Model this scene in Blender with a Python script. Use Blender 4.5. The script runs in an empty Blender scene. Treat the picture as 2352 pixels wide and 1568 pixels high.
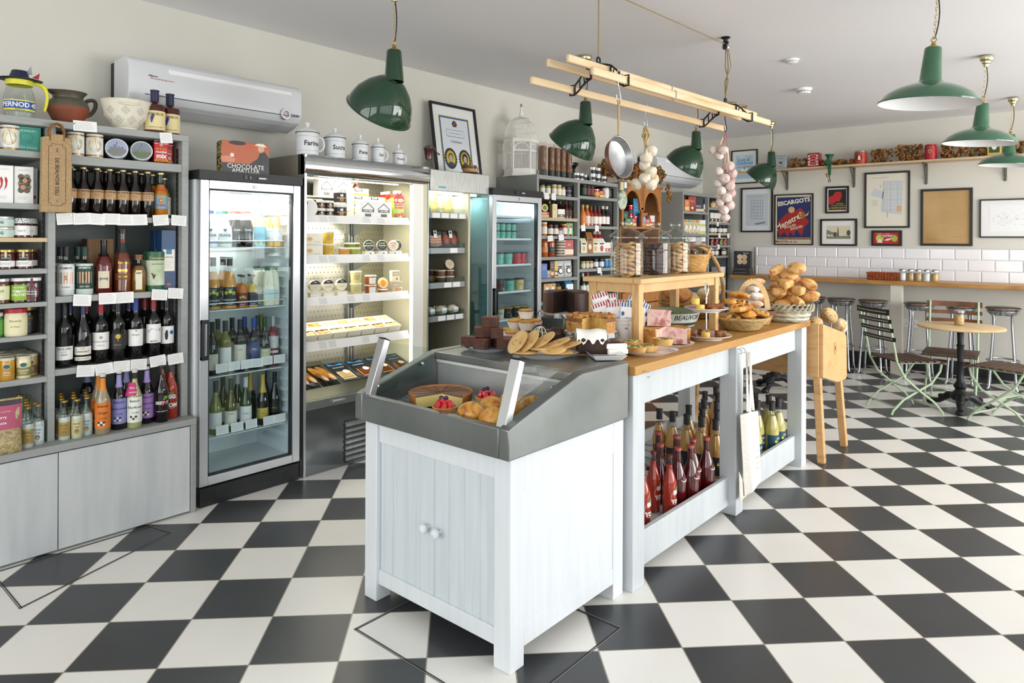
import bpy,math,random
from math import pi,sin,cos,radians
from mathutils import Vector,Matrix,Euler
random.seed(7)
S=bpy.context.scene
COL=S.collection
FPX,CXP,CYP,ROLL,YAW,CAMZ=1580.41,1176.0,548.40,0.0045,0.711701,1.4467
CF=Vector((-sin(YAW),cos(YAW),0));CR=Vector((cos(YAW),sin(YAW),0));CU=Vector((0,0,1))
cam_d=bpy.data.cameras.new('camera');cam=bpy.data.objects.new('camera',cam_d);COL.objects.link(cam)
cam_d.sensor_width=36.0;cam_d.lens=FPX/2352*36;cam_d.shift_y=-(784-CYP)/2352;cam_d.clip_start=.05
r_,u_=CR*cos(ROLL)+CU*sin(ROLL),CU*cos(ROLL)-CR*sin(ROLL)
cam.matrix_world=Matrix(((r_.x,u_.x,-CF.x,0),(r_.y,u_.y,-CF.y,0),(r_.z,u_.z,-CF.z,CAMZ),(0,0,0,1)))
S.camera=cam
S.view_settings.view_transform='Standard';S.view_settings.look='None'
S.view_settings.exposure=-0.1;S.view_settings.gamma=1.0;S.view_settings.use_curve_mapping=False
W=bpy.data.worlds.new('daylight');S.world=W;W.use_nodes=True
nt=W.node_tree;bg=nt.nodes['Background']
tc=nt.nodes.new('ShaderNodeTexCoord');sp=nt.nodes.new('ShaderNodeSeparateXYZ');rp=nt.nodes.new('ShaderNodeValToRGB')
nt.links.new(tc.outputs['Generated'],sp.inputs[0]);mr=nt.nodes.new('ShaderNodeMapRange')
mr.inputs[1].default_value=-1;mr.inputs[2].default_value=1;nt.links.new(sp.outputs[2],mr.inputs[0]);nt.links.new(mr.outputs[0],rp.inputs[0])
e=rp.color_ramp.elements;e[0].position=.30;e[0].color=(.50,.50,.50,1);e[1].position=.56;e[1].color=(.90,.95,1.0,1)
k=rp.color_ramp.elements.new(.47);k.color=(.62,.66,.64,1)
nt.links.new(rp.outputs[0],bg.inputs[0]);bg.inputs[1].default_value=2.2
c=S.cycles
c.use_denoising=True;c.max_bounces=10;c.diffuse_bounces=5;c.glossy_bounces=5;c.transmission_bounces=8
c.transparent_max_bounces=24;c.caustics_reflective=False;c.caustics_refractive=False;c.sample_clamp_indirect=6.0;c.blur_glossy=.5
WX,WY,CZ=-4.15,8.78,2.79
RX,FY=2.7,-2.7
def daylight_area(name,loc,rot,sx,sy,power,col=(1,.985,.96)):  # emitting area lamp, added outside an unseen window to carry daylight
 l=bpy.data.lights.new(name,'AREA');l.shape='RECTANGLE';l.size=sx;l.size_y=sy;l.energy=power;l.color=col
 o=bpy.data.objects.new(name,l);COL.objects.link(o);o.location=loc;o.rotation_euler=rot
 return o
daylight_area('window_daylight',(RX+.25,.45,1.5),(0,radians(90),0),2.1,4.6,32)
daylight_area('window_daylight',(RX+.25,5.75,1.5),(0,radians(90),0),2.1,4.6,320)
daylight_area('window_daylight',(-.7,FY-.25,1.55),(radians(90),0,0),5.4,2.1,150)
def at(px,py,ax,val):
 """point where the photograph's pixel meets the plane ax = val"""
 uu,vv=(px-CXP)/FPX,(py-CYP)/FPX
 u=uu*cos(ROLL)+vv*sin(ROLL);v=-uu*sin(ROLL)+vv*cos(ROLL)
 d=CF+u*CR-v*CU;i='xyz'.index(ax);o=Vector((0,0,CAMZ))
 return o+d*((val-o[i])/d[i])
def atd(px,py,P):
 """same, on the plane facing the lens through point P"""
 uu,vv=(px-CXP)/FPX,(py-CYP)/FPX
 u=uu*cos(ROLL)+vv*sin(ROLL);v=-uu*sin(ROLL)+vv*cos(ROLL)
 return Vector((0,0,CAMZ))+(CF+u*CR-v*CU)*Vector(P).dot(CF)
def yx(px,x,py=600):return at(px,py,'x',x).y
def xy(px,y,py=600):return at(px,py,'y',y).x
def lin(h):
 h=h.lstrip('#');v=[int(h[i:i+2],16)/255 for i in(0,2,4)]
 return tuple(x/12.92 if x<=.04045 else((x+.055)/1.055)**2.4 for x in v)+(1,)
MC={}
def _new(key):
 m=bpy.data.materials.new(key);m.use_nodes=True;MC[key]=m
 return m,m.node_tree,m.node_tree.nodes['Principled BSDF']
def mt(col,rough=.5,metal=0,coat=0,trans=0,emis=0,sub=0):
 key=f'{col}_{rough}_{metal}_{coat}_{trans}_{emis}'
 if key in MC:return MC[key]
 m,t,b=_new(key)
 b.inputs['Base Color'].default_value=lin(col);b.inputs['Roughness'].default_value=rough;b.inputs['Metallic'].default_value=metal
 b.inputs['Coat Weight'].default_value=coat;b.inputs['Transmission Weight'].default_value=trans
 if emis:b.inputs['Emission Color'].default_value=lin(col);b.inputs['Emission Strength'].default_value=emis
 return m
def mn(c1,c2,scale=8,rough=.6,bump=0,st=(1,1,1),lo=.35,hi=.65,metal=0,detail=4,c3=None,coat=0,vor=False,dist=0):
 key=f'n{c1}{c2}{c3}_{scale}_{rough}_{bump}_{st}_{lo}_{hi}_{metal}_{detail}_{vor}_{dist}'
 if key in MC:return MC[key]
 m,t,b=_new(key);N=t.nodes.new;L=t.links.new
 tc=N('ShaderNodeTexCoord');mp=N('ShaderNodeMapping');mp.inputs['Scale'].default_value=st
 L(tc.outputs['Object'],mp.inputs[0])
 if vor:
  n=N('ShaderNodeTexVoronoi');n.inputs['Scale'].default_value=scale;out=n.outputs['Distance']
 else:
  n=N('ShaderNodeTexNoise');n.inputs['Scale'].default_value=scale;n.inputs['Detail'].default_value=detail;n.inputs['Distortion'].default_value=dist;out=n.outputs[0]
 L(mp.outputs[0],n.inputs['Vector']);r=N('ShaderNodeValToRGB');L(out,r.inputs[0])
 e=r.color_ramp.elements;e[0].position=lo;e[0].color=lin(c1);e[1].position=hi;e[1].color=lin(c2)
 if c3:x=r.color_ramp.elements.new((lo+hi)/2);x.color=lin(c3)
 L(r.outputs[0],b.inputs['Base Color']);b.inputs['Roughness'].default_value=rough;b.inputs['Metallic'].default_value=metal;b.inputs['Coat Weight'].default_value=coat
 if bump:
  bp=N('ShaderNodeBump');bp.inputs['Strength'].default_value=min(1,bump);bp.inputs['Distance'].default_value=.004
  L(out,bp.inputs['Height']);L(bp.outputs[0],b.inputs['Normal'])
 return m
def glass(tint='#ffffff',key='clear',refl=1.0,rough=.0):
 """thin clear glass: sees straight through, mirrors at grazing angles"""
 key=f'glass_{key}_{tint}_{refl}'
 if key in MC:return MC[key]
 m,t,b=_new(key);N=t.nodes.new;L=t.links.new
 tr=N('ShaderNodeBsdfTransparent');tr.inputs[0].default_value=lin(tint);gl=N('ShaderNodeBsdfGlossy');gl.inputs['Roughness'].default_value=rough
 lw=N('ShaderNodeLayerWeight');lw.inputs[0].default_value=.5;pw=N('ShaderNodeMath');pw.operation='POWER';pw.inputs[1].default_value=4;mu=N('ShaderNodeMath');mu.operation='MULTIPLY_ADD';mu.inputs[1].default_value=.85*refl;mu.inputs[2].default_value=.04*refl
 mx=N('ShaderNodeMixShader');L(lw.outputs['Facing'],pw.inputs[0]);L(pw.outputs[0],mu.inputs[0]);L(mu.outputs[0],mx.inputs[0]);L(tr.outputs[0],mx.inputs[1]);L(gl.outputs[0],mx.inputs[2])
 L(mx.outputs[0],t.nodes['Material Output'].inputs[0])
 return m
def wood(c1,c2,st=(1,1,14),scale=6,rough=.5,bump=.08,c3=None):return mn(c1,c2,scale,rough,bump,st,.3,.7,detail=6,c3=c3,dist=.6)
STEEL=mn('#b9bcbd','#a3a7a8',40,.28,0,(1,1,.05),metal=1)
STEEL_D=mn('#8f9496','#7d8284',5,.38,0,(1,1,1),metal=1,detail=6)
CHROME=mt('#d6d8da',.12,1);ALU=mt('#c4c7ca',.3,1);ALUM=mt('#d3d6da',.35,.6)
BLACK=mt('#17181a',.45);BLACKG=mt('#141416',.12);IRON=mt('#1d1f21',.38,.3);WHITE=mt('#f2f2f0',.4);WHITEG=mt('#f4f4f2',.12)
PAPER=mt('#f4f4f2',.7);INK=mt('#2a2a2c',.7);GREY_P=mt('#9c9e9c',.5);BRASS=mt('#c8a85c',.25,1);GOLD=mt('#c9a552',.28,1)
CLEAR=glass();RED=mt('#b3202a',.35);KRAFT=mt('#b08a5f',.75)
class MB:
 def __init__(s):s.v=[];s.f=[];s.mi=[];s.mats=[];s.T=None
 def m(s,mat):
  if mat not in s.mats:s.mats.append(mat)
  return s.mats.index(mat)
 def add(s,vs,fs,mat):
  o=len(s.v);T=s.T
  s.v+=[tuple(T@Vector(v))for v in vs]if T is not None else[tuple(v)for v in vs]
  if isinstance(mat,(list,tuple)):s.mi+=[s.m(x)for x in mat]
  else:s.mi+=[s.m(mat)]*len(fs)
  s.f+=[tuple(i+o for i in f)for f in fs]
  return s
 def box(s,x0,x1,y0,y1,z0,z1,mat):
  vs=[(x,y,z)for x in(x0,x1)for y in(y0,y1)for z in(z0,z1)]
  return s.add(vs,[(0,1,3,2),(4,6,7,5),(0,4,5,1),(2,3,7,6),(0,2,6,4),(1,5,7,3)],mat)
 def cbox(s,c,d,mat):return s.box(c[0]-d[0]/2,c[0]+d[0]/2,c[1]-d[1]/2,c[1]+d[1]/2,c[2]-d[2]/2,c[2]+d[2]/2,mat)
 def lathe(s,prof,mat,n=20,c=(0,0),a0=0,a1=2*pi,fn=None):
  """revolve (radius, z) points about z; mat may be one per segment"""
  full=abs(a1-a0-2*pi)<1e-6;vs=[];fs=[];ms=[];cnt=n if full else n+1
  for r,z in prof:
   for i in range(cnt):
    a=a0+(a1-a0)*i/n;rr=fn(r,a,z)if fn else r
    vs.append((c[0]+rr*cos(a),c[1]+rr*sin(a),z))
  for j in range(len(prof)-1):
   mm=mat[j]if isinstance(mat,(list,tuple))else mat
   for i in range(n):
    k=(i+1)%cnt
    if prof[j][0]<1e-6 and prof[j+1][0]<1e-6:continue
    q=(j*cnt+i,j*cnt+k,(j+1)*cnt+k,(j+1)*cnt+i)
    if prof[j][0]<1e-6:q=(q[0],q[2],q[3])
    elif prof[j+1][0]<1e-6:q=(q[0],q[1],q[2])
    fs.append(q);ms.append(mm)
  return s.add(vs,fs,ms)
 def tube(s,pts,r,mat,n=8,closed=False,cap=True):
  P=[Vector(p)for p in pts];N=len(P);vs=[];fs=[]
  t0=(P[1]-P[0]).normalized();a=Vector((0,0,1))if abs(t0.z)<.9 else Vector((1,0,0));u=t0.cross(a).normalized()
  for i,p in enumerate(P):
   if closed:t=(P[(i+1)%N]-P[i-1]).normalized()
   else:t=(P[min(i+1,N-1)]-P[max(i-1,0)]).normalized()
   u=(u-t*u.dot(t));u=u.normalized()if u.length>1e-6 else t.orthogonal().normalized();w=t.cross(u)
   rr=r[i]if isinstance(r,(list,tuple))else r
   for k in range(n):vs.append(p+(u*cos(2*pi*k/n)+w*sin(2*pi*k/n))*rr)
  for i in range(N if closed else N-1):
   j=(i+1)%N
   for k in range(n):fs.append((i*n+k,i*n+(k+1)%n,j*n+(k+1)%n,j*n+k))
  if cap and not closed:fs+=[tuple(range(n-1,-1,-1)),tuple((N-1)*n+k for k in range(n))]
  return s.add(vs,fs,mat)
 def bar(s,p,q,w,h,mat,up=(0,0,1)):
  """square bar from p to q, w across, h along up"""
  p,q=Vector(p),Vector(q);d=(q-p).normalized();u=d.cross(Vector(up)).normalized();v=u.cross(d)
  vs=[e+u*a*w/2+v*b*h/2 for e in(p,q)for a,b in((-1,-1),(1,-1),(1,1),(-1,1))]
  return s.add(vs,[(0,3,2,1),(4,5,6,7),(0,1,5,4),(1,2,6,5),(2,3,7,6),(3,0,4,7)],mat)
 def prism(s,poly,a,b,mat,ax='z'):
  """extrude a 2D polygon from a to b along an axis"""
  f={'z':lambda p,t:(p[0],p[1],t),'x':lambda p,t:(t,p[0],p[1]),'y':lambda p,t:(p[0],t,p[1])}[ax];n=len(poly)
  vs=[f(p,a)for p in poly]+[f(p,b)for p in poly]
  return s.add(vs,[tuple(range(n-1,-1,-1)),tuple(range(n,2*n))]+[(i,(i+1)%n,n+(i+1)%n,n+i)for i in range(n)],mat)
 def blob(s,c,r,mat,n=12,amp=0,seed=0,flat=0,R=None):
  """rounded lump; amp = relative lumpiness"""
  rnd=random.Random(seed);ph=[(rnd.uniform(1,3.4),rnd.uniform(1,3.4),rnd.uniform(0,6.3),rnd.uniform(0,6.3))for _ in range(5)]
  m=n*2;rows=n;vs=[];fs=[]
  for j in range(rows+1):
   t=pi*j/rows
   for i in range(m):
    a=2*pi*i/m;k=1+amp*sum(sin(p[0]*2*t+p[2])*cos(round(p[1])*a+p[3])for p in ph)/2.5*sin(t)
    z=cos(t)*k
    if flat and z<-flat:z=-flat
    p=Vector((r[0]*sin(t)*cos(a)*k,r[1]*sin(t)*sin(a)*k,r[2]*z))
    if R:p=R@p
    vs.append((c[0]+p.x,c[1]+p.y,c[2]+p.z))
  for j in range(rows):
   for i in range(m):fs.append((j*m+i,(j+1)*m+i,(j+1)*m+(i+1)%m,j*m+(i+1)%m))
  return s.add(vs,fs,mat)
 def quad(s,pts,mat):return s.add(pts,[tuple(range(len(pts)))],mat)
 def grid(s,fn,nu,nv,mat):
  vs=[fn(i/nu,j/nv)for j in range(nv+1)for i in range(nu+1)]
  return s.add(vs,[(j*(nu+1)+i,j*(nu+1)+i+1,(j+1)*(nu+1)+i+1,(j+1)*(nu+1)+i)for j in range(nv)for i in range(nu)],mat)
 def text(s,txt,size,fn,mat,bold=0,al='CENTER',shear=0,sx=1.0):
  vs,fs=glyphs(txt,bold,al,shear)
  return s.add([fn(v[0]*size*sx,v[1]*size)for v in vs],fs,mat)
 def poly(s,pts,fn,mat):return s.add([fn(*p)for p in pts],[tuple(range(len(pts)))],mat)
 def disc(s,c,r,fn,mat,n=20,ry=None):return s.poly([(c[0]+r*cos(2*pi*i/n),c[1]+(ry or r)*sin(2*pi*i/n))for i in range(n)],fn,mat)
 def rect(s,u0,u1,v0,v1,fn,mat,n=1):
  """label patch split n times across, so it can follow a curve"""
  return s.grid(lambda a,b:fn(u0+(u1-u0)*a,v0+(v1-v0)*b),n,1,mat)
 def mesh(s,name):
  me=bpy.data.meshes.new(name);me.from_pydata(s.v,[],s.f)
  for x in s.mats:me.materials.append(x)
  me.polygons.foreach_set('material_index',s.mi);me.polygons.foreach_set('use_smooth',[True]*len(s.f))
  me.update();me.set_sharp_from_angle(angle=radians(38))
  return me
 def build(s,name,parent=None,loc=None,rz=0,bevel=0,label=None):
  o=bpy.data.objects.new(name,s.mesh(name));COL.objects.link(o)
  if parent is not None:o.parent=parent
  if loc is not None:o.location=loc
  if rz:o.rotation_euler.z=rz
  if bevel:
   b=o.modifiers.new('bevel','BEVEL');b.width=bevel;b.segments=2;b.limit_method='ANGLE'
  if label:o['label']=label
  return o
GL={}
def glyphs(txt,bold=0,al='CENTER',shear=0):
 key=(txt,bold,al,shear)
 if key not in GL:
  cu=bpy.data.curves.new('lettering','FONT');cu.body=txt;cu.size=1;cu.align_x=al;cu.align_y='CENTER';cu.offset=bold;cu.resolution_u=2;cu.shear=shear
  o=bpy.data.objects.new('lettering',cu);me=o.to_mesh()
  GL[key]=([tuple(v.co)for v in me.vertices],[tuple(p.vertices)for p in me.polygons])
  o.to_mesh_clear();bpy.data.objects.remove(o);bpy.data.curves.remove(cu)
 return GL[key]
def plx(x,y0=0,z0=0):return lambda u,v:(x,y0+u,z0+v)
def ply(y,x0=0,z0=0):return lambda u,v:(x0+u,y,z0+v)
def cyl(r,z0=0,a0=0):return lambda u,v:(r*cos(a0+u/r),r*sin(a0+u/r),z0+v)
def con(r0,r1,h,z0=0,a0=0):return lambda u,v:((r0+(r1-r0)*(z0+v)/h+.0006)*cos(a0+u/r0),(r0+(r1-r0)*(z0+v)/h+.0006)*sin(a0+u/r0),z0+v)
def tag(o,label,cat,group=None,kind=None):
 if label:o['label']=label
 if cat:o['category']=cat
 if group:o['group']=group
 if kind:o['kind']=kind
 return o
def thing(name,label,cat,loc=(0,0,0),rz=0,group=None,rot=None):
 o=bpy.data.objects.new(name,None);COL.objects.link(o);o.location=loc;o.empty_display_size=.05
 o.rotation_euler=rot or(0,0,rz)
 return tag(o,label,cat,group)
def struct(name,mb,bevel=0):return tag(mb.build(name,bevel=bevel),None,None,None,'structure')
KITS={}
class Kit:
 """a thing built once: named part meshes, then placed any number of times"""
 def __init__(s):s.p=[]
 def part(s,name,mb,parent=-1,bevel=0,label=None):s.p.append((name,mb.mesh(name),parent,bevel,label));return len(s.p)-1
def put(kit,name,label,cat,loc,rz=0,group=None,rot=None,s=1):
 root=None;objs=[]
 if-2.4<loc[0]<-1.35 and 1.6<loc[1]<5.3 and loc[2]>.7 and s==1:
  M=Matrix.Translation(loc)@Euler(rot or(0,0,rz)).to_matrix().to_4x4();t=kit_bvh(kit,M);OBST.append((Vector(loc),kit.rad,t))
 if len(kit.p)>1:root=thing(name,label,cat,loc,rz,group,rot)
 for nm,me,par,bev,lb in kit.p:
  o=bpy.data.objects.new(nm if root else name,me);COL.objects.link(o);objs.append(o)
  if root:o.parent=objs[par]if par>=0 else root
  else:o.location=loc;o.rotation_euler=rot or(0,0,rz);tag(o,label,cat,group);root=o
  if bev:
   b=o.modifiers.new('bevel','BEVEL');b.width=bev;b.segments=2;b.limit_method='ANGLE'
  if lb and o is not root:o['label']=lb
 if s!=1:root.scale=(s,s,s)
 return root
def kit(key,fn,*a,**k):
 if key not in KITS:KITS[key]=Kit();fn(KITS[key],*a,**k)
 return KITS[key]
FOOT=[]
def extents(k,rz):
 hx=max((max(abs(v.co.x)for v in me.vertices)for _,me,*_r in k.p if len(me.vertices)),default=.03);hy=max((max(abs(v.co.y)for v in me.vertices)for _,me,*_r in k.p if len(me.vertices)),default=.03)
 h=max((max(v.co.z for v in me.vertices)for _,me,*_r in k.p if len(me.vertices)),default=.1);rnd=abs(hx-hy)<.12*max(hx,hy)
 c,s_=abs(cos(rz)),abs(sin(rz))
 return(max(hx,hy),)*2+(h,True)if rnd else(hx*c+hy*s_,hy*c+hx*s_,h,False)
def settle(k,x,y,z,rz,ylo=-99,yhi=99,xhi=99,xlo=-4.135,q=1):
 """slide a new item sideways or back until it stands free of its neighbours"""
 k.ext=getattr(k,'ext',None)or extents(k,rz);hx,hy,h,rd=k.ext;hx*=.97*q;hy*=.97*q;e=.0005;near=[f for f in FOOT if f[4]<z+h and f[5]>z and abs(f[0]-x)<.5 and abs(f[1]-y)<.5]
 for it in range(200):
  moved=False
  for fx,fy,fhx,fhy,z0,z1,frd in near:
   dx,dy=x-fx,y-fy
   if rd and frd:
    g=hx+fhx+e-math.hypot(dx,dy)
    if g>0:d=math.hypot(dx,dy)or 1e-6;x+=dx/d*g*.9-(1e-4 if abs(dx)<1e-4 else 0);y+=dy/d*g*.9;moved=True
   else:
    ox,oy=hx+fhx+e-abs(dx),hy+fhy+e-abs(dy)
    if ox>0 and oy>0:
     if ox<oy:x+=ox if dx>0 else-ox
     else:y+=oy if dy>0 else-oy
     moved=True
  y=min(max(y,ylo+hy+e),yhi-hy-e);x=min(max(x,xlo+hx),xhi-hx)
  if not moved:break
 def clash(x,y):
  for fx,fy,fhx,fhy,z0,z1,frd in near:
   if(rd and frd and math.hypot(x-fx,y-fy)<hx+fhx)or(not(rd and frd)and abs(x-fx)<hx+fhx and abs(y-fy)<hy+fhy):return True
 if clash(x,y):
  best=[(dx,dy)for dx in[-.012*k for k in range(0,6)]for dy in(0,.012,-.012,.024,-.024,.04,-.04,.06,-.06)if x+dx-hx>xlo and ylo+hy<y+dy<yhi-hy and not clash(x+dx,y+dy)]
  if best:d=min(best,key=lambda q:abs(q[0])+2*abs(q[1]));x,y=x+d[0],y+d[1]
 FOOT.append((x,y,hx,hy,z,z+h,rd));return x,y
from mathutils.bvhtree import BVHTree
OBST=[]
def kit_bvh(k,M):
 if not hasattr(k,'geo'):
  vs,fs=[],[]
  for _,me,*_r in k.p:o=len(vs);vs+=[v.co.copy()for v in me.vertices];fs+=[tuple(i+o for i in p.vertices)for p in me.polygons]
  k.geo=(vs,fs);k.rad=max(v.length for v in vs);k.hgt=max(v.z for v in vs)
 return BVHTree.FromPolygons([M@v for v in k.geo[0]],k.geo[1])
def rest(k,loc,rot,up=.035,step=.003):
 """lift a piece of a heap until it no longer cuts into what lies under it"""
 kit_bvh(k,Matrix.Identity(4));R=Matrix.Translation(loc)@Euler(rot).to_matrix().to_4x4();z=0
 near=[o for o in OBST if(o[0]-Vector(loc)).length<o[1]+k.rad+up]
 while z<=up:
  t=kit_bvh(k,Matrix.Translation((0,0,z+.1*k.hgt))@R@Matrix.Scale(.82,4))
  if not any(t.overlap(o[2])for o in near):break
  z+=step
 if z>up:z=0;t=kit_bvh(k,R)
 p=Vector(loc)+Vector((0,0,z));return p
def heap(k,loc,rot,up=.25,reach=.045):
 """settle a rounded piece on a heap: the lowest free spot close to where it is wanted"""
 kit_bvh(k,Matrix.Identity(4));vs=k.geo[0];lo=Vector([min(v[i]for v in vs)for i in range(3)]);hi=Vector([max(v[i]for v in vs)for i in range(3)]);c,h=(lo+hi)/2,(hi-lo)/2
 R=Euler(rot).to_matrix().to_4x4();pv,pf=[],[]
 for j in range(7):
  for i in range(12):t,a=pi*(j+.001)/6.002,2*pi*i/12;pv.append(R@(c+Vector((h.x*sin(t)*cos(a),h.y*sin(t)*sin(a),h.z*cos(t)))))
 pf=[(j*12+i,j*12+(i+1)%12,j*12+12+(i+1)%12,j*12+12+i)for j in range(6)for i in range(12)]
 near=[o for o in OBST if(o[0]-Vector(loc)).length<o[1]+k.rad+up];best=None
 for dr,da in[(0,0)]+[(r_,a_)for r_ in(.018,reach*.7,reach)for a_ in range(8)]:
  d=Vector((dr*cos(da*pi/4),dr*sin(da*pi/4),0));z=0
  while z<up and(best is None or z+.6*dr<best[0]):
   t=BVHTree.FromPolygons([v+Vector(loc)+d+Vector((0,0,z))for v in pv],pf)
   if not any(t.overlap(o[2])for o in near):best=(z+.6*dr,Vector(loc)+d+Vector((0,0,z)),t);break
   z+=.006
 if best is None:return Vector(loc),None
 return best[1],best[2]
ORD=['first','second','third','fourth','fifth','sixth','seventh','eighth','ninth','tenth','eleventh','twelfth','thirteenth','fourteenth']
def ring(c,r,n=16,ax='z'):
 return[(c[0]+r*cos(2*pi*i/n),c[1]+r*sin(2*pi*i/n),c[2])if ax=='z' else((c[0]+r*cos(2*pi*i/n),c[1],c[2]+r*sin(2*pi*i/n))if ax=='y' else(c[0],c[1]+r*cos(2*pi*i/n),c[2]+r*sin(2*pi*i/n)))for i in range(n)]
def bez(p0,p1,p2,p3,n=10):
 return[tuple((1-t)**3*a+3*(1-t)**2*t*b+3*(1-t)*t*t*c_+t**3*d for a,b,c_,d in zip(p0,p1,p2,p3))for t in[i/n for i in range(n+1)]]
# ================================================================ the room
def checker_mat():
 m,t,b=_new('checker_floor');N=t.nodes.new;L=t.links.new
 g=N('ShaderNodeNewGeometry')
 def dot(v,off):
  d=N('ShaderNodeVectorMath');d.operation='DOT_PRODUCT';d.inputs[1].default_value=v;L(g.outputs['Position'],d.inputs[0])
  a=N('ShaderNodeMath');a.operation='SUBTRACT';L(d.outputs['Value'],a.inputs[0]);a.inputs[1].default_value=off;return a.outputs[0]
 def ma(op,a,b_=None):
  x=N('ShaderNodeMath');x.operation=op
  for i,q in enumerate((a,b_)):
   if q is None:continue
   if isinstance(q,(int,float)):x.inputs[i].default_value=q
   else:L(q,x.inputs[i])
  return x.outputs[0]
 q=1/.3/math.sqrt(2);v1=Vector((q,q,0));v2=Vector((-q,q,0));o=Vector((-2.617,.762,0))
 u,v=dot(v1,v1.dot(o)),dot(v2,v2.dot(o))
 par=ma('MODULO',ma('ADD',ma('ADD',ma('FLOOR',u),ma('FLOOR',v)),1000.0),2.0)
 def edge(a):f=ma('FRACT',a);return ma('MINIMUM',f,ma('SUBTRACT',1.0,f))
 gr=ma('LESS_THAN',ma('MINIMUM',edge(u),edge(v)),.006)
 n=N('ShaderNodeTexNoise');n.inputs['Scale'].default_value=2.5;n.inputs['Detail'].default_value=5;L(g.outputs['Position'],n.inputs['Vector'])
 def mixc(f,a,b_):
  x=N('ShaderNodeMix');x.data_type='RGBA';L(f,x.inputs[0])
  for i,q in((6,a),(7,b_)):
   if isinstance(q,str):x.inputs[i].default_value=lin(q)
   else:L(q,x.inputs[i])
  return x.outputs[2]
 blk=mixc(n.outputs[0],'#36383a','#46484a');wht=mixc(n.outputs[0],'#dedcd6','#ebe9e4')
 L(mixc(gr,mixc(par,blk,wht),mixc(par,'#b9ae98','#55524d')),b.inputs['Base Color'])
 b.inputs['Roughness'].default_value=.3;b.inputs['Specular IOR Level'].default_value=.4
 return m
WALL=mn('#d6d4cb','#d1cfc6',1.5,.7,.03);CEIL=mt('#ebebee',.75)
struct('floor',MB().box(WX-.1,RX+.1,FY-.1,WY+.1,-.1,0,checker_mat()))
struct('ceiling',MB().box(WX-.1,RX+.1,FY-.1,WY+.1,CZ,CZ+.1,CEIL))
struct('wall_left',MB().box(WX-.1,WX,FY-.1,WY+.1,0,CZ,WALL))
struct('wall_back',MB().box(WX,RX+.1,WY,WY+.1,0,CZ,WALL))
def win_wall(name,ax,pos,out,a0,a1,spans,z0,z1):
 w=MB();lo,hi=sorted((pos,pos+out))
 def bx(p,q,r,s_):(w.box(lo,hi,p,q,r,s_,WALL)if ax=='x' else w.box(p,q,lo,hi,r,s_,WALL))
 bx(a0,a1,0,z0);bx(a0,a1,z1,CZ)
 e=a0
 for s0,s1 in spans:bx(e,s0,z0,z1);e=s1
 bx(e,a1,z0,z1);struct(name,w)
 FR=mt('#39433c',.4)
 for i,(s0,s1)in enumerate(spans):
  f=MB();n=4;mid=pos+out*.5
  def fb(p,q,r,s_):(f.box(mid-.03,mid+.03,p,q,r,s_,FR)if ax=='x' else f.box(p,q,mid-.03,mid+.03,r,s_,FR))
  fb(s0,s1,z0,z0+.06);fb(s0,s1,z1-.06,z1);fb(s0,s1,z1-.6,z1-.55)
  for k in range(n+1):p=s0+(s1-s0-.06)*k/n;fb(p,p+.06,z0,z1)
  g=MB();(g.quad([(mid,s0,z0),(mid,s1,z0),(mid,s1,z1),(mid,s0,z1)],CLEAR)if ax=='x' else g.quad([(s0,mid,z0),(s1,mid,z0),(s1,mid,z1),(s0,mid,z1)],CLEAR))
  nm='window_%d'%(i+1+(0 if ax=='x' else 2));r=struct(nm,f);g.build('pane',r)
win_wall('wall_right','x',RX,.1,FY,WY,[(-2.0,2.9),(3.3,8.2)],.35,2.6)
win_wall('wall_front','y',FY,-.1,WX,RX,[(-3.6,-.9),(-.6,2.1)],.35,2.6)
def metro():
 b=MB();T=mt('#eeeef2',.1);G=mt('#b9b9bd',.6);b.box(-3.42,RX,WY-.012,WY,1.0,1.362,G)
 hw,hh,z=.2385,.119,1.003
 for r in range(3):
  x=-3.62+(0 if r!=1 else hw/2)
  while x<1.2:
   x0,x1,z0,z1=max(x,-3.42)+.002,x+hw-.002,z+.0015,z+hh-.0015;k=.008;y0,y1=WY-.012,WY-.02
   if x1>x0+.02:b.add([(x0,y0,z0),(x1,y0,z0),(x1,y0,z1),(x0,y0,z1),(x0+k,y1,z0+k),(x1-k,y1,z0+k),(x1-k,y1,z1-k),(x0+k,y1,z1-k)],[(0,1,5,4),(1,2,6,5),(2,3,7,6),(3,0,4,7),(4,5,6,7)],T)
   x+=hw
  z+=hh
 struct('trim_1',b)
metro()
struct('baseboard_back',MB().box(-3.6,RX,WY-.03,WY,0,.15,mt('#15161a',.35)))
def hatch(name,label,corners):
 b=MB();n=len(corners)
 for i in range(n):
  p,q=Vector(corners[i]),Vector(corners[(i+1)%n])
  for off,mm in((0,mt('#6d6e6c',.5)),(.007,mt('#2b2c2c',.6))):
   d=(q-p).normalized();s_=Vector((-d.y,d.x,0))*off
   b.bar(p+s_,q+s_,.0035,.0016,mm)
 tag(b.build(name,loc=(0,0,.0009)),label,'floor hatch','floor hatches')
hatch('floor_hatch','thin metal outline of a floor hatch under the pale display cabinet',[(-2.1,1.55,0),(-1.36,1.55,0),(-1.36,2.21,0),(-2.1,2.21,0)])
hatch('floor_hatch','thin metal outline of a floor hatch in front of the grey shelf base',[(-3.62,.78,0),(-3.19,.78,0),(-3.46,1.47,0),(-3.62,1.43,0)])
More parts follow.
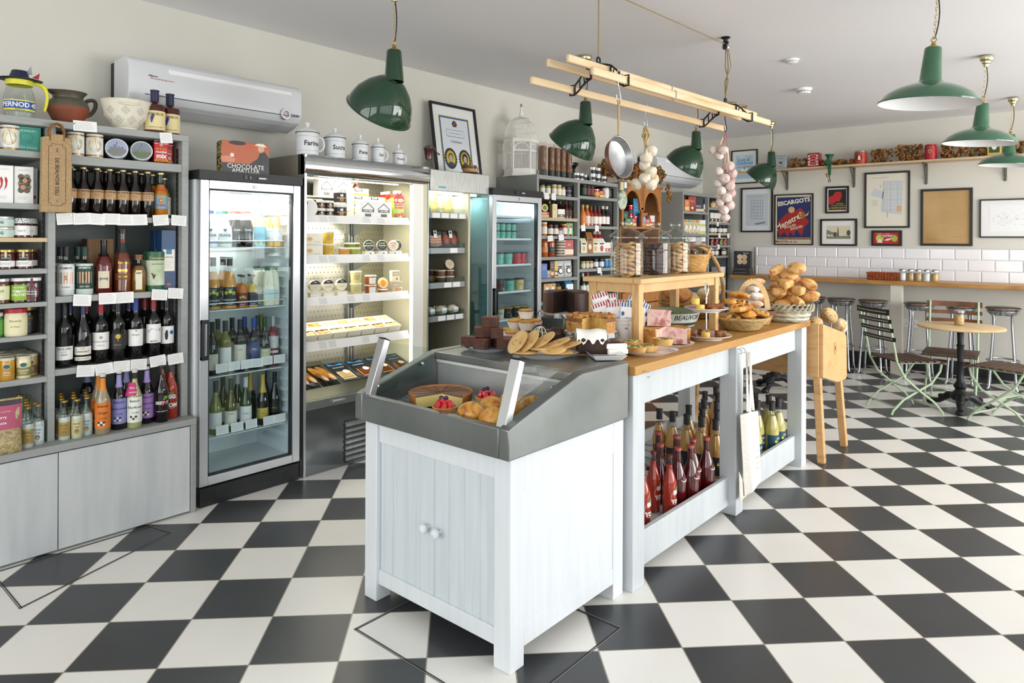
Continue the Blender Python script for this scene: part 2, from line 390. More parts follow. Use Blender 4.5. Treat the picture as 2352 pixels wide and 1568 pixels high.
# ================================================================ fixed furniture along the left wall
UNIT=mn('#a3a6a4','#979b99',6,.55,.05,(1,1,8),.3,.7);UNIT_IN=mt('#76807f',.6)
PANEL=mn('#cfd3d4','#c3c8ca',3,.5,.04,(6,6,.6));TRACK=mt('#141515',.5)
UX,BX=-3.715,-3.63
def tracks(b,x,y,z0,z1):
 b.box(x-.006,x+.006,y-.003,y+.003,z0,z1,TRACK)
 z=z0+.02
 while z<z1:b.box(x-.002,x+.002,y-.0036,y+.0036,z,z+.006,ALU);z+=.03
u=thing('shelving_unit','tall grey painted wall shelving unit with cupboard base left of the first fridge','shelving',(-3.9,1.0,0))
def up(nm,b,bev=.002,lb=None,par=None):
 b.T=Matrix.Translation((3.9,-1.0,0));b.v=[tuple(b.T@Vector(v))for v in b.v];b.T=None
 return b.build(nm,par or u,bevel=bev,label=lb)
ZR=[1.834,1.548,1.166,.824];ZL=[1.838,1.597,1.442,1.30,1.146,.994,.799]
up('side_panel',MB().box(WX,UX,1.622,1.657,.495,1.957,UNIT));up('side_panel',MB().box(WX,UX,.33,.365,.495,1.957,UNIT))
up('divider',MB().box(WX,UX,1.012,1.042,.495,1.957,UNIT));up('top_board',MB().box(WX,UX,.33,1.657,1.957,1.99,UNIT))
up('back_panel',MB().box(WX,WX+.01,.365,1.622,.495,1.95,UNIT_IN),0)
for z,t in zip(ZR,(.042,.028,.03,.03)):up('shelf',MB().box(WX+.01,UX-.004,1.042,1.622,z-t,z,UNIT))
for z,t in zip(ZL,(.03,.025,.02,.024,.022,.02,.026)):up('shelf',MB().box(WX+.01,UX-.004,.365,1.012,z-t,z,mt('#c9b08a',.5)if z==1.442 else UNIT))
for y in(1.048,1.617,1.006):
 b=MB();tracks(b,UX-.05,y,.52,1.92);up('shelf_track',b,0,'black slotted shelf track')
b=MB();tracks(b,WX+.02,1.45,.52,1.92);up('shelf_track',b,0,'black slotted shelf track')
bt=up('base_top',MB().box(WX,BX+.003,.33,1.665,.462,.495,UNIT));up('base_side',MB().box(WX,BX,1.638,1.665,0,.462,UNIT))
for y0,y1 in((.34,1.0325),(1.0365,1.634)):up('cupboard_door',MB().box(BX-.022,BX-.004,y0,y1,.012,.456,PANEL),.001,'pale flat door')
up('base_carcass',MB().box(WX,BX-.03,.34,1.634,.0,.456,UNIT_IN),0)
def fridge(label,y0,y1,z1,shelf_z,hz,lit,wire,front=-3.66):
 r=thing('display_fridge',label,'fridge',(-3.9,(y0+y1)/2,0));oy=(y0+y1)/2;w=y1-y0
 def part(nm,b,bev=.003,lb=None,par=None):
  b.v=[(v[0]+3.9,v[1]-oy,v[2])for v in b.v];return b.build(nm,par or r,bevel=bev,label=lb)
 SH=mt('#e7ebee',.35);IN=mt('#eef3f5',.3);bk=-4.12;f=front-.045;t=.045
 b=MB();b.box(bk,f,y0,y0+t,.1,z1-.045,SH);b.box(bk,f,y1-t,y1,.1,z1-.045,SH);b.box(bk,f,y0+t,y1-t,.1,.15,SH);b.box(bk,f,y0+t,y1-t,z1-.09,z1-.045,SH);b.box(bk,bk+t,y0+t,y1-t,.15,z1-.09,IN)
 b.box(bk,f,y0+.0,y1,.0,.1,SH);part('cabinet',b)
 b=MB();b.box(bk+.02,front+.012,y0-.002,y1+.002,z1-.05,z1,mt('#1b1c1e',.5))
 for k in range(5):b.box(front+.012,front+.014,y0,y1,z1-.046+k*.009,z1-.043+k*.009,mt('#26282a',.5))
 c_=(y0+y1)/2;b.box(front+.014,front+.017,c_+.02,c_+.08,z1-.034,z1-.02,mt('#0e0e0e',.3));b.box(front+.017,front+.0175,c_+.028,c_+.07,z1-.03,z1-.023,mt('#d8d8d8',.2));b.box(front+.014,front+.018,c_-.06,c_-.045,z1-.036,z1-.014,mt('#0c0d0d',.3));b.box(front+.014,front+.018,c_-.03,c_-.018,z1-.034,z1-.018,mt('#37504c',.3))
 part('header_panel',b,.002,'black ribbed header panel with a display')
 b=MB();b.box(f,front+.004,y0+.012,y1-.012,.0,.1,mt('#191b1c',.45))
 for k in range(7):b.box(front+.004,front+.006,y0+.1,y1-.12+.04*(k%2),.028+k*.009,.032+k*.009,mt('#2c2f31',.4))
 part('base_grille',b,.002,'black slotted base grille')
 zb,zt=.108,z1-.052;d0,d1=y0+.01,y1-.003;fw=.048
 b=MB();F=mt('#c9cdd2',.28,.55);b.box(f,front,d0,d0+fw,zb,zt,F);b.box(f,front,d1-fw,d1,zb,zt,F);b.box(f,front,d0+fw,d1-fw,zb,zb+fw,F);b.box(f,front,d0+fw,d1-fw,zt-fw,zt,F)
 K=mt('#22272a',.4);e=.007;q0,q1,p0,p1=d0+fw,d1-fw,zb+fw,zt-fw
 for a in((q0,q0+e,p0,p1),(q1-e,q1,p0,p1),(q0,q1,p0,p0+e),(q0,q1,p1-e,p1)):b.box(f+.004,front-.006,*a,K)
 door=part('door',b,.003,'silver framed door')
 b=MB();b.box(front-.018,front-.014,q0,q1,p0,p1,glass('#f3f9fa','door',.35));part('glass_pane',b,0,None,door)
 b=MB();y=d0+.004;z0_,z1_=hz;bw=.034;b.box(front,front+.026,y-.004,y+bw,z0_,z0_+.02,BLACK);b.box(front,front+.026,y-.004,y+bw,z1_-.02,z1_,BLACK);b.box(front,front+.03,y-.004,y+.008,z0_,z1_,BLACK);b.box(front+.012,front+.03,y+bw-.006,y+bw,z0_,z1_,BLACK)
 part('handle',b,.003,'black loop handle',door)
 b=MB();lk=Matrix.Translation((front,c_+.01,zt-.024))@Matrix.Rotation(radians(90),4,'Y');b.T=lk;b.lathe([(0,0),(.0105,0),(.0105,.004),(.008,.005),(.008,.003),(0,.003)],CHROME,16);b.T=None
 b.box(front+.0032,front+.0042,c_+.0085,c_+.0115,zt-.029,zt-.019,BLACK);part('lock',b,0,None,door)
 for k,z in enumerate(shelf_z):
  b=MB();i0,i1=y0+t+.006,y1-t-.02;X0,X1=bk+t+.02,f-.015
  if wire:
   Wm=mt('#e9eef0',.3)
   for p,q in(((X0,i0),(X1,i0)),((X1,i0),(X1,i1)),((X1,i1),(X0,i1)),((X0,i1),(X0,i0))):b.tube([(p[0],p[1],z-.004),(q[0],q[1],z-.004)],.0035,Wm,6)
   n=24
   for j in range(1,n):y=i0+(i1-i0)*j/n;b.tube([(X0,y,z-.002),(X1,y,z-.002)],.0018,Wm,4,cap=False)
   if k<2:b.tube([(X1,i0+.01,z),(X1,i0+.012,z+.036),(X1,i1-.012,z+.036),(X1,i1-.01,z)],.003,Wm,6)
   b.box(X0,X1,i0,i1,z-.0015,z-.0005,glass('#f2f7f8','sheet',.2))
  else:
   b.box(X0,X1,i0,i1,z-.016,z,mt('#e6ecee',.4))
  part('shelf',b,0)
 b=MB()
 z=.22
 while z<z1-.2:
  for y,s in((y0+t,1),(y1-t,-1)):b.prism([(y,z),(y+s*.02,z),(y+s*.006,z+.018),(y,z+.018)],-4.0,f-.03,mt('#dde6ea',.35),'x')
  z+=.062
 part('shelf_support',b,0)
 b=MB();b.box(f-.03,f-.006,y0+.08,y1-.08,z1-.105,z1-.092,mt('#fffaf0',.5,emis=7 if lit else 2.5));part('light_tube',b,0,'lit strip lamp')
 b=MB()
 for k in range(4):b.box(bk+t,bk+t+.004,y0+.09,y0+.22,z1-.28+k*.016,z1-.274+k*.016,mt('#3a3c38',.5))
 part('vent_slots',b,0)
 l=bpy.data.lights.new('fridge_lamp','AREA');l.shape='RECTANGLE';l.size=.12;l.size_y=w-.2;l.energy=7 if lit else 2.2;l.color=(1,.95,.84)if lit else(.86,.97,1)
 o=bpy.data.objects.new('fridge_lamp',l);COL.objects.link(o);o.location=(-3.78,oy,z1-.115);o.rotation_euler=(0,radians(12),0)
 return r
F1Z=[1.392,1.045,.68,.345]
fridge('white upright fridge with silver glass door holding drinks and wine',1.685,2.303,1.81,F1Z,(.79,1.005),True,True)
F2Z=[1.635,1.452,1.24,1.02,.795]
fridge('slim upright freezer with glass door holding tubs of ice cream',3.952,4.582,1.846,F2Z,(.85,1.06),False,False,-3.617)
PERF=mn('#b9b7a8','#a5a394',3,.32,0,metal=.85);CRM=mt('#d8d2b4',.4)
ch=thing('open_chiller','wide open steel chiller with lit shelves of dairy and deli food','chiller',(-3.9,2.82,0))
def cp(nm,b,bev=.002,lb=None,par=None):
 b.v=[(v[0]+3.9,v[1]-2.82,v[2])for v in b.v];return b.build(nm,par or ch,bevel=bev,label=lb)
C0,C1,CXF=2.318,3.326,-3.65
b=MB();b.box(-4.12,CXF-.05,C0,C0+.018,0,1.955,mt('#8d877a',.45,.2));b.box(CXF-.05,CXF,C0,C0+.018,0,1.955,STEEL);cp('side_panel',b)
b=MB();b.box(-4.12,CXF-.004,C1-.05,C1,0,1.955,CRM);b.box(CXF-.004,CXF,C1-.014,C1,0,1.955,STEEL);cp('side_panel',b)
b=MB();b.box(CXF-.012,CXF-.002,C1-.145,C1-.05,.545,1.83,mt('#f6f6ef',.4));cp('end_post',b,.002,'white lit end post')
b=MB();b.box(CXF-.03,CXF-.013,C1-.152,C1-.146,.56,1.82,mt('#fffdf4',.4,emis=6));cp('lamp_strip',b,0,'lit vertical lamp strip')
b=MB();b.box(-4.12,-4.10,C0,C1,.5,1.9,PERF)
for i in range(30):
 for j in range(34):
  y,z=C0+.04+i*.031+(.0155 if j%2 else 0),.6+j*.038
  b.quad([(-4.0985,y-.003,z-.003),(-4.0985,y+.003,z-.003),(-4.0985,y+.003,z+.003),(-4.0985,y-.003,z+.003)],mt('#3b3a33',.6))
cp('back_panel',b,0,'perforated steel back')
b=MB();b.box(-4.12,-3.72,C0+.019,C1,1.86,1.955,STEEL)
pr=[(-3.72,1.957),(-3.672,1.957),(-3.648,1.935),(-3.638,1.895),(-3.642,1.85),(-3.656,1.828),(-3.72,1.828)]
b.prism(pr,C0,C1,mt('#cfd4d8',.1,1),'y');cp('hood',b,.003,'curved polished steel hood')
for z,lip in((1.578,.045),(1.33,.05),(1.07,.05),(.793,.05)):
 xf=-3.70;b=MB();b.box(-4.09,xf,C0+.02,C1-.15,z-.016,z-.004,mt('#c8c9c4',.35,.6));s_=cp('shelf',b,0)
 b=MB();b.add([(xf,C0+.02,z+.012),(xf,C1-.152,z+.012),(xf+.022,C1-.152,z-lip+.008),(xf+.022,C0+.02,z-lip+.008),(xf-.006,C0+.02,z-.01),(xf-.006,C1-.152,z-.01)],[(0,1,2,3),(0,4,5,1),(3,2,5,4)],mt('#f7f7f5',.4))
 for k,y in enumerate((2.45,2.52,2.66,2.78,2.9)):
  if(k+int(z*100))%3:b.add([(xf+.003,y,z+.006),(xf+.003,y+.055,z+.006),(xf+.0205,y+.055,z-lip+.016),(xf+.0205,y,z-lip+.016)],[(0,1,2,3)],mt('#e2e3e2',.6))
 cp('price_rail',b,0,'white price rail',s_)
 for y in(2.97,C0+.06):
  b=MB();b.prism([(-4.08,z-.016),(xf-.08,z-.016),(-4.06,z-.12),(-4.08,z-.12)],y-.003,y+.003,mt('#8f938f',.35,.8),'y')
  cp('shelf_bracket',b,0,None,s_)
b=MB();b.box(-4.09,-3.93,C0+.03,C1-.15,1.715,1.725,PERF);cp('rear_shelf',b,0)
b=MB();b.box(-4.1,-4.07,2.94,3.0,.5,1.85,mt('#9a9e9b',.3,.9));b.box(-4.068,-4.066,2.955,2.96,.55,1.8,BLACK);b.box(-4.068,-4.066,2.98,2.985,.55,1.8,BLACK);cp('shelf_upright',b,0)
b=MB();b.box(-4.1,-3.70,C0+.018,C1-.05,.43,.45,mt('#cfcabc',.3,.7));cp('well',b,0)
b=MB();b.box(-3.672,-3.668,C0+.02,C1-.055,.45,.56,glass('#eef2f0','acryl',.9));cp('acrylic_guard',b,0,'clear acrylic guard')
b=MB();b.box(-3.69,CXF,C0+.018,C1,.40,.452,mt('#8b8e8e',.25,.9));b.box(CXF,CXF+.02,C0+.2,C0+.29,.42,.435,CHROME);cp('bumper_rail',b)
b=MB();b.box(-4.12,CXF-.01,C0+.018,C1,.0,.40,mt('#72777a',.16,.95));cp('lower_panel',b,.002,'glossy steel lower panel')
b=MB();b.box(CXF-.012,CXF-.006,2.62,C1-.02,.02,.29,mt('#2b2d2f',.4))
for k in range(7):z=.035+k*.036;b.prism([(CXF-.006,z),(CXF+.006,z-.003),(CXF+.006,z+.012),(CXF-.006,z+.022)],2.62,C1-.02,STEEL,'y')
cp('vent_grille',b,0,'slatted steel vent grille')
for(x,y,z,s1,s2,pw)in((-3.80,2.76,1.83,.15,.8,4.5),(-3.78,2.76,1.55,.1,.75,2.6),(-3.78,2.76,1.30,.1,.75,2.6),(-3.78,2.76,1.04,.1,.75,2.4),(-3.78,2.76,.765,.1,.75,2.6)):
 b=MB();b.box(x-.012,x+.012,y-s2/2,y+s2/2,z-.007,z+(.0 if z<1.8 else .0),mt('#fffbee',.5,emis=5));cp('shelf_lamp',b,0,'lit strip lamp')
 l=bpy.data.lights.new('chiller_lamp','AREA');l.shape='RECTANGLE';l.size=s1;l.size_y=s2;l.energy=pw;l.color=(1,.95,.82)
 o=bpy.data.objects.new('chiller_lamp',l);COL.objects.link(o);o.location=(x,y,z-.012);o.rotation_euler=(0,radians(20),0)
sc_=thing('glazed_chiller','narrow steel chiller with glass sides holding sausages and cheese','chiller',(-3.9,3.65,0))
def sp_(nm,b,bev=.002,lb=None,par=None):
 b.v=[(v[0]+3.9,v[1]-3.65,v[2])for v in b.v];return b.build(nm,par or sc_,bevel=bev,label=lb)
D0,D1=3.33,3.948
sp_('hood',MB().box(-3.94,-3.64,D0,D1,1.79,1.942,mn('#bfc1bf','#aeb0ae',12,.4,0,(1,6,1),metal=.8)),.004,'brushed steel hood')
sp_('hood_badge',MB().box(-3.64,-3.6385,D0+.08,D0+.15,1.812,1.826,mt('#4fb3bd',.4)),0,'turquoise badge')
sp_('base',MB().box(-4.12,-3.645,D0,D1,0,.5,STEEL))
b=MB();b.box(-4.12,-4.1,D0,D1,.5,1.79,mn('#8e918c','#7c7f7a',3,.4,metal=.5))
for i in range(11):
 for j in range(30):b.quad([(-4.0985,D0+.02+i*.032+dy,.52+j*.04+dz)for dy,dz in((0,0),(.005,0),(.005,.005),(0,.005))],mt('#2c2d2a',.6))
sp_('back_panel',b,0)
b=MB();b.box(-4.12,-3.66,3.735,3.757,.5,1.79,mt('#c5bfa4',.4,.3));sp_('corner_post',b)
for y,nm in((D0+.012,0),(D1-.012,1)):sp_('glass_side',MB().box(-4.1,-3.65,y-.003,y+.003,.5,1.79,glass('#e3eff0','side',.7)),0,'greenish side glass')
sp_('glass_front',MB().box(-3.653,-3.648,3.76,D1-.01,.5,1.79,glass('#dcecee','front',.8)),0,'pale blue front glass')
SCZ=[1.63,1.372,1.118,.876]
for z in SCZ:
 b=MB();b.box(-4.09,-3.69,D0+.02,3.73,z-.012,z,mt('#9fa3a5',.4,.5));b.box(-3.69,-3.685,D0+.02,3.73,z-.035,z+.006,mt('#8d9498',.35,.4));s_=sp_('shelf',b,0)
 b=MB();n={1.63:4,1.372:1,1.118:2,.876:3}[z]
 for k in range(n):y=D0+.06+(4-n)*.06+k*.09;b.box(-3.685,-3.684,y,y+.075,z-.032,z+.004,PAPER)
 sp_('price_label',b,0,'white price label',s_)
 sp_('shelf_guard',MB().box(-3.694,-3.691,D0+.02,3.73,z+.006,z+.04,glass('#e8f2f2','g3',.6)),0,None,s_)
b=MB();b.box(-3.75,-3.73,D0+.04,D1-.05,1.775,1.789,mt('#f6fbff',.5,emis=6));sp_('light_tube',b,0,'lit strip lamp')
l=bpy.data.lights.new('chiller_lamp','AREA');l.shape='RECTANGLE';l.size=.12;l.size_y=.55;l.energy=5;l.color=(.98,.97,.9);o=bpy.data.objects.new('chiller_lamp',l);COL.objects.link(o);o.location=(-3.8,3.65,1.77)
def grey_unit(name,label,y0,y1,div,bays,x1=-3.68,z1=2.0):
 r=thing(name,label,'shelving',((WX+x1)/2,(y0+y1)/2,0));ox,oy=(WX+x1)/2,(y0+y1)/2
 GU=mt('#8f9390',.55);GI=mt('#6f7674',.6)
 def part(nm,b,bev=.002,lb=None):b.v=[(v[0]-ox,v[1]-oy,v[2])for v in b.v];return b.build(nm,r,bevel=bev,label=lb)
 part('side_panel',MB().box(WX,x1,y0,y0+.03,0,z1,GU));part('side_panel',MB().box(WX,x1,y1-.03,y1,0,z1,GU));part('divider',MB().box(WX,x1,div,div+.034,0,z1-.035,GU))
 part('top_board',MB().box(WX,x1,y0+.03,y1-.03,z1-.035,z1,GU));part('back_panel',MB().box(WX,WX+.008,y0+.03,y1-.03,0,z1-.035,GI),0)
 for(a,c_),zs in zip(((y0+.03,div),(div+.034,y1-.03)),bays):
  for z in zs:part('shelf',MB().box(WX+.008,x1-.003,a,c_,z-.028,z,mt('#b7a98f',.5)if z in(1.635,1.531)else GU),.001)
  b=MB();tracks(b,x1-.05,c_-.006,.3,z1-.05);part('shelf_track',b,0,'black slotted shelf track')
 return r
GA=[[1.83,1.635,1.475,1.29,1.10,.90,.6,.3],[1.85,1.572,1.315,1.168,.9,.6,.3]]
GB=[[1.778,1.515,1.386,1.25,.8,.4],[1.845,1.664,1.531,1.378,1.246,.8,.4]]
grey_unit('shelving_unit','grey two-bay wall shelving packed with sauces beside the slim freezer',4.59,5.90,5.192,GA)
grey_unit('shelving_unit','grey shelving unit with biscuits and jams next to the back wall',7.27,8.64,7.935,GB)
PINE=wood('#a06a38','#8a5628',(2,2,.3),5,.5,.05,'#b57a44')
pc=thing('pine_cabinet','honey pine cabinet with two arched openings full of bright chocolate boxes','cabinet',(-3.9,6.4,0))
def pp(nm,b,bev=.003,lb=None):b.v=[(v[0]+3.9,v[1]-6.4,v[2])for v in b.v];return b.build(nm,pc,bevel=bev,label=lb)
P0,P1,PX=5.99,6.80,-3.70
def arch_face():
 b=MB();mid=(P0+P1)/2;zt,zb=2.0,1.58
 b.box(PX-.02,PX,P0,P0+.03,zb,zt,PINE);b.box(PX-.02,PX,P1-.03,P1,zb,zt,PINE);b.box(PX-.02,PX,mid-.018,mid+.018,zb,1.78,PINE)
 for a,c_ in((P0+.03,mid-.018),(mid+.018,P1-.03)):
  pts=[(a,zt-.02),(a,1.74)]
  pts+=[(a+.03,1.76)]+[((a+c_)/2-((c_-a)/2-.03)*cos(t),1.78+.17*sin(t))for t in[pi*i/16 for i in range(17)]]+[(c_-.03,1.76)]
  pts+=[(c_,1.74),(c_,zt-.02)]
  n=len(pts)
  for i in range(1,n-2):
   (ya,za),(yb,zb_)=pts[i],pts[i+1]
   b.add([(x,y,z)for x in(PX-.02,PX)for y,z in((ya,za),(yb,zb_),(yb,zt),(ya,zt))],[(4,5,6,7),(3,2,1,0),(0,1,5,4),(2,3,7,6)],PINE)
 b.box(PX-.02,PX,mid-.018,mid+.018,1.76,zt,PINE)
 return b
pp('arched_front',arch_face());pp('side_panel',MB().box(WX,PX-.02,P0,P0+.02,0,2.0,PINE));pp('side_panel',MB().box(WX,PX-.02,P1-.02,P1,0,2.0,PINE))
pp('back_panel',MB().box(WX,WX+.01,P0+.02,P1-.02,0,2.0,mt('#6e4423',.6)),0);pp('top_board',MB().box(WX,PX+.015,P0-.015,P1+.015,2.0,2.025,PINE))
for z in(1.58,1.25,.93):pp('shelf',MB().box(WX+.01,PX+.012,P0+.02,P1-.02,z-.025,z,PINE))
pp('drawer',MB().box(-4.1,PX,P0+.02,(P0+P1)/2-.005,.78,.9,PINE));pp('drawer',MB().box(-4.1,PX,(P0+P1)/2+.005,P1-.02,.78,.9,PINE));pp('base',MB().box(-4.1,PX,P0+.02,P1-.02,0,.77,PINE))
def aircon(label,y0,y1,z0,z1,big,x1=-3.885):
 r=thing('air_conditioner',label,'air conditioner',(WX,(y0+y1)/2,(z0+z1)/2));oy,oz=(y0+y1)/2,(z0+z1)/2;Hh=z1-z0;d=x1-WX
 def part(nm,b,bev=0,lb=None):b.v=[(v[0]-WX,v[1]-oy,v[2]-oz)for v in b.v];return b.build(nm,r,bevel=bev,label=lb)
 AC=mt('#dcdfe3',.3)
 pr=[(WX+.05,z0+.05*Hh),(WX+.05,z1),(x1-.05,z1),(x1-.018,z1-.02),(x1,z1-.06),(x1-.002,z0+.3*Hh),(x1-.03,z0+.17*Hh),(x1-.1,z0+.02),(WX+.09,z0)]
 part('housing',MB().prism(pr,y0,y1,AC,'y'),.008)
 part('wall_plate',MB().box(WX,WX+.05,y0+.004,y1-.004,z0+.06,z1-.012,mt('#2b2d2f',.6)),0,'dark wall plate')
 b=MB();b.box(x1-.02,x1+.004,y0+.2,y1-.07,z1-.075,z1-.04,mt('#f4f5f7',.25));part('front_ridge',b,.012)
 q=z0+.24*Hh
 part('air_flap',MB().prism([(x1-.022,q),(x1-.006,q+.012),(x1-.055,z0+.035),(x1-.075,z0+.03)],y0+.05,y1-.03,mt('#dfe2e5',.3),'y'),.003)
 b=MB();b.box(x1-.012,x1+.0015,y0+.08,y1-.03,z0+.30*Hh,z0+.315*Hh,mt('#4a4c50',.5));part('seam',b)
 if big:
  b=MB();b.T=Matrix.Translation((x1-.004,y1-.12,z0+.33*Hh))@Matrix.Rotation(radians(90),4,'Y');b.lathe([(0,.004),(.022,.004),(.022,.012),(.033,.012),(.035,0)],[mt('#b9aeb4',.2,.6),CHROME,CHROME,CHROME],24);part('round_sensor',b,0,'chrome ringed round sensor')
  b=MB();b.text('TOSHIBA',.017,plx(x1+.0008,y1-.052,z0+.33*Hh),mt('#2b3658',.5),.02);b.text('Airconditioning centre',.014,plx(x1+.0008,y0+.17,z0+.62*Hh),mt('#c4612f',.5));b.text('Alliance',.015,plx(x1+.0008,y0+.12,z0+.665*Hh),mt('#24306a',.5),.02);part('lettering',b)
aircon('large white air conditioner with round sensor high on the left wall',1.42,2.45,2.125,2.41,True)
aircon('small white air conditioner behind the hanging garlic',7.05,8.22,2.10,2.42,False)
# ================================================================ packaged goods: kinds of bottle, jar, box, tub
SHAPES={'bordeaux':[(.92,0),(1,.012),(1,.60),(.97,.635),(.8,.685),(.5,.735),(.4,.77),(.37,.80),(.37,.975),(.41,.978),(.41,1)],'burgundy':[(.92,0),(1,.012),(1,.43),(.95,.5),(.72,.62),(.45,.73),(.36,.80),(.35,.975),(.4,.98),(.4,1)],'beer':[(.9,0),(1,.02),(1,.53),(.95,.58),(.72,.67),(.5,.74),(.44,.8),(.4,.96),(.45,.965),(.45,1)],'soda':[(.9,0),(1,.02),(1,.50),(.93,.58),(.62,.68),(.47,.76),(.44,.95),(.5,.96),(.5,1)],'spirit':[(.92,0),(1,.02),(1,.60),(.95,.645),(.55,.70),(.36,.73),(.36,.97),(.4,.975),(.4,1)],'squat':[(.9,0),(1,.03),(1.0,.50),(.9,.60),(.6,.7),(.33,.76),(.33,.96),(.36,.965),(.36,1)],'cordial':[(.9,0),(1,.015),(1,.52),(.95,.57),(.66,.67),(.42,.76),(.34,.84),(.32,.97),(.36,.975),(.36,1)],'juice':[(.92,0),(1,.012),(1,.40),(.96,.47),(.74,.60),(.5,.72),(.38,.80),(.35,.96),(.4,.965),(.4,1)],'cola':[(.85,0),(.95,.02),(.98,.14),(.86,.26),(.95,.40),(1,.52),(.9,.62),(.6,.76),(.44,.88),(.42,1)],'milk':[(.9,0),(1,.03),(1,.55),(.95,.68),(.7,.84),(.5,.9),(.48,1)],}
def lmap(prof):
 """label patch following the bottle's own outline"""
 def rad(z):
  for(r0,z0),(r1,z1)in zip(prof,prof[1:]):
   if z0<=z<=z1:return r0+(r1-r0)*((z-z0)/(z1-z0)if z1>z0 else 0)
  return prof[-1][0]
 R=max(p[0]for p in prof)
 return lambda off=.0007,a0=0:(lambda u,z:((rad(z)+off)*cos(a0+u/R),(rad(z)+off)*sin(a0+u/R),z))
def bottle(K,R,H,shape='bordeaux',g=None,liq=None,lv=1.0,cap=BLACK,ch=.2,cr=1.06,labels=(),clab=None,capname='cap',sq=0):
 """labels: (z0, z1, half width deg, material, [(text, size, z, material, bold)])"""
 P=[(r*R,z*H)for r,z in SHAPES[shape]];b=MB();pr=[(0,0)]+P+[(0,H)]
 mats=[]
 for(r0,z0),(r1,z1)in zip(pr,pr[1:]):mats.append(liq if liq is not None and z1<=lv*H+1e-6 else g)
 fn=(lambda r,a,z:r*(1/max(abs(cos(a)),abs(sin(a)))if z<.62*H else 1)**(.5*sq))if sq else None
 b.lathe(pr,mats,24,fn=fn);K.part('body',b)
 z0=H*(1-ch);cp_=[(r,z)for r,z in P if z>z0];rr=lmap(P)
 def at_(z):
  for(r0,a),(r1,c_)in zip(P,P[1:]):
   if a<=z<=c_:return r0+(r1-r0)*(z-a)/max(c_-a,1e-6)
 c=MB();q=[(at_(z0),z0)]+cp_;c.lathe([(r*cr+.0004,z)for r,z in q]+[(0,H+.0006)],cap,18);K.part(capname,c,label=clab)
 L=rr()
 for z0,z1,deg,m,tx in labels:
  l=MB();w=radians(deg)*R;n=max(4,int(deg/9));k=1 if z1<.55*H/H else 3
  l.grid(lambda a,v:L(-w+2*w*a,(z0+(z1-z0)*v)*H),n,4,m);T=rr(.0013)
  for t in tx:
   l.text(t[0],t[1],lambda u,v,zz=t[2]*H,d=(t[5]if len(t)>5 else 0):T(u+d,zz+v),t[3],t[4]if len(t)>4 else 0)
  K.part('label',l)
def lines(L,w,z0,z1,n,m,seed=1,th=.0016,off=0):
 """rows of small print as (text-like) bars"""
 rnd=random.Random(seed);out=[]
 for i in range(n):
  z=z1-(z1-z0)*(i+.5)/n;x=-w;e=w*rnd.uniform(.55,1)
  while x<e:q=rnd.uniform(.003,.009);out.append((x,min(e,x+q),z));x+=q+.0022
 def draw(b):
  for x0,x1,z in out:b.rect(x0+off,x1+off,z,z+th,L,m)
 return draw
def jar(K,r,h,body,lid,lidh=.16,label=None,lab=(.2,.72,70),tx=(),neck=.9,cloth=None,lidlab=None,tagm=None):
 b=MB();t=h*(1-lidh);b.lathe([(0,0),(r*.93,0),(r,h*.03),(r,t*.86),(r*.97,t*.93),(r*neck,t*.99),(r*neck,t),(0,t)],body,22);K.part('body',b)
 c=MB()
 if cloth:c.lathe([(r*1.06,t-.004),(r*1.02,t+.004),(r*.97,h),(0,h+.002)],cloth,24,fn=lambda q,a,z:q*(1+.06*sin(9*a)*(z<t+.003)))
 else:c.lathe([(0,t),(r*.97,t),(r*.98,h-.002),(r*.93,h),(0,h)],lid,22)
 K.part('lid',c,label=lidlab)
 if label:
  l=MB();w=radians(lab[2])*r;C=cyl(r+.0006);l.rect(-w,w,lab[0]*h,lab[1]*h,C,label,14);T=cyl(r+.0012)
  for t_ in tx:l.text(t_[0],t_[1],lambda u,v,z=t_[2]*h:T(u,z+v),t_[3],t_[4]if len(t_)>4 else 0)
  if not tx:lines(T,w*.5,(lab[0]+.08)*h,(lab[1]-.08)*h,4,GREY_P,int(h*1e4))(l)
  K.part('label',l)
 if tagm:
  l=MB();C=cyl(r+.002);l.disc((0,h*.38),r*.75,C,tagm[0],20);l.poly([(-r*.14,h*.6),(r*.14,h*.6),(r*.1,h*.98),(-r*.1,h*.98)],C,tagm[0]);T=cyl(r+.0026)
  for t_ in tagm[1]:l.text(t_[0],t_[1],lambda u,v,z=t_[2]*h:T(u,z+v),t_[3],.01)
  K.part('hang_tag',l)
def box(K,d,w,h,m,art=None,bev=.0015,lid=None):
 b=MB();b.box(-d/2,d/2,-w/2,w/2,0,h,m)
 if art:
  K.part('carton',b,bevel=bev);a=MB();art(a,plx(d/2+.0012,0,0),w,h);K.part('printed_front',a)
 else:K.part('carton',b,bevel=bev)
 if lid:l=MB();l.box(-d/2-.0015,d/2+.0015,-w/2-.0015,w/2+.0015,h-lid[0],h+.001,lid[1]);K.part('lid',l,bevel=.002)
def tub(K,r0,r1,h,m,lid,lidh=.012,art=None,n=22,lidname='lid',lab=None):
 b=MB();b.lathe([(0,0),(r0,0),(r1,h-lidh),(0,h-lidh)],m,n);K.part('body',b)
 c=MB();c.lathe([(0,h-lidh),(r1*1.05,h-lidh),(r1*1.06,h-.002),(r1*1.0,h),(0,h)],lid,n);K.part(lidname,c)
 if art:a=MB();art(a,con(r0,r1,h-lidh));K.part('label',a,label=lab)
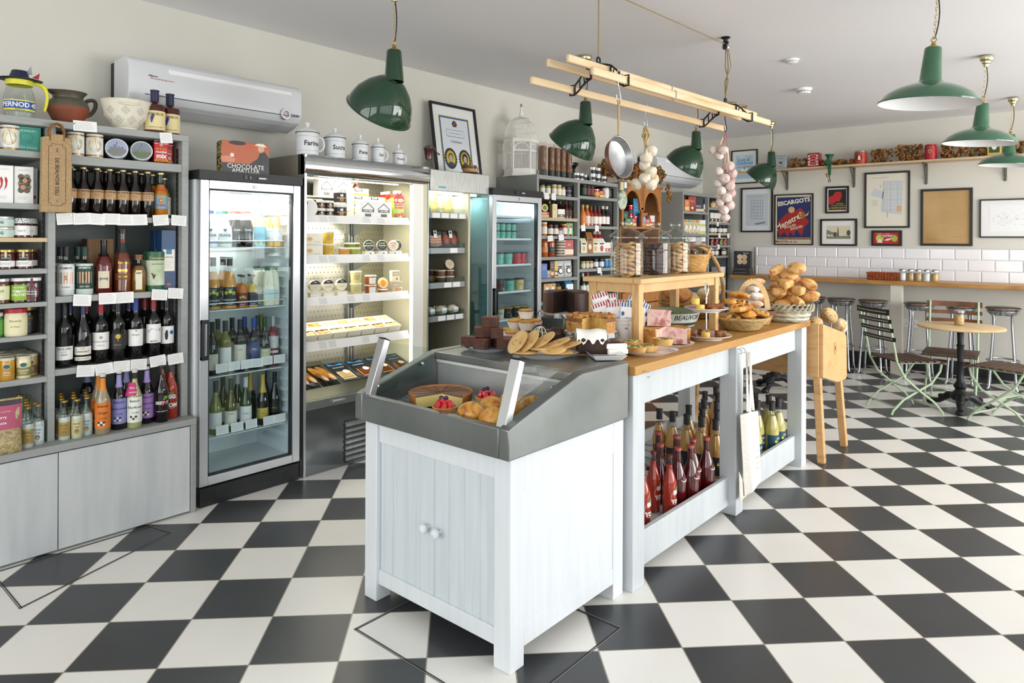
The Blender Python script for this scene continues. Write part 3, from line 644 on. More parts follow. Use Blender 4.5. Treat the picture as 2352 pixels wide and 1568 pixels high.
def bag(K,w,h,d,m,art=None,seal=.02,top=None,lump=.06,seed=1):
 """soft filled pouch with a flat sealed top"""
 b=MB();rnd=random.Random(seed);q=[rnd.uniform(0,6.3)for _ in range(4)]
 def sh(u,v):
  a=2*pi*u;z=h*v;th=d*(sin(min(1,(1-v)/.8)*pi/2)**.7)*(.55+.45*min(1,v/.12))/2;hw=w/2*(1-.08*sin(pi*v))
  c,s_=cos(a),sin(a);k=1+lump*sin(3*a+q[0]+6*v)*sin(5*v+q[1])
  return(th*(abs(c)**.8)*(1 if c>0 else-1)*k,hw*(abs(s_)**.6)*(1 if s_>0 else-1),z)
 b.grid(sh,24,12,m);K.part('pouch',b)
 if top:t=MB();t.box(-.004,.004,-w/2,w/2,h-top[0],h,top[1]);K.part('header',t)
 if art:
  a=MB();f=lambda u,v:(d/2*(sin(min(1,(1-v/h)/.8)*pi/2)**.7)*(.55+.45*min(1,v/h/.12))*(max(.05,1-(2*u/w)**2))**.4*(1+lump)+.0015,u,v);art(a,f,w,h);K.part('label',a)
CARDK=[]
def card_kit(K,seed,w=.078,h=.055):
 b=MB();b.box(-.0004,.0004,-w/2,w/2,-h,0,PAPER);K.part('card',b)
 a=MB();L=plx(.0007);lines(L,w*.42,-h*.86,-h*.1,7,mt('#8c8d90',.8),seed,.0011)(a);K.part('printing',a)
def cards(pxs,py,x,where,w=.078,h=.055,group='price cards',tilt=6):
 for i,px in enumerate(pxs):
  yy=py[i]if isinstance(py,(list,tuple))else py
  k=kit('card%d_%g'%(i%4,w),card_kit,i%4+3,w,h);p=at(px,yy,'x',x);rnd=random.Random(px)
  nth='only' if len(pxs)==1 else ORD[i]
  put(k,'price_card',f'white price card, {nth} from the left {where}','price card',p+Vector((.001+.0012*(i%2),0,.008)),0,group,rot=(radians(rnd.uniform(-tilt,tilt)),radians(-4),radians(rnd.uniform(-4,4))))
# ================================================================ stock of the grey unit on the left
DKG=mt('#0f100f',.06,coat=.4);DKB=mt('#160d08',.06,coat=.4);GRNG=mt('#11180f',.06,coat=.4);AMB=mt('#a8641c',.08,coat=.3);KR=mt('#c19c72',.7);CREAM=mt('#efe3bf',.6);CG=glass('#f3f7f5','bottle',1.2);NAVY=mt('#1d2448',.35);WINE_R=mt('#8e1f26',.35)
SLIM={'preserve_jar':.84,'chutney_jar':.85,'mustard_pot':.84,'jam_jar':.88,'fig_jar':.85,'mustard_jar':.9,'tonic_bottle':.92,'biscuit_tin':.86,'snack_tin':.95,'cracker_box':.93,'biscuit_box':.93,'spirit_bottle':.94,'beer_bottle':.95}
def stand(k,name,label,cat,px,x,z,group=None,rz=-.28,py=700):
 lo,hi=(1.053,1.612)if px>118 else(-9,1.0)
 q=SLIM.get(name,1);x,y=settle(k,x,yx(px,x,py),z,rz,lo if z<1.9 else-9,hi if z<1.9 else 1.65,-3.632 if z<.6 else-3.722,q=q);o=put(k,name,label,cat,(x,y,z+.0006),rz,group);o.scale=(q,q,1);return o
def pitcher(K):
 b=MB();b.lathe([(0,.004),(.05,.004),(.056,.012),(.066,.06),(.066,.085),(.058,.13),(.046,.165),(.044,.172)],CG,28);b.lathe([(.05,.0),(.055,.01),(.06,.035)],mt('#c3c7c4',.15),28,fn=lambda r,a,z:r*(1+.02*sin(20*a)));K.part('glass_body',b)
 Y=mt('#e6e03c',.35);c=MB();c.lathe([(.046,.165),(.054,.165),(.055,.19),(.05,.192),(0,.192)],Y,24);K.part('yellow_collar',c)
 h=MB();h.tube(bez((0,.05,.182),(0,.12,.19),(0,.115,.12),(0,.098,.055)),[.007,.008,.009,.009,.009,.009,.008,.008,.008,.007,.006],Y,10);K.part('handle',h,label='yellow handle')
 d=MB();N_=mt('#1a2140',.5);d.lathe([(0,.24),(.03,.235),(.04,.205),(.075,.193),(.06,.188),(0,.19)],N_,24,fn=lambda r,a,z:r*(1+.25*sin(a)**2*(z<.2)));K.part('hat_lid',d,label='navy hat shaped lid')
 f=MB();f.prism([(.02,.22),(.045,.265),(.05,.225)],-.004,.004,mt('#9a9ea6',.5),'x');f.prism([(.05,.21),(.08,.235),(.075,.205)],-.004,.004,RED,'x');K.part('feather',f)
 l=MB();C=cyl(.0672);l.rect(-.075,.075,.05,.085,C,mt('#2b55a8',.5),16);l.rect(-.075,.075,.085,.09,C,Y,16);l.rect(-.075,.075,.042,.05,C,Y,16);T=cyl(.068,.067);l.text('PERNOD 45',.03,T,WHITE,.03);l.text('ANISETTE',.009,cyl(.068,.046),mt('#6a5a10',.5));K.part('label',l)
put(kit('pitcher',pitcher),'pitcher','clear glass pitcher with yellow handle and navy hat lid','pitcher',(-3.87,yx(44,-3.87,270),1.9905),-.2)
def jug(K):
 U,L_=mn('#4a463a','#5c5646',9,.45,.1),mn('#8c4526','#6e3a26',4,.6,.15)
 pr=[(0,0),(.055,0),(.062,.02),(.088,.07),(.092,.092),(.084,.118),(.064,.136),(.066,.15),(.082,.168),(.078,.168),(.06,.148),(.058,.135)]
 b=MB();b.lathe(pr,[L_]*4+[U]*8,30,fn=lambda r,a,z:r*(1+.22*max(0,cos(a+pi/2))**10*(z>.15)));K.part('body',b)
 h=MB();h.tube(bez((0,.075,.13),(0,.15,.19),(0,.14,.08),(0,.078,.06),14),.0095,U,10);K.part('handle',h)
put(kit('jug',jug),'jug','brown stoneware jug with dark glazed rim beside the colander','jug',(-3.88,yx(156,-3.88,280),1.9905),.1)
def colander(K):
 E_=mt('#e9e4d3',.22);b=MB();b.lathe([(0,.006),(.045,.006),(.06,.012),(.098,.07),(.112,.13),(.118,.145),(.12,.147),(.115,.143),(.094,.07),(.056,.018),(0,.014)],E_,36);b.lathe([(.05,0),(.058,.0),(.056,.014),(.05,.01)],E_,30)
 for cx in range(-4,5):
  for kz,z0 in((0,.045),(1,.09)):
   for i in range(4):
    for j in range(4):
     u,v=(i-j)*.006,(i+j-3)*.006;z=z0+v;a=cx*.7+(.35 if kz else 0);r=.06+(z-.012)*.66 if z<.07 else .098+(z-.07)*.235
     b.disc((u,z),.0019,lambda p,q,r=r,a=a:((r+.0016)*cos(a+p/r),(r+.0016)*sin(a+p/r),q),mt('#3a3832',.7),6)
 K.part('bowl',b);h=MB()
 for s in(-1,1):h.tube([(.116*cos(s*pi/2+t*.42),.116*sin(s*pi/2+t*.42)*(1+.16*(1-t*t)),.128-.012*(1-t*t))for t in[q/5 for q in range(-5,6)]],.0055,E_,8);K.part('handle',h)if s<0 else None;h=MB()if s<0 else h
 K.part('handle',h)
put(kit('colander',colander),'colander','cream enamel colander with pierced diamond patterns','colander',(-3.80,yx(278,-3.86,290),1.9905),1.4)
def parrot(l,T,s):
 B=mt('#27408c',.5);l.poly([(-.03,.0),(-.022,.02),(-.014,.026),(-.008,.018),(-.012,0),(-.022,-.03),(-.026,-.026)],lambda u,v:T(u*s,.075+v*s),B);l.poly([(-.012,.018),(-.0,.022),(-.01,.004)],lambda u,v:T(u*s,.075+v*s),mt('#d98b3d',.5))
def rum(K):
 bottle(K,.05,.225,'spirit',mt('#4a1c0c',.07,coat=.4),None,1,NAVY,.27,1.1,[(.06,.5,75,mt('#e6d6a0',.6),[('DOORLYS',.017,.42,mt('#3a3526',.6),.012),('BARBADOS RUM',.009,.12,mt('#6b5c33',.6))])],'dark blue foil cap')
 l=MB();parrot(l,cyl(.052),.9);K.part('parrot_mark',l)
stand(kit('rum',rum),'rum_bottle','dark rum bottle with parrot label, left of the pair on top of the unit','bottle',355,-3.775,1.99,'rum bottles on top',-.25,300)
stand(kit('rum',rum),'rum_bottle','dark rum bottle with parrot label, right of the pair on top of the unit','bottle',399,-3.775,1.99,'rum bottles on top',-.3,300)
def wtin(K):
 b=MB();G=mt('#a8884a',.35,.5);Wt=mt('#efeeea',.3);b.lathe([(0,0),(.043,0),(.044,.004),(.044,.012),(.044,.096),(.044,.104),(.044,.112),(.042,.114),(0,.114)],[Wt,Wt,G,Wt,G,Wt,Wt,Wt],28,fn=lambda r,a,z:r*(1+(.012*sin(7*a)if z>.11 else 0)));K.part('tin',b)
 l=MB();C=cyl(.0448,.058);l.disc((0,0),.034,C,G,28);l.disc((0,0),.026,cyl(.0453,.058),mn('#d8c48a','#efe6cc',60,.6),24)
 for i in range(28):a=2*pi*i/28;l.disc((.030*cos(a),.030*sin(a)),.0014,cyl(.0456,.058),Wt,6)
 K.part('label',l)
for px,lb in((22,'white and gold biscuit tin at the far left of the tin shelf'),(173,'white and gold biscuit tin right beside the hanging jute bag'),(217,'white and gold biscuit tin left of the round picture tins')):stand(kit('wtin',wtin),'biscuit_tin',lb,'tin',px,-3.79,1.838,'white and gold biscuit tins',py=330)
TEAL=mt('#4aa897',.5)
def teal(K):
 def art(a,f,w,h):
  D=mt('#2c7a6c',.5)
  for q in((-w*.44,w*.44,h*.9,h*.91),(-w*.44,w*.44,h*.08,h*.09),(-w*.44,-w*.43,h*.08,h*.91),(w*.43,w*.44,h*.08,h*.91)):a.rect(*q,f,D)
  a.text('FINE ENGLISH',.012,lambda u,v:f(u,h*.83+v),mt('#d9efe6',.5),.01);a.text('BATH OVALS',.015,lambda u,v:f(u,h*.16+v),mt('#d9efe6',.5),.01);a.disc((0,h*.58),.026,f,D,24,.018);a.disc((0,h*.58),.0245,lambda u,v:(f(u,v)[0]+.0005,)+f(u,v)[1:],TEAL,24,.0165)
  lines(lambda u,v:f(u,v),.03,h*.3,h*.42,2,D,4)(a)
 box(K,.06,.12,.116,TEAL,art)
stand(kit('teal',teal),'biscuit_box','teal biscuit box in front, behind the hanging jute bag','box',77,-3.80,1.838,'teal biscuit boxes',-.1,330)
stand(kit('teal',teal),'biscuit_box','teal biscuit box standing behind the other teal box','box',68,-3.885,1.838,'teal biscuit boxes',-.1,330)
def rtin(K,sky,land):
 b=MB();b.T=Matrix.Translation((0,0,.052))@Matrix.Rotation(radians(80),4,'Y');b.lathe([(0,-.03),(.05,-.03),(.051,0),(.0515,.001),(.0515,.012),(.049,.014),(.046,.0125),(0,.0125)],mt('#e3e5e8',.3),32);K.part('tin',b)
 l=MB();l.T=b.T;f=lambda u,v:(-v,u,.0132);l.disc((0,0),.0455,f,sky,28);g=lambda u,v:(-v,u,.0136)
 l.poly([(-.043,-.012),(-.03,-.006),(-.02,.004),(0,.004),(.02,.002),(.043,-.006),(.041,-.02),(.02,-.039),(-.02,-.039),(-.041,-.02)],g,land);h=lambda u,v:(-v,u,.014)
 for x,w,t in((-.025,.012,.008),(-.008,.014,.02),(.008,.01,.012),(.024,.014,.009)):l.rect(x-w/2,x+w/2,-.008,t,h,mt('#8b8f9c',.6))
 l.rect(-.002,.002,.02,.034,h,mt('#6b6f80',.6));K.part('picture',l)
stand(kit('rt1',rtin,mt('#aeb9d8',.5),mt('#8c8a84',.5)),'round_tin','round white tin with a palace picture on its lid','tin',265,-3.78,1.838,'round picture tins',-.3,345)
stand(kit('rt2',rtin,mt('#8f9aa6',.5),mt('#74805f',.5)),'round_tin','round white tin with a castle landscape on its lid','tin',314,-3.78,1.838,'round picture tins',-.3,345)
def mumbai(K):
 def art(a,f,w,h):
  a.text('New York Delhi',.0105,lambda u,v:f(u,h*.90+v),WHITE,.02);a.text('hot & spicy',.012,lambda u,v:f(u,h*.64+v),mt('#e0b93c',.5),.02);a.text('mumbai',.0175,lambda u,v:f(u,h*.5+v),WHITE,.02);a.text('mix',.034,lambda u,v:f(u,h*.3+v),WHITE,.03);a.text('*',.04,lambda u,v:f(u,h*.72+v),WHITE,.02)
  for i in range(9):a.disc((-w*.4+w*.8*i/8,h*(.09+.03*(i%2))),.006,f,mt('#e2a92f',.5),8)
 b=MB();box(K,.06,.07,.11,mt('#c4262b',.35),art,.006);c=MB();c.box(-.029,.029,-.034,.034,.11,.116,ALU);K.part('lid',c,bevel=.002,label='silver lid')
stand(kit('mumbai',mumbai),'snack_tin','red mumbai mix tin, left one of the pair','tin',360,-3.775,1.838,'red snack mix tins',-.2,355);stand(kit('mumbai',mumbai),'snack_tin','red mumbai mix tin, right one of the pair by the side panel','tin',402,-3.775,1.838,'red snack mix tins',-.2,355)
def cracker(K,kind):
 def art(a,f,w,h):
  lines(f,w*.3,h*.86,h*.93,1,GREY_P,2)(a);lines(f,w*.3,h*.1,h*.2,2,GREY_P,3)(a)
  if kind==0:
   for d in(-.008,.01):a.poly([(d-.006,h*.66),(d,h*.7),(d+.006,h*.6),(d+.003,h*.45),(d-.008,h*.33),(d-.002,h*.5)],f,mt('#b5241c',.4))
  elif kind==1:
   for i in range(5):
    for j in range(2):a.disc((-.012+j*.024+.004*(i%2),h*(.36+.09*i)),.0135,f,mt(('#57614a','#6d5a55','#7d8062')[(i+j)%3],.5),10)
   for p in((.004,.62),(-.004,.44)):a.disc((p[0],h*p[1]),.011,lambda u,v:(f(u,v)[0]+.0006,)+f(u,v)[1:],mt('#c98d72',.5),10)
  else:
   a.disc((0,h*.55),.034,f,GREY_P,24,.026);a.disc((0,h*.55),.0325,lambda u,v:(f(u,v)[0]+.0005,)+f(u,v)[1:],WHITE,24,.0245);g=lambda u,v:(f(u,v)[0]+.001,)+f(u,v)[1:];a.text('WALNUT',.012,lambda u,v:g(u,h*.55+v),INK);[a.disc((-.02+i*.011,h*(.2+.04*(i%2))),.009,f,mt('#8a4f2c',.5),10)for i in range(5)]
 box(K,.05,.078,.17,mt('#f1f1ef',.5),art)
for px,k,lb in((7,0,'white cracker box with two red chillies printed on it'),(49,1,'white cracker box with figs printed on it'),(92,2,'white walnut biscuit box partly behind the jute bag')):stand(kit('crk%d'%k,cracker,k),'cracker_box',lb,'box',px,-3.775,1.597,'white cracker boxes',-.15,430)
def jutebag(K):
 J=mn('#b59a72','#a38660',150,.85,.2);b=MB();b.prism([(-.062,0),(.062,0),(.06,.345),(.028,.35),(.026,.362),(-.026,.362),(-.028,.35),(-.058,.345)],-.006,.03,J,'x');K.part('bag',b,bevel=.004)
 h=MB();B=wood('#8a5a22','#6b4418')
 for x in(.012,.026):h.tube([(x,-.027,.33),(x,-.03,.375),(x,-.018,.405),(x,0,.412),(x,.018,.405),(x,.03,.375),(x,.027,.33)],.0055,B,8)
 K.part('handle',h,label='curved bamboo handle');a=MB();f=plx(.0308);I=mt('#2c2822',.8);w,z0,z1=.034,.03,.315
 for q in((-w+.012,w-.012,z0,z0+.0015),(-w+.012,w-.012,z1,z1+.0015),(-w,-w+.0015,z0+.012,z1-.012),(w,w+.0015,z0+.012,z1-.012)):a.rect(*q,f,I)
 for sx in(-1,1):
  for z,s in((z0,1),(z1,-1)):a.rect(min(sx*(w-.012),sx*w),max(sx*(w-.012),sx*w),z+s*.011,z+s*.011+.0015,f,I);a.rect(sx*(w-.0125)-.0007,sx*(w-.0125)+.0007,min(z,z+s*.012),max(z,z+s*.012),f,I)
 a.text('THE',.011,lambda u,v:f(v,.288-u),I,.01);a.text('DE BEAUVOIR DELI',.0215,lambda u,v:f(v,.165-u),I,.012,sx=.95);a.text('Co',.011,lambda u,v:f(v,.052-u),I,.01);K.part('printing',a)
put(kit('jute',jutebag),'bottle_bag','jute bottle bag with bamboo handles hanging on the shelf divider','bag',(UX+.012,yx(125,UX,400),1.56),-.05)
def hook(K):b=MB();b.tube([(0,0,.0),(.02,0,.004),(.03,0,-.004),(.03,0,-.014),(.024,0,-.018)],.002,BRASS,6);K.part('hook',b)
put(kit('hook',hook),'hook','small brass hook holding the jute bag','hook',(UX,yx(125,UX,290),1.972),0)
def beer(K,cap='#c9b98c'):
 L=kit_lab=[(.36,.55,100,KR,[('THE KERNEL',.0125,.51,INK,.01),('PALE ALE',.006,.455,INK),('5.5% VOL',.005,.42,INK)])]
 bottle(K,.0305,.236,'beer',mt('#130b07',.06,coat=.5),None,1,mt(cap,.35,.5),.035,1.12,L)
BEER=kit('beer',beer)
fr=[160,184,222,252,282,310,339]
for i,px in enumerate(fr):stand(BEER,'beer_bottle',f'dark beer bottle with kraft label, {ORD[i]} from the left in the front row','bottle',px,-3.765-.004*(i%2),1.548,'dark beer bottles',-.35,450)
bk=[167,195,209,236,265,294,320]
for i,px in enumerate(bk):stand(BEER,'beer_bottle',f'dark beer bottle with kraft label, {ORD[i]} from the left in the back row','bottle',px,-3.875-.01*(i%2),1.548,'dark beer bottles',-.2,450)
def cider(K):bottle(K,.034,.236,'beer',CG,mt('#b5701f',.06,coat=.4),.75,mt('#d9c58c',.3,.6),.035,1.12,[(.2,.5,95,mt('#7d9fae',.5),[('OLIVER',.014,.46,mt('#d8b03a',.5),.02),('Cider',.018,.28,mt('#b52b22',.5),.02)]),(.6,.64,60,mt('#c94a26',.5),[])]);l=MB();T=cyl(.036);l.disc((0,.09),.011,T,mt('#c85a24',.5),12);l.disc((0,.09),.006,cyl(.0365),mt('#e2c14a',.5),10);K.part('emblem',l)
def perry(K):bottle(K,.0335,.214,'beer',CG,mt('#8c7a35',.06,coat=.4),.75,mt('#d9c58c',.3,.6),.035,1.12,[(.08,.52,75,mt('#f2f0e6',.6),[('PERRY',.017,.45,INK,.012)])]);l=MB();T=cyl(.0352);l.disc((-.008,.052),.009,T,mt('#b9913c',.5),12,.012);l.disc((.01,.055),.009,T,mt('#caa04a',.5),12,.012);K.part('emblem',l)
stand(kit('cider',cider),'cider_bottle','amber cider bottle with colourful label in the front row','bottle',369,-3.77,1.548,None,-.3,450);stand(kit('perry',perry),'perry_bottle','short perry bottle with pears on a white label','bottle',401,-3.77,1.548,None,-.3,450)
stand(kit('cider',cider),'cider_bottle','amber cider bottle standing behind the front cider bottle','bottle',356,-3.87,1.548,None,-.3,450)
DJAM=mt('#3a160d',.1,coat=.4);MINT=mt('#c3ddd6',.5)
def fig(K):jar(K,.052,.047,mt('#d9d2b8',.3),ALUM,.2,MINT,(.12,.72,110),[('FIG',.017,.42,mt('#1c2f2c',.5),.03)])
for j,w_ in enumerate(('bottom','top')):put(kit('fig',fig),'fig_jar',f'small mint labelled fig jar, {w_} of the stack of two','jar',(-3.775,yx(0,-3.775,520),1.4425+j*.0478),-.2,'fig jars')
GING=mn('#222325','#dcdcdc',150,.8,0,vor=True,lo=.3,hi=.4)
def ging(K):jar(K,.036,.088,mt('#3c140a',.1,coat=.4),WHITE,.22,PAPER,(.12,.62,95),[('(( jam ))',.011,.36,INK)],cloth=GING)
stand(kit('ging',ging),'jam_jar','jam jar with checked cloth lid, left of the pair','jar',50,-3.765,1.442,'jam jars with cloth lids',py=525);stand(kit('ging',ging),'jam_jar','jam jar with checked cloth lid, right of the pair by the divider','jar',90,-3.765,1.442,'jam jars with cloth lids',py=525)
def pres(K):jar(K,.0385,.088,mt('#4a1d0d',.1,coat=.4),mt('#b39a52',.3,.6),.13,PAPER,(.12,.42,85),[],lidlab='gold lid');l=MB();C=cyl(.0392);l.rect(-.02,.02,.44*.088,.68*.088,C,mt('#1c1a18',.5),6);l.text('Preserve',.009,cyl(.0398,.05),WHITE);l.rect(-.005,.005,.6*.088,.96*.088,cyl(.0402),mt('#d9cda4',.6),2);K.part('paper_seal',l)
for i,px in enumerate((14,54,93)):stand(kit('pres',pres),'preserve_jar',f'gold lidded preserve jar with paper seal, {ORD[i]} of the three','jar',px,-3.765,1.30,'gold lidded preserve jars',py=600)
def chut(K,k):
 if k==0:jar(K,.044,.112,mt('#5a3a1c',.12,coat=.4),ALUM,.12,mt('#dfe0b8',.6),(.15,.7,80),[('PICKLE',.014,.5,INK,.01)])
 if k==1:jar(K,.044,.112,DJAM,mt('#e8e8e4',.35),.13,mt('#8db52c',.5),(.1,.72,95),[('TOMATO',.0155,.46,WHITE,.03),('CHUTNEY',.0155,.32,WHITE,.03),('Isle of Wight',.01,.62,WHITE,.01)])
 if k==2:jar(K,.044,.112,mt('#23100c',.1,coat=.4),mt('#e8e8e4',.35),.13,None,tagm=(mt('#6d1f33',.5),[('Red Onion',.0105,.44,WHITE),('Marmalade',.0095,.34,WHITE)]))
for px,k,lb in((-1,0,'pickle jar with pale label at the left picture edge'),(41,1,'tomato chutney jar with a lime green label'),(86,2,'red onion marmalade jar with a maroon hanging tag')):stand(kit('chut%d'%k,chut,k),'chutney_jar',lb,'jar',px,-3.765,1.146,'chutney jars',py=660)
def must(K,k):
 if k==0:jar(K,.053,.126,mt('#ded3b4',.3),mt('#a3222c',.35),.16,mt('#e6e0b4',.6),(.1,.66,80),[('Moutarde',.014,.56,mt('#8a3a22',.5)),('de Meaux',.011,.36,mt('#5a6a2c',.5))],lidlab='red wax lid')
 if k==1:jar(K,.053,.126,mt('#191613',.25),mt('#a8893f',.3,.6),.13,mt('#1f1b16',.4),(.1,.7,80),[('Moutarde Royale',.011,.58,mt('#a08a54',.5)),('Pommery',.013,.38,mt('#a08a54',.5))],lidlab='gold lid')
 if k==2:jar(K,.05,.11,mt('#3d7a3a',.3),mt('#d8d8d2',.4),.15,mt('#5ea04a',.5),(.1,.7,80),[('PESTO',.014,.4,WHITE)])
for px,x,k,lb in((-18,-3.79,2,'green labelled jar at the left picture edge'),(27,-3.77,0,'cream stoneware mustard pot with red wax lid'),(78,-3.77,1,'black mustard pot with gold lid, front one'),(66,-3.9,1,'black mustard pot with gold lid, behind the front one')):stand(kit('must%d'%k,must,k),'mustard_pot',lb,'jar',px,x,.994,'mustard pots',py=740)
def mj(K,c1,c2,t):jar(K,.0325,.1,mt(c1,.15,coat=.3),mt('#d9d4bd',.35),.12,mt(c2,.5),(.12,.5,100),[(t,.011,.36,WHITE,.01),('Mustard',.009,.25,WHITE)]);l=MB();l.disc((0,.062),.017,cyl(.0337),WHITE,18,.011);l.disc((0,.062),.0155,cyl(.0341),mt('#2d5f57',.5),18,.0095);K.part('emblem',l)
MK=[kit('mj0',mj,'#c9921c','#b88a2a','Honey'),kit('mj1',mj,'#e6dcae','#8c8446','Horseradish'),kit('mj2',mj,'#c9a65a','#7d5b30','Dijon')]
MN=['yellow honey','pale horseradish','tan dijon']
for r in range(4):
 for i,px in enumerate((16,54,91)):stand(MK[i],'mustard_jar',f'{MN[i]} mustard jar, '+('in the front row' if r==0 else f'in the {ORD[r]} row back'),'jar',px-r*1,-3.765-r*.073,.799,'small mustard jars',-.25,840)
def tonic(K,g,lm,cap='#c3a24e'):
 bottle(K,.0262,.182,'soda',CG,g,.58,mt(cap,.3,.7),.045,1.14,[(.1,.46,70,lm,[('FEVER',.011,.38,mt('#5a4a26',.5),.01),('TREE',.010,.30,mt('#5a4a26',.5),.01)])],'metal crown cap')
 l=MB();l.disc((0,.035),.011,cyl(.0279),mt('#8b7a40',.4),12,.013);K.part('emblem',l)
G1=mt('#c4cfc9',.05,coat=.5);TK=[kit('tonic0',tonic,G1,mt('#b59a58',.4,.3)),kit('tonic1',tonic,G1,mt('#cfdde4',.4)),kit('tonic2',tonic,mt('#c6cbb2',.05,coat=.5),mt('#d3c998',.4,.2)),kit('tonic3',tonic,G1,mt('#b4cdd0',.4))]
def tonics(cols,where,depth):
 for i,(px,k,xf)in enumerate(cols):
  for r in range(depth):
   x=xf-r*.064;stand(TK[k],'tonic_bottle',f'small tonic bottle, {where}, {ORD[i]} column, '+('front row' if r==0 else f'{ORD[r]} row back'),'bottle',px-r*1,x,.495,'small tonic bottles',-.35,960)
tonics([(63,0,-3.69),(96,1,-3.70)],'in the left bay',5)
tonics([(141,0,-3.705),(170,2,-3.695),(199,3,-3.71)],'in the right bay',4)
def curry(K):
 def art(a,f,w,h):
  a.rect(-w*.47,w*.47,h*.46,h*.88,f,mt('#b2506c',.5),6);g=lambda u,v:(f(u,v)[0]+.0012,)+f(u,v)[1:];a.text('Sri Lankan',.013,lambda u,v:g(u-.01,h*.78+v),mt('#e8b9c2',.5));a.text('Curry',.017,lambda u,v:g(u-.02,h*.68+v),WHITE,.015);a.text('Sauce',.017,lambda u,v:g(u-.02,h*.58+v),WHITE,.015);a.rect(-w*.47,w*.47,h*.88,h*.97,f,mt('#3a3038',.5),6)
 bag(K,.125,.24,.06,mn('#c9b78a','#8d7c50',90,.35,.1),art)
put(kit('curry',curry),'curry_pouch','curry sauce pouch with pink label at the left picture edge','pouch',(-3.655,yx(12,-3.655,1000),.4955),-.05)
def spirit(K,k):
 if k==0:bottle(K,.038,.232,'spirit',CG,mt('#dfe6e6',.05,coat=.5),.66,mt('#232527',.5),.2,1.1,[(.12,.6,80,mt('#eceeec',.6),[('SIPSMITH',.0145,.56,INK,.01),('VODKA',.011,.17,INK)]),(.24,.48,50,mt('#c79a7c',.35,.5),[('S',.03,.36,INK)])],sq=0)
 if k==1:bottle(K,.040,.232,'spirit',CG,mt('#d5dfda',.05,coat=.5),.66,mt('#143a33',.5),.2,1.1,[(.12,.6,80,mt('#1d4238',.5),[('SIPSMITH',.0145,.56,WHITE,.01),('DRY GIN',.011,.17,WHITE)]),(.24,.48,50,mt('#c79a7c',.35,.5),[('S',.03,.36,INK)])])
 if k==2:bottle(K,.040,.265,'squat',mt('#5f1712',.06,coat=.5),None,1,mt('#131314',.3),.3,1.12,[(.1,.42,38,mt('#ded6bd',.6),[('EVAN',.011,.28,INK,.02)]),(.24,.3,60,BLACK,[('Elements',.011,.27,mt('#b8a775',.5))])])
 if k==3:bottle(K,.042,.32,'burgundy',CG,mt('#6d3014',.06,coat=.5),.62,mt('#3a2a1a',.4),.07,1.3,[(.2,.3,60,mt('#7a4a20',.4),[('XO FINE',.012,.25,GOLD)]),(.33,.37,30,GOLD,[]),(.79,.84,120,mt('#7d2b1c',.4),[])]);l=MB();l.text('MAXIME TRIJOL',.012,cyl(.0432,.15),GOLD,.01);l.text('SAGE',.009,cyl(.0432,.10),GOLD);K.part('lettering',l)
 if k==4:bottle(K,.036,.19,'squat',CG,mt('#7d5a24',.06,coat=.5),.74,mt('#7b4a2c',.4),.14,1.7,[(.06,.58,26,mt('#e6dfc4',.6),[('',.01,.3,INK)])]);l=MB();f=cyl(.0344,.06);l.text('SOTOL',.017,lambda u,v:f(v,-u),INK,.01);K.part('lettering',l)
for px,x,k,lb in((151,-3.785,0,'clear vodka bottle with pale copper label, front one'),(139,-3.875,0,'clear vodka bottle half hidden behind the front vodka'),(194,-3.785,1,'clear gin bottle with dark green label, front one'),(178,-3.88,1,'clear gin bottle half hidden behind the front gin'),(238,-3.79,2,'red spirit bottle with black dripped seal'),(281,-3.80,3,'tall cognac bottle with gold lettering'),(318,-3.785,4,'small golden bottle with round wooden stopper')):stand(kit('spirit%d'%k,spirit,k),'spirit_bottle',lb,'bottle',px,x,1.166,'spirit bottles',-.3,650)
def gtin(K):
 b=MB();G=mt('#2c6042',.4);b.lathe([(0,0),(.045,0),(.046,.003),(.046,.03),(.046,.16),(.046,.205),(0,.205)],[G,G,G,mn('#dfe3cf','#9fb38a',6,.5),G,G],28);K.part('tin',b)
 l=MB();C=cyl(.0466);l.poly([(-.05,.075),(-.03,.095),(-.012,.085),(.006,.104),(.03,.098),(.05,.085),(.05,.07),(.02,.065),(-.02,.062)],C,mt('#4c4638',.6));l.text('Connemara',.019,cyl(.047,.172),mt('#d9c98a',.5),.01);l.text('IRISH WHISKEY',.009,cyl(.047,.14),mt('#4a5a44',.5));K.part('label',l)
stand(kit('gtin',gtin),'whiskey_tin','green whiskey tube with hills on it, front one','tin',357,-3.785,1.166,'green whiskey tubes',-.1,620);stand(kit('gtin',gtin),'whiskey_tin','green whiskey tube hidden behind the front one','tin',345,-3.89,1.166,'green whiskey tubes',-.1,620)
def blue(K):
 def art(a,f,w,h):
  a.rect(-w*.4,w*.4,h*.32,h*.68,f,mt('#eeeadd',.6));g=lambda u,v:(f(u,v)[0]+.0006,)+f(u,v)[1:];a.text('ASYLA',.014,lambda u,v:g(u,h*.55+v),INK);a.rect(-.014,.014,h*.6,h*.68,g,mt('#3f7fa0',.5));lines(g,.02,h*.36,h*.5,5,GREY_P,5)(a);a.disc((0,h*.1),.013,f,mt('#b5653c',.5),12,.007);a.disc((0,h*.95),.012,f,mt('#8a4a34',.5),12,.003)
 box(K,.075,.073,.318,mt('#1f4470',.4),art)
stand(kit('blue',blue),'whisky_box','tall blue whisky carton, front one by the side panel','box',404,-3.79,1.166,'blue whisky cartons',-.05,600);stand(kit('blue',blue),'whisky_box','tall blue whisky carton standing behind the front one','box',394,-3.88,1.166,'blue whisky cartons',-.05,600)
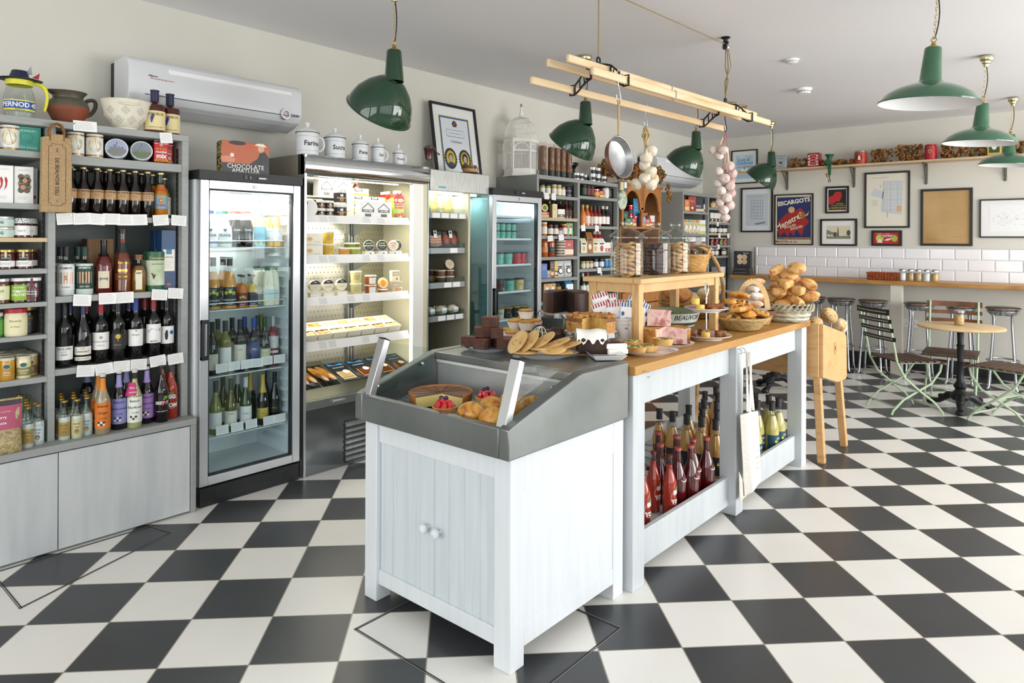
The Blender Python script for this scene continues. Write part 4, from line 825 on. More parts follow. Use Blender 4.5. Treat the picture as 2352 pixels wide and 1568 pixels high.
def cbox(K):
 b=MB();b.box(-.05,.05,-.06,.06,.11,.27,mn('#8a6a4c','#7c5d40',3,.8,.2,(1,40,1)));b.box(-.05,.05,-.06,.06,0,.11,mt('#1d1b1b',.5));K.part('carton',b);l=MB();l.rect(-.05,.05,.09,.105,plx(.0508),mt('#8d4a38',.5));K.part('band',l)
stand(kit('cbox',cbox),'cardboard_box','corrugated brown bottle box behind the gin and red bottle','box',224,-3.97,1.166,None,-.05,600)
def wine(K,k):
 D=[dict(shape='bordeaux',cap=mt('#1f2024',.4),lab=[(.12,.33,85,PAPER,[('TAYLORS',.0145,.29,INK,.01),('VINTAGE',.006,.245,INK),('2004',.013,.2,INK)])]),dict(shape='burgundy',cap=NAVY,lab=[(.17,.30,75,mt('#ece8dc',.6),[('COL',.010,.27,INK),('DARRIBAT',.012,.22,INK)]),(.08,.14,75,mt('#ece8dc',.6),[('SAINT CHINIAN',.007,.11,INK)])]),dict(shape='bordeaux',cap=WINE_R,lab=[(.22,.50,85,mt('#f0eeea',.6),[('CHATEAU DAUZAC',.0085,.35,INK),('Grand Vin',.007,.29,INK)])]),dict(shape='bordeaux',cap=mt('#222327',.4),lab=[(.2,.45,80,mt('#26272b',.5),[('BODEGA',.008,.27,GOLD)])]),dict(shape='bordeaux',cap=mt('#2f3c86',.4),lab=[(.22,.5,65,PAPER,[('Borgon',.012,.41,INK)])]),dict(shape='bordeaux',cap=WINE_R,lab=[(.24,.56,70,PAPER,[('MAIPO',.011,.27,INK,.01)])]),dict(shape='bordeaux',cap=mt('#1a1a1c',.3),lab=[(.2,.5,75,PAPER,[('',.01,.3,INK)])]),dict(shape='bordeaux',cap=WINE_R,lab=[(.2,.46,70,mt('#e7e2d4',.6),[])]),dict(shape='bordeaux',cap=NAVY,lab=[(.2,.46,70,mt('#d8d6d0',.6),[])]),dict(shape='bordeaux',cap=mt('#18181a',.4),lab=[(.2,.46,70,mt('#e7e2d4',.6),[])])][k]
 bottle(K,.0355,.305,D['shape'],DKG,None,1,D['cap'],.20,1.05,D['lab'],'coloured foil capsule' if k!=9 else None,'capsule')
 l=MB();C=cyl(.0375)
 if k==3:l.disc((0,.125),.012,C,GOLD,14);l.rect(-.0012,.0012,.1,.12,C,GOLD)
 elif k==6:l.poly([(-.01,.085),(-.012,.115),(-.004,.135),(.003,.128),(.004,.1),(.0,.08)],C,INK);l.rect(.014,.034,.11,.128,C,mt('#2858b0',.5),4)
 elif k==2:l.disc((0,.128),.007,C,GREY_P,12)
 elif k==5:l.poly([(-.03,.135),(-.01,.15),(.01,.142),(.035,.15),(.035,.13),(-.03,.128)],C,GREY_P)
 elif k==4:l.disc((0,.145),.004,C,mt('#a58a52',.5),10)
 else:return
 K.part('emblem',l)
WN=['vintage port bottle with white label','red wine bottle with two cream labels and navy capsule','red wine bottle with white chateau label and red capsule','red wine bottle with black tree label','red wine bottle with narrow white label and blue capsule','red wine bottle with white hill label and red capsule','red wine bottle with a portrait and blue sticker label']
for k,px in enumerate((147,190,231,270,311,352,390)):stand(kit('wine%d'%k,wine,k),'wine_bottle',WN[k]+', front row of the wine shelf','bottle',px,-3.775,.824,'red wine bottles',-.28,800)
for i,(px,k)in enumerate(((160,8),(197,7),(217,7),(253,9),(283,8),(298,4),(326,7),(345,7),(372,9))):stand(kit('wine%d'%k,wine,k),'wine_bottle',f'wine bottle, {ORD[i]} from the left in the back row of the wine shelf','bottle',px,-3.885-.012*(i%2),.824,'red wine bottles',-.2,740)
def cord(K,t,g,lm,tm,cap='#d8d8d2',neck=None,big=0):
 lab=[(.10,.53,80,lm,[('Belvoir',.0165,.47,tm,.01),(t,.0155,.36,tm,.01),('Cordial',.011,.27,tm,.005)])]if not big else[]
 if neck:lab.append((.72,.93,70,neck,[]))
 bottle(K,.0335,.288,'cordial',CG,g,.84,mt(cap,.4),.05,1.12,lab);l=MB();C=cyl(.0352)
 if big==1:l.text('BIG',.027,cyl(.0344,.115),WHITE,.05);l.text('TOM',.027,cyl(.0344,.072),WHITE,.05);[l.rect(.033*cos(a)-.001,.033*cos(a)+.001,.093+.036*sin(a)-.001,.093+.036*sin(a)+.001,cyl(.0344),WHITE)for a in[i*2*pi/60 for i in range(60)]];l.poly([(-.014,.135),(0,.147),(.014,.135),(0,.129)],C,mt('#4d9a3a',.5));K.part('print',l)
 elif big==2:l.text('BEET IT',.021,cyl(.0344,.1),WHITE,.03);l.disc((.006,.1),.011,cyl(.0341),mt('#c2273c',.5),12);l.poly([(.004,.115),(.012,.138),(.03,.13),(.02,.118)],C,mt('#7cb53c',.5));l.text('organic beetroot',.009,cyl(.0344,.058),WHITE);K.part('print',l)
 else:[l.disc((-.018+.011*(i%3),.048+.01*(i//3)),.006,C,tm if i%2 else mt('#e8e4d8',.5),8)for i in range(6)];K.part('emblem',l)
CK={'ginger':kit('c_g',cord,'Ginger',mt('#9c8f72',.08,coat=.4),mt('#de7a24',.5),mt('#3a2412',.5),'#d8d8d2',mt('#e08a30',.5)),'black':kit('c_b',cord,'Blackcurrant',mt('#15101c',.06,coat=.4),mt('#8f8fc9',.5),mt('#2a2560',.5),'#d8d8d2',mt('#9d9ad0',.5)),'elder':kit('c_e',cord,'Elderflower',mt('#a9ad74',.06,coat=.4),mt('#ecefe6',.5),mt('#22301a',.5)),'purple':kit('c_p',cord,'Blueberry',mt('#17101c',.06,coat=.4),mt('#a07cbd',.5),mt('#3a1f52',.5),'#d8d8d2',mt('#a58fd0',.5)),'beet':kit('c_t',cord,'',mt('#12070c',.06,coat=.4),None,None,'#2a1a1e',None,2),'tom':kit('c_m',cord,'',mt('#a3301c',.08,coat=.4),None,None,'#6b2d24',None,1)}
for px,x,k,lb in((236,-3.685,'ginger','ginger cordial bottle with orange label, front one'),(222,-3.785,'ginger','ginger cordial bottle with orange label, behind the front one'),(273,-3.715,'black','blackcurrant cordial bottle with lilac label, front one'),(198,-3.93,'black','blackcurrant cordial bottle with lilac label, behind the tonic'),(305,-3.69,'elder','pale elderflower cordial bottle with pink neck tag'),(337,-3.73,'purple','dark cordial bottle with a mauve label'),(368,-3.70,'beet','dark beetroot juice bottle with white print'),(405,-3.735,'tom','red tomato juice bottle at the right of the bottom shelf'),(390,-3.83,'tom','red tomato juice bottle hidden behind the front one'),(290,-3.81,'black','blackcurrant cordial bottle, second row behind the elderflower')):stand(CK[k],'cordial_bottle',lb,'bottle',px,x,.495,'cordial and juice bottles',-.3,930)
b=MB();b.lathe([(.017,.225),(.034,.17),(.036,.162)],mt('#c93a78',.6),24,fn=lambda r,a,z:r*(1+.08*sin(10*a)*(z<.165)));b.text('Win a',.015,lambda u,v:(.028*cos(u/.028),.028*sin(u/.028),.2+v),WHITE,.01);b.text('wedding',.012,lambda u,v:(.0335*cos(u/.0335),.0335*sin(u/.0335),.18+v),WHITE,.01)
tag(b.build('neck_tag',loc=(-3.69,yx(305,-3.69,930),.4956),rz=-.3),'pink scalloped paper neck tag on the elderflower bottle','neck tag')
cards([150,188,221,256,287,318,368,411],[493,493,494,494,496,496,497,498],UX,'along the beer shelf edge')
cards([190,247,287,367,404],[680,676,674,668,665],UX,'along the spirits shelf edge')
cards([198,238,280,319,361,402],[842,838,832,828,820,815],UX,'along the wine shelf edge')
cards([195],[282],UX,'on the top board over the jute bag',.1,.05);cards([380],[308],UX,'on the top board under the rum',.062,.055)
# ================================================================ drinks in the white fridge
def inrow(k,name,label,cat,px,x,z,group=None,rz=-.4,py=700,lo=-9,hi=9,xhi=-3.6):
 x,y=settle(k,x,yx(px,x,py),z,rz,lo,hi,xhi,-4.06);return put(k,name,label,cat,(x,y,z+.0008),rz,group)
def fr1(k,name,label,px,x,z,py,group=None,cat='bottle',rz=-.45):return inrow(k,name,label,cat,px,x,z,group,rz,py,1.742,2.235,-3.728)
def water(K,c):bottle(K,.037,.205,'juice',CG,mt('#d3dde0',.08,coat=.4),.72,mt(c,.4),.09,1.3,[(.14,.56,110,PAPER,[('FRANK',.022,.32,mt('#1f2f6b',.5),.03)]),(.10,.15,110,mt('#3a8a5a' if c!='#2f58b0' else '#2f58b0',.5),[])]);l=MB();T=cyl(.0385);[l.disc((-.004+.008*i,.098),.0055,T,mt('#1f2f6b',.5),10)for i in range(2)];l.poly([(-.0095,.0965),(.0095,.0965),(0,.085)],T,mt('#1f2f6b',.5));K.part('heart_mark',l)
def cola(K):bottle(K,.0315,.205,'cola',CG,mt('#1f0d08',.06,coat=.5),.80,mt('#b5362b',.4),.04,1.2,[(.40,.56,90,mt('#20100c',.2),[('Coke',.017,.48,WHITE,.02)])])
def coco(K):
 def art(a,f,w,h):a.text('VITA',.015,lambda u,v:f(u,h*.62+v),mt('#1f5f8f',.5),.02);a.text('COCO',.015,lambda u,v:f(u,h*.5+v),mt('#1f5f8f',.5),.02);[a.disc((-.02+.013*i,h*(.2+.05*(i%2))),.012,f,mt('#57a04a' if i%2 else '#e8e4d6',.5),8)for i in range(4)]
 box(K,.05,.062,.12,mt('#7fc4de',.4),art)
def ojuice(K):bottle(K,.031,.225,'juice',CG,mt('#e8b364',.12,coat=.3),.80,WHITE,.06,1.2,[(.16,.5,70,PAPER,[('Orange',.011,.42,mt('#2b3f8f',.5)),('Juice',.01,.24,mt('#b5362b',.5))])])
Z=F1Z[0]
for i,(px,x,c)in enumerate(((484,-3.78,'#2f58b0'),(517,-3.77,'#3fa068'),(503,-3.86,'#3fa068'))):fr1(kit('water'+c,water,c),'water_bottle',('blue capped water bottle at the left of the top fridge shelf','green capped water bottle, front one on the top fridge shelf','green capped water bottle, behind the front green one')[i],px,x,Z,540,'water bottles in the fridge')
for i,(px,x)in enumerate(((544,-3.775),(569,-3.77),(533,-3.85),(557,-3.85),(548,-3.92))):fr1(kit('cola',cola),'cola_bottle','glass cola bottle on the top fridge shelf, '+('left in front','right in front','left in the second row','right in the second row','in the third row')[i],px,x,Z,540,'cola bottles')
fr1(kit('coco',coco),'drink_carton','light blue coconut water carton on the top fridge shelf',594,-3.765,Z,540,None,'carton')
for i,(px,x)in enumerate(((618,-3.78),(638,-3.775),(600,-3.87),(622,-3.88),(606,-3.95))):fr1(kit('ojuice',ojuice),'juice_bottle','pale orange juice bottle on the top fridge shelf, '+('left in front','right in front','left in the second row','right in the second row','in the third row')[i],px,x,Z,540,'orange juice bottles')
def chegw(K,big):
 if big:bottle(K,.038,.29,'juice',CG,mt('#d59a4c',.1,coat=.4),.72,mt('#3a3430',.4),.17,1.12,[(.06,.42,100,mt('#26313a',.5),[('CHEGWORTH',.0135,.17,WHITE,.01),('VALLEY',.0135,.1,WHITE,.01),('Pear Juice',.009,.38,WHITE)])])
 else:bottle(K,.03,.185,'juice',CG,mt(big if isinstance(big,str)else '#c87a3c',.1,coat=.4),.72,mt('#3a3430',.4),.06,1.12,[(.06,.46,100,mt('#7a2c2c',.5),[('CHEGWORTH',.009,.17,WHITE,.01),('VALLEY',.009,.1,WHITE,.01)])])
 l=MB();r=.0395 if big else .0312;s=1 if big else .65;[l.disc((x*s,.09*s+y*s),.011*s,cyl(r),mt(c,.5),10)for x,y,c in((-.018,.0,'#b9c24a'),(.004,.006,'#c9cf62'),(.024,-.002,'#a8b040'))];K.part('fruit_print',l)
def chegp(K):bottle(K,.03,.185,'juice',CG,mt('#d8b968',.1,coat=.4),.72,mt('#3a3430',.4),.06,1.12,[(.06,.46,100,mt('#2c3a4c',.5),[('CHEGWORTH',.009,.17,WHITE,.01),('VALLEY',.009,.1,WHITE,.01)])])
Z=F1Z[1]
for i,(px,x)in enumerate(((489,-3.775),(527,-3.77),(512,-3.87))):fr1(kit('chB',chegw,True),'juice_bottle','large amber apple juice bottle on the second fridge shelf, '+('left in front','right in front','behind')[i],px,x,Z,680,'large juice bottles')
for i,(px,x,k)in enumerate(((557,-3.765,0),(580,-3.765,1),(551,-3.84,0),(571,-3.84,1))):fr1(kit('chR',chegw,False)if k==0 else kit('chP',chegp),'juice_bottle',('small orange juice bottle with red label','small pale juice bottle with dark label')[k]+(', front row' if i<2 else ', second row')+' of the second fridge shelf',px,x,Z,680,'small juice bottles')
def milk(K):
 M_=mt('#f2eed8',.35);b=MB();pr=[(0,0),(.029,0),(.032,.006),(.032,.12),(.030,.15),(.026,.195),(.018,.203),(.018,.212),(0,.212)]
 b.lathe(pr,M_,28,fn=lambda r,a,z:r*(1/max(abs(cos(a)),abs(sin(a))))**(.75 if z<.16 else .3));K.part('body',b);c=MB();c.lathe([(0,.208),(.021,.208),(.021,.224),(0,.224)],mt('#1f6b4a',.45),20);K.part('cap',c,label='green cap')
 h=MB();h.tube([(.02,-.01,.188),(.032,-.01,.165),(.032,-.01,.14),(.028,-.01,.12)],.006,M_,8);K.part('handle',h);l=MB();l.rect(-.028,.028,.045,.095,plx(.0332),mt('#cfe3e6',.5));l.text('Semi Skimmed Milk',.006,plx(.0338,0,.07),mt('#3a5a6a',.5),.01);K.part('label',l)
for i,(px,x)in enumerate(((606,-3.78),(634,-3.78),(588,-3.88),(616,-3.88),(625,-3.975))):fr1(kit('milk',milk),'milk_jug','green capped milk jug on the second fridge shelf, '+('left in front','right in front','left in the second row','right in the second row','right at the back','left at the back')[i],px,x,Z,680,'milk jugs','milk',-.35)
def fwine(K,k):
 g,cap,lab,sh=[(GRNG,'#1d2a1e',[(.1,.4,70,mt('#d8d4c2',.6),[])],'burgundy'),(mt('#7d7a3a',.06,coat=.5),'#3a3c34',[(.16,.5,70,PAPER,[])],'bordeaux'),(GRNG,'#1d2030',[(.14,.52,70,mt('#e6e2cf',.6),[('CUVEE',.009,.42,INK)])],'bordeaux'),(DKG,'#2a4aa0',[(.12,.55,80,mt('#274a80',.5),[('MEDI',.011,.4,WHITE)])],'bordeaux'),(GRNG,'#1f4a34',[(.1,.38,75,mt('#d3d6b0',.6),[('Domaine',.009,.3,INK)])],'burgundy'),(mt('#8e2c34',.06,coat=.5),'#b9bcc0',[(.36,.6,70,mt('#e4e4e6',.6),[('Rose',.009,.5,INK)]),(.26,.31,60,PAPER,[])],'bordeaux'),(mt('#8a8a4a',.06,coat=.5),'#4a4636',[(.12,.42,70,PAPER,[])],'burgundy'),(mt('#5d5a24',.06,coat=.5),'#5a5436',[(.12,.4,75,mt('#eceade',.6),[('Chablis',.01,.35,INK)])],'burgundy'),(mt('#3f4a24',.06,coat=.5),'#d6d6d2',[(.12,.44,75,PAPER,[('CHARD',.010,.3,INK)])],'burgundy'),(mt('#20190f',.06,coat=.5),'#c2a84e',[(.13,.34,65,mt('#d2b85a',.4,.3),[('Brut',.01,.24,INK)])],'burgundy'),(DKG,'#141416',[(.2,.44,55,mt('#171717',.3),[('Pels',.016,.3,GOLD)])],'burgundy'),(GRNG,'#c2a84e',[],'burgundy')][k]
 bottle(K,.0335,.295,sh,g,None,1,mt(cap,.35,.3 if k in(5,9,11)else 0),.36 if k in(9,11)else .2,1.06,lab,None,'capsule')
FW=['dark green wine bottle at the left','pale white wine bottle with a portrait label','dark wine bottle with a cream landscape label','dark wine bottle with a blue fish label and blue capsule','green wine bottle with pale green label and neck band','rose wine bottle with silver capsule']
Z=F1Z[2]
for i,px in enumerate((487,517,551,583,607,633)):fr1(kit('fw%d'%i,fwine,i),'wine_bottle',FW[i]+' on the third fridge shelf',px,-3.775,Z,830,'wine in the fridge')
for i,(px,k)in enumerate(((500,1),(533,2),(562,3),(592,4),(620,11))):fr1(kit('fw%d'%k,fwine,k),'wine_bottle',f'chilled wine bottle, {ORD[i]} from the left in the back row of the third fridge shelf',px,-3.89,Z,760,'wine in the fridge')
Z=F1Z[3];FV=['straw coloured wine bottle with a portrait label','slender olive wine bottle with white label','white capped wine bottle with wide white label','sparkling wine bottle with gold foil neck','black sparkling wine bottle with dark label']
for i,(px,k)in enumerate(((495,6),(530,7),(564,8),(603,9),(637,10))):fr1(kit('fw%d'%k,fwine,k),'wine_bottle',FV[i]+' on the lowest fridge shelf',px,-3.775,Z,950,'wine in the fridge')
for i,(px,k)in enumerate(((512,7),(545,8),(575,11),(612,10))):fr1(kit('fw%d'%k,fwine,k),'wine_bottle',f'chilled bottle, {ORD[i]} from the left in the back row of the lowest fridge shelf',px,-3.89,Z,880,'wine in the fridge')
cards([509,537,566,590,613,641],[838,833,829,826,821,817],-3.712,'on the third shelf inside the fridge',.072,.05,'price cards in the fridge',2)
cards([510,544,577,617,643],[980,973,966,958,953],-3.712,'on the lowest shelf inside the fridge',.072,.05,'price cards in the fridge',2)
# ================================================================ open chiller
def chl(k,name,label,cat,px,x,z,py,group=None,rz=-.3):return inrow(k,name,label,cat,px,x,z,group,rz,py,2.345,3.165,-3.703)
def btub(K,r,h):
 def art(a,f):a.rect(-r*1.6,r*1.6,h*.06,h*.72,f,mt('#26211f',.4),16);g=lambda u,v:tuple(q*s for q,s in zip(f(u,v),(1.012,1.012,1)));a.rect(-r*.2,r*.2,h*.46,h*.62,g,WHITE,3);a.disc((0,h*.25),r*.3,g,mt('#e08a2c',.5),10);a.text('PUDDING',r*.3,lambda u,v:g(u,h*.36+v),WHITE)
 tub(K,r*.9,r,h,mt('#e9e4dc',.3),mt('#f6f4ee',.4),h*.2,art)
Z=1.578
for j in range(2):
 for i,px in enumerate((715,727,742,757)):
  x=-3.745 if i!=1 else-3.81;k=kit('btub',btub,.028,.052);y=yx(px+(4 if i==3 else 0),x,490);y=2.372+i*.062 if i!=1 else 2.405
  put(k,'pudding_tub',f'small black pudding tub with white lid, {ORD[i]} from the left in the '+('lower','upper')[j]+' row','tub',(x,y,Z+.001+j*.0525),-.3,'small black pudding tubs')
FOOT.append((-3.76,2.46,.06,.125,Z,Z+.11,False))
def bbig(K):btub(K,.042,.092)
for j in range(2):put(kit('bbig',bbig),'pudding_pot','large black pudding pot with white lid, '+('lower','upper')[j]+' of the stack of two','tub',(-3.755,2.645,Z+.001+j*.0925),-.3,'large pudding pots')
FOOT.append((-3.755,2.645,.044,.044,Z,Z+.19,True))
def cartbox(K):
 def art(a,f,w,h):a.rect(-w*.5,w*.5,h*.04,h*.36,f,mt('#e3c243',.5));a.rect(-w*.44,w*.08,h*.62,h*.92,f,INK);g=lambda u,v:(f(u,v)[0]+.0006,)+f(u,v)[1:];a.text('CARTMEL',h*.2,lambda u,v:g(u-w*.18,h*.77+v),WHITE,.02);a.poly([(w*.2,h*.55),(w*.32,h*.75),(w*.44,h*.55),(w*.42,h*.4),(w*.22,h*.4)],g,mt('#a5a49c',.6))
 box(K,.09,.118,.05,mt('#eceee6',.45),art)
def carthouse(K):
 b=MB();w,h=.065,.115;b.prism([(-w,0),(w,0),(w*.93,h),(-w*.93,h)],-.03,.03,mt('#f2f3f0',.45),'x');K.part('carton',b);a=MB();f=plx(.0312)
 for p,q in(((-.048,.06),(0,.098)),((0,.098),(.048,.06))):a.poly([(p[0],p[1]),(q[0],q[1]),(q[0],q[1]+.005),(p[0],p[1]+.005)],f,INK)
 a.rect(-.044,.044,.042,.06,f,INK);a.text('CARTMEL',.0175,plx(.0318,0,.051),WHITE,.03);a.rect(-.024,.024,.004,.034,f,mt('#b9b8ae',.6));[a.rect(-.02+.011*i,-.013+.011*i,.008,.028,plx(.0316),INK)for i in range(4)];K.part('printed_front',a)
for i,px in enumerate((840,874)):chl(kit('ch_h',carthouse),'pudding_carton','white pudding carton with a house drawing, '+('left','right')[i]+' of the front pair','carton',px,-3.755,Z,490,'white pudding cartons',-.12)
yb=yx(835,-3.86,470)
for i,(dy,j,lb)in enumerate(((-.045,0,'bottom of the left stack'),(-.045,1,'second of the left stack'),(-.045,2,'third of the left stack'),(-.045,3,'top of the left stack'),(.09,0,'bottom of the right stack'),(.09,1,'second of the right stack'),(.09,2,'top of the right stack'))):put(kit('cartb',cartbox),'pudding_box','flat white and yellow pudding box, '+lb,'box',(-3.865-.0*i,yb+dy,Z+.001+j*.0508),-.1,'flat pudding boxes')
FOOT.append((-3.865,yb+.02,.055,.135,Z,Z+.2,False))
def tomato(K):
 b=MB();b.box(-.028,.028,-.028,.028,0,.15,mt('#b6c95a',.4));R_=mt('#c9301f',.4);b.add([(-.028,-.028,.15),(.028,-.028,.15),(.028,.028,.15),(-.028,.028,.15),(-.028,0,.185),(.028,0,.185)],[(0,1,5,4),(2,3,4,5),(1,2,5),(3,0,4)],R_);b.box(-.026,.026,-.004,.004,.18,.2,WHITE);K.part('carton',b)
 a=MB();f=plx(.0288);a.rect(-.028,.028,.112,.15,f,R_);a.disc((0,.132),.024,plx(.0294),WHITE,16,.012);a.text('tomato',.011,plx(.03,0,.132),mt('#3f8a3a',.5),.02);a.rect(-.02,.02,.075,.105,f,R_);a.text('SOUP',.014,plx(.0294,0,.09),WHITE,.02)
 for p in((-.014,.03,'#c9301f'),(.012,.036,'#d8502c'),(.002,.014,'#e0c08a'),(-.018,.012,'#7fa33f'),(.02,.014,'#c9301f')):a.disc(p[:2],.013,f,mt(p[2],.4),10)
 K.part('printed_front',a);c=MB();c.T=Matrix.Translation((.012,.006,.17))@Matrix.Rotation(radians(42),4,'Y');c.lathe([(0,0),(.009,0),(.009,.012),(0,.012)],mt('#2f8a4a',.4),14);K.part('cap',c,label='green cap')
for i,(px,x)in enumerate(((908,-3.76),(930,-3.755),(890,-3.86),(908,-3.93))):chl(kit('tomato',tomato),'soup_carton','red topped tomato soup carton, '+('left in front','right in front','left behind','right behind')[i],'carton',px,x,Z,490,'tomato soup cartons',-.15)
def wtub(K):b=MB();b.lathe([(0,0),(.028,0),(.036,.055),(.034,.055),(.027,.004),(0,.004)],glass('#e8e4d4','pot',1),18);b.lathe([(0,.004),(.027,.004),(.032,.036),(0,.034)],mt('#b8a888',.5),18);K.part('pot',b);l=MB();l.lathe([(0,.055),(.038,.055),(.038,.06),(0,.06)],mt('#cfcabd',.3),18);K.part('lid',l)
for i,(dy,j)in enumerate(((0,0),(0,1),(.08,0),(.08,1))):put(kit('wtub',wtub),'clear_pot','clear dessert pot behind the black tubs, '+('left lower','left upper','right lower','right upper')[i],'pot',(-3.92,2.50+dy,Z+.001+j*.061),0,'clear dessert pots')
def plate_(K):b=MB();b.T=Matrix.Rotation(radians(80),4,'Y');b.lathe([(0,-.005),(.05,-.005),(.055,.0),(.05,.006),(0,.006)],mt('#f8f8f4',.4),28);K.part('cheese',b)
put(kit('rcheese',plate_),'round_cheese','round white cheese leaning at the left end of the top chiller shelf','cheese',(-3.72,2.396,Z+.056),-.2)
def rearcheese(K):b=MB();b.lathe([(0,0),(.06,0),(.065,.02),(.06,.07),(0,.075)],mt('#cdb98a',.5),20);K.part('wheel',b);l=MB();l.disc((0,.04),.022,cyl(.066),mt('#6d4a24',.5),14);l.disc((0,.04),.016,cyl(.0666),mt('#d08a2c',.5),12);K.part('label',l)
put(kit('rearcheese',rearcheese),'round_cheese','yellow cheese with round label under the steel hood','cheese',(-4.005,2.45,1.726),-.2)
for i in range(2):put(kit('ch_h',carthouse),'pudding_carton','pudding carton in shade under the hood, '+('left','right')[i]+' one','carton',(-3.985,2.68+i*.135,1.726),0,'white pudding cartons',(0,0,0))
put(kit('tomato',tomato),'soup_carton','tomato soup carton in shade under the hood','carton',(-4.0,2.95,1.726),0,'tomato soup cartons',s=.55)
Z=1.33
def cakebox(K):
 def art(a,f,w,h):a.disc((-w*.12,h*.5),h*.3,f,mt('#eccb8a',.5),18,h*.2);a.text('TART',h*.16,lambda u,v:(f(u,v)[0]+.0006,u-w*.12,h*.5+v),mt('#c06a2a',.5),.02);lines(f,w*.15,h*.15,h*.3,2,GREY_P,2,.0016,w*.25)(a)
 box(K,.1,.15,.072,mt('#efeada',.45),art)
for j in range(2):put(kit('cakebox',cakebox),'cake_box','cream coloured cake box, '+('lower','upper')[j]+' of the two on the second chiller shelf','box',(-3.775,2.425,Z+.001+j*.073),-.05,'cream cake boxes')
FOOT.append((-3.775,2.425,.055,.08,Z,Z+.15,False))
def soup(c):
 def f_(K):
  def art(a,f):lines(f,.022,.02,.055,4,mt('#4a3a1c',.6),4,.0022)(a)
  tub(K,.033,.037,.079,mt(c,.3),mt('#e6dfc4',.35),.01,art,20)
 return f_
for j in range(2):put(kit('soupY',soup('#d9b23a')),'soup_tub','yellow soup tub, '+('lower','upper')[j]+' of the stack of two','tub',(-3.755,2.557,Z+.001+j*.0795),-.3,'soup tubs')
FOOT.append((-3.755,2.557,.04,.04,Z,Z+.16,True))
def stub(c,r=.036,h=.054):
 def f_(K):
  def art(a,f):lines(f,.02,.012,.036,3,mt('#3a3420',.6),5,.002)(a)
  tub(K,r*.92,r,h,mt(c,.3),mt('#e9e6d2',.3),.009,art,20)
 return f_
chl(kit('stO',stub('#d8a04a')),'dip_tub','orange dip tub on the second chiller shelf','tub',790,-3.755,Z,580,'dip tubs');chl(kit('stG',stub('#a3ad4a')),'dip_tub','pale green dip tub on the second chiller shelf','tub',815,-3.755,Z,580,'dip tubs')
chl(kit('stD',stub('#5d6a24',.05,.085)),'dip_tub','large dark green dip tub behind the small ones','tub',808,-3.88,Z,580,'dip tubs')
def purely(c,t,col):
 def f_(K):
  b=MB();b.box(-.03,.03,-.0335,.0335,0,.028,mt('#e3dfd0',.35));b.rect(-.0,.025,.004,.024,plx(.0308),WHITE);b.rect(.002,.012,.006,.018,plx(.0312),INK);K.part('tray',b);d=MB();d.T=Matrix.Translation((.0,0,.028+.037))@Matrix.Rotation(radians(84),4,'Y');d.lathe([(0,-.028),(.032,-.028),(.037,.01),(.037,.014),(.035,.016),(0,.016)],[mt(col,.35),mt(col,.35),mt(col,.35),WHITE,mt(c,.4)],26);K.part('tub',d)
  l=MB();l.T=d.T;f=lambda u,v:(-v,u,.0168);w_=WHITE if c!='#cfc6b6' else mt('#c9654a',.5);l.text('purely',.017,lambda u,v:f(u,v+.016),mt('#c8cf3a',.5)if c!='#cfc6b6' else w_,.02);l.text(t,.015,f,w_,.02);l.text('smooth dip',.007,lambda u,v:f(u,v-.016),w_);K.part('lettering',l)
 return f_
for i,(px,c,t,col)in enumerate(((846,'#23282c','guacamole','#8c8a5a'),(876,'#23282c','hummus','#b5ad94'),(902,'#cfc6b6','pate','#9c7a6a'),(928,'#23282c','pesto','#8c8460'))):chl(kit('pur'+t,purely(c,t,col)),'dip_pot',f'round dip pot turned to show its {t} lid','pot',px,-3.765,Z,580,'round dip pots',-.35)
Z=1.07
def pie(t):
 def f_(K):
  b=MB();b.box(-.03,.03,-.034,.034,0,.034,mt('#e8e2cc',.4));b.rect(-.03,.02,.005,.026,plx(.0308),WHITE);K.part('tray',b);d=MB();P_=[(.036*cos(a),.074+.036*sin(a))for a in[2*pi*i/24 for i in range(24)]];d.prism(P_,-.02,.02,mt('#e9e3c8',.4),'x');K.part('pot',d,bevel=.002)
  l=MB();f=plx(.0208);l.poly([(.036*cos(a),.074+.036*sin(a))for a in[radians(q)for q in range(20,161,10)]],f,mt('#1c1a1a',.4));l.text('Yeo',.013,plx(.0214,0,.098),WHITE,.02);l.text(t,.0085,plx(.0214,0,.066),mt('#7a6a4a',.5));K.part('lettering',l)
 return f_
for i,(px,t)in enumerate(((722,'brie'),(752,'camembert'),(783,'tarragon'))):chl(kit('pie'+t,pie(t)),'cheese_pot',f'black and white cheese pot, {ORD[i]} of the three on the third chiller shelf','pot',px,-3.76,Z,670,'black and white cheese pots')
for j in range(2):put(kit('soupC',soup('#d3c88c')),'soup_tub','cream soup tub, '+('lower','upper')[j]+' of the stack on the third chiller shelf','tub',(-3.755,yx(817,-3.755,670),Z+.001+j*.0795),-.3,'soup tubs',s=1)
FOOT.append((-3.755,yx(817,-3.755,670),.04,.04,Z,Z+.16,True))
def pate(K):tub(K,.035,.038,.063,mt('#a8541f',.25),mt('#dcd6c4',.3),.009,lambda a,f:(a.rect(-.02,.026,.006,.048,f,PAPER,6),lines(lambda u,v:tuple(q*s for q,s in zip(f(u,v),(1.015,1.015,1))),.014,.012,.044,3,GREY_P,3)(a)),20)
for j in range(2):put(kit('pate',pate),'sauce_tub','rust red sauce tub with white label, '+('lower','upper')[j]+' of the stack','tub',(-3.76,yx(851,-3.76,670),Z+.001+j*.0635),-.3,'sauce tubs')
FOOT.append((-3.76,yx(851,-3.76,670),.04,.04,Z,Z+.13,True))
put(kit('stO2',stub('#c06a22',.034,.03)),'dip_tub','flat orange tub under the tilted round one','tub',(-3.76,yx(878,-3.76,670),Z+.001),-.3,'dip tubs')
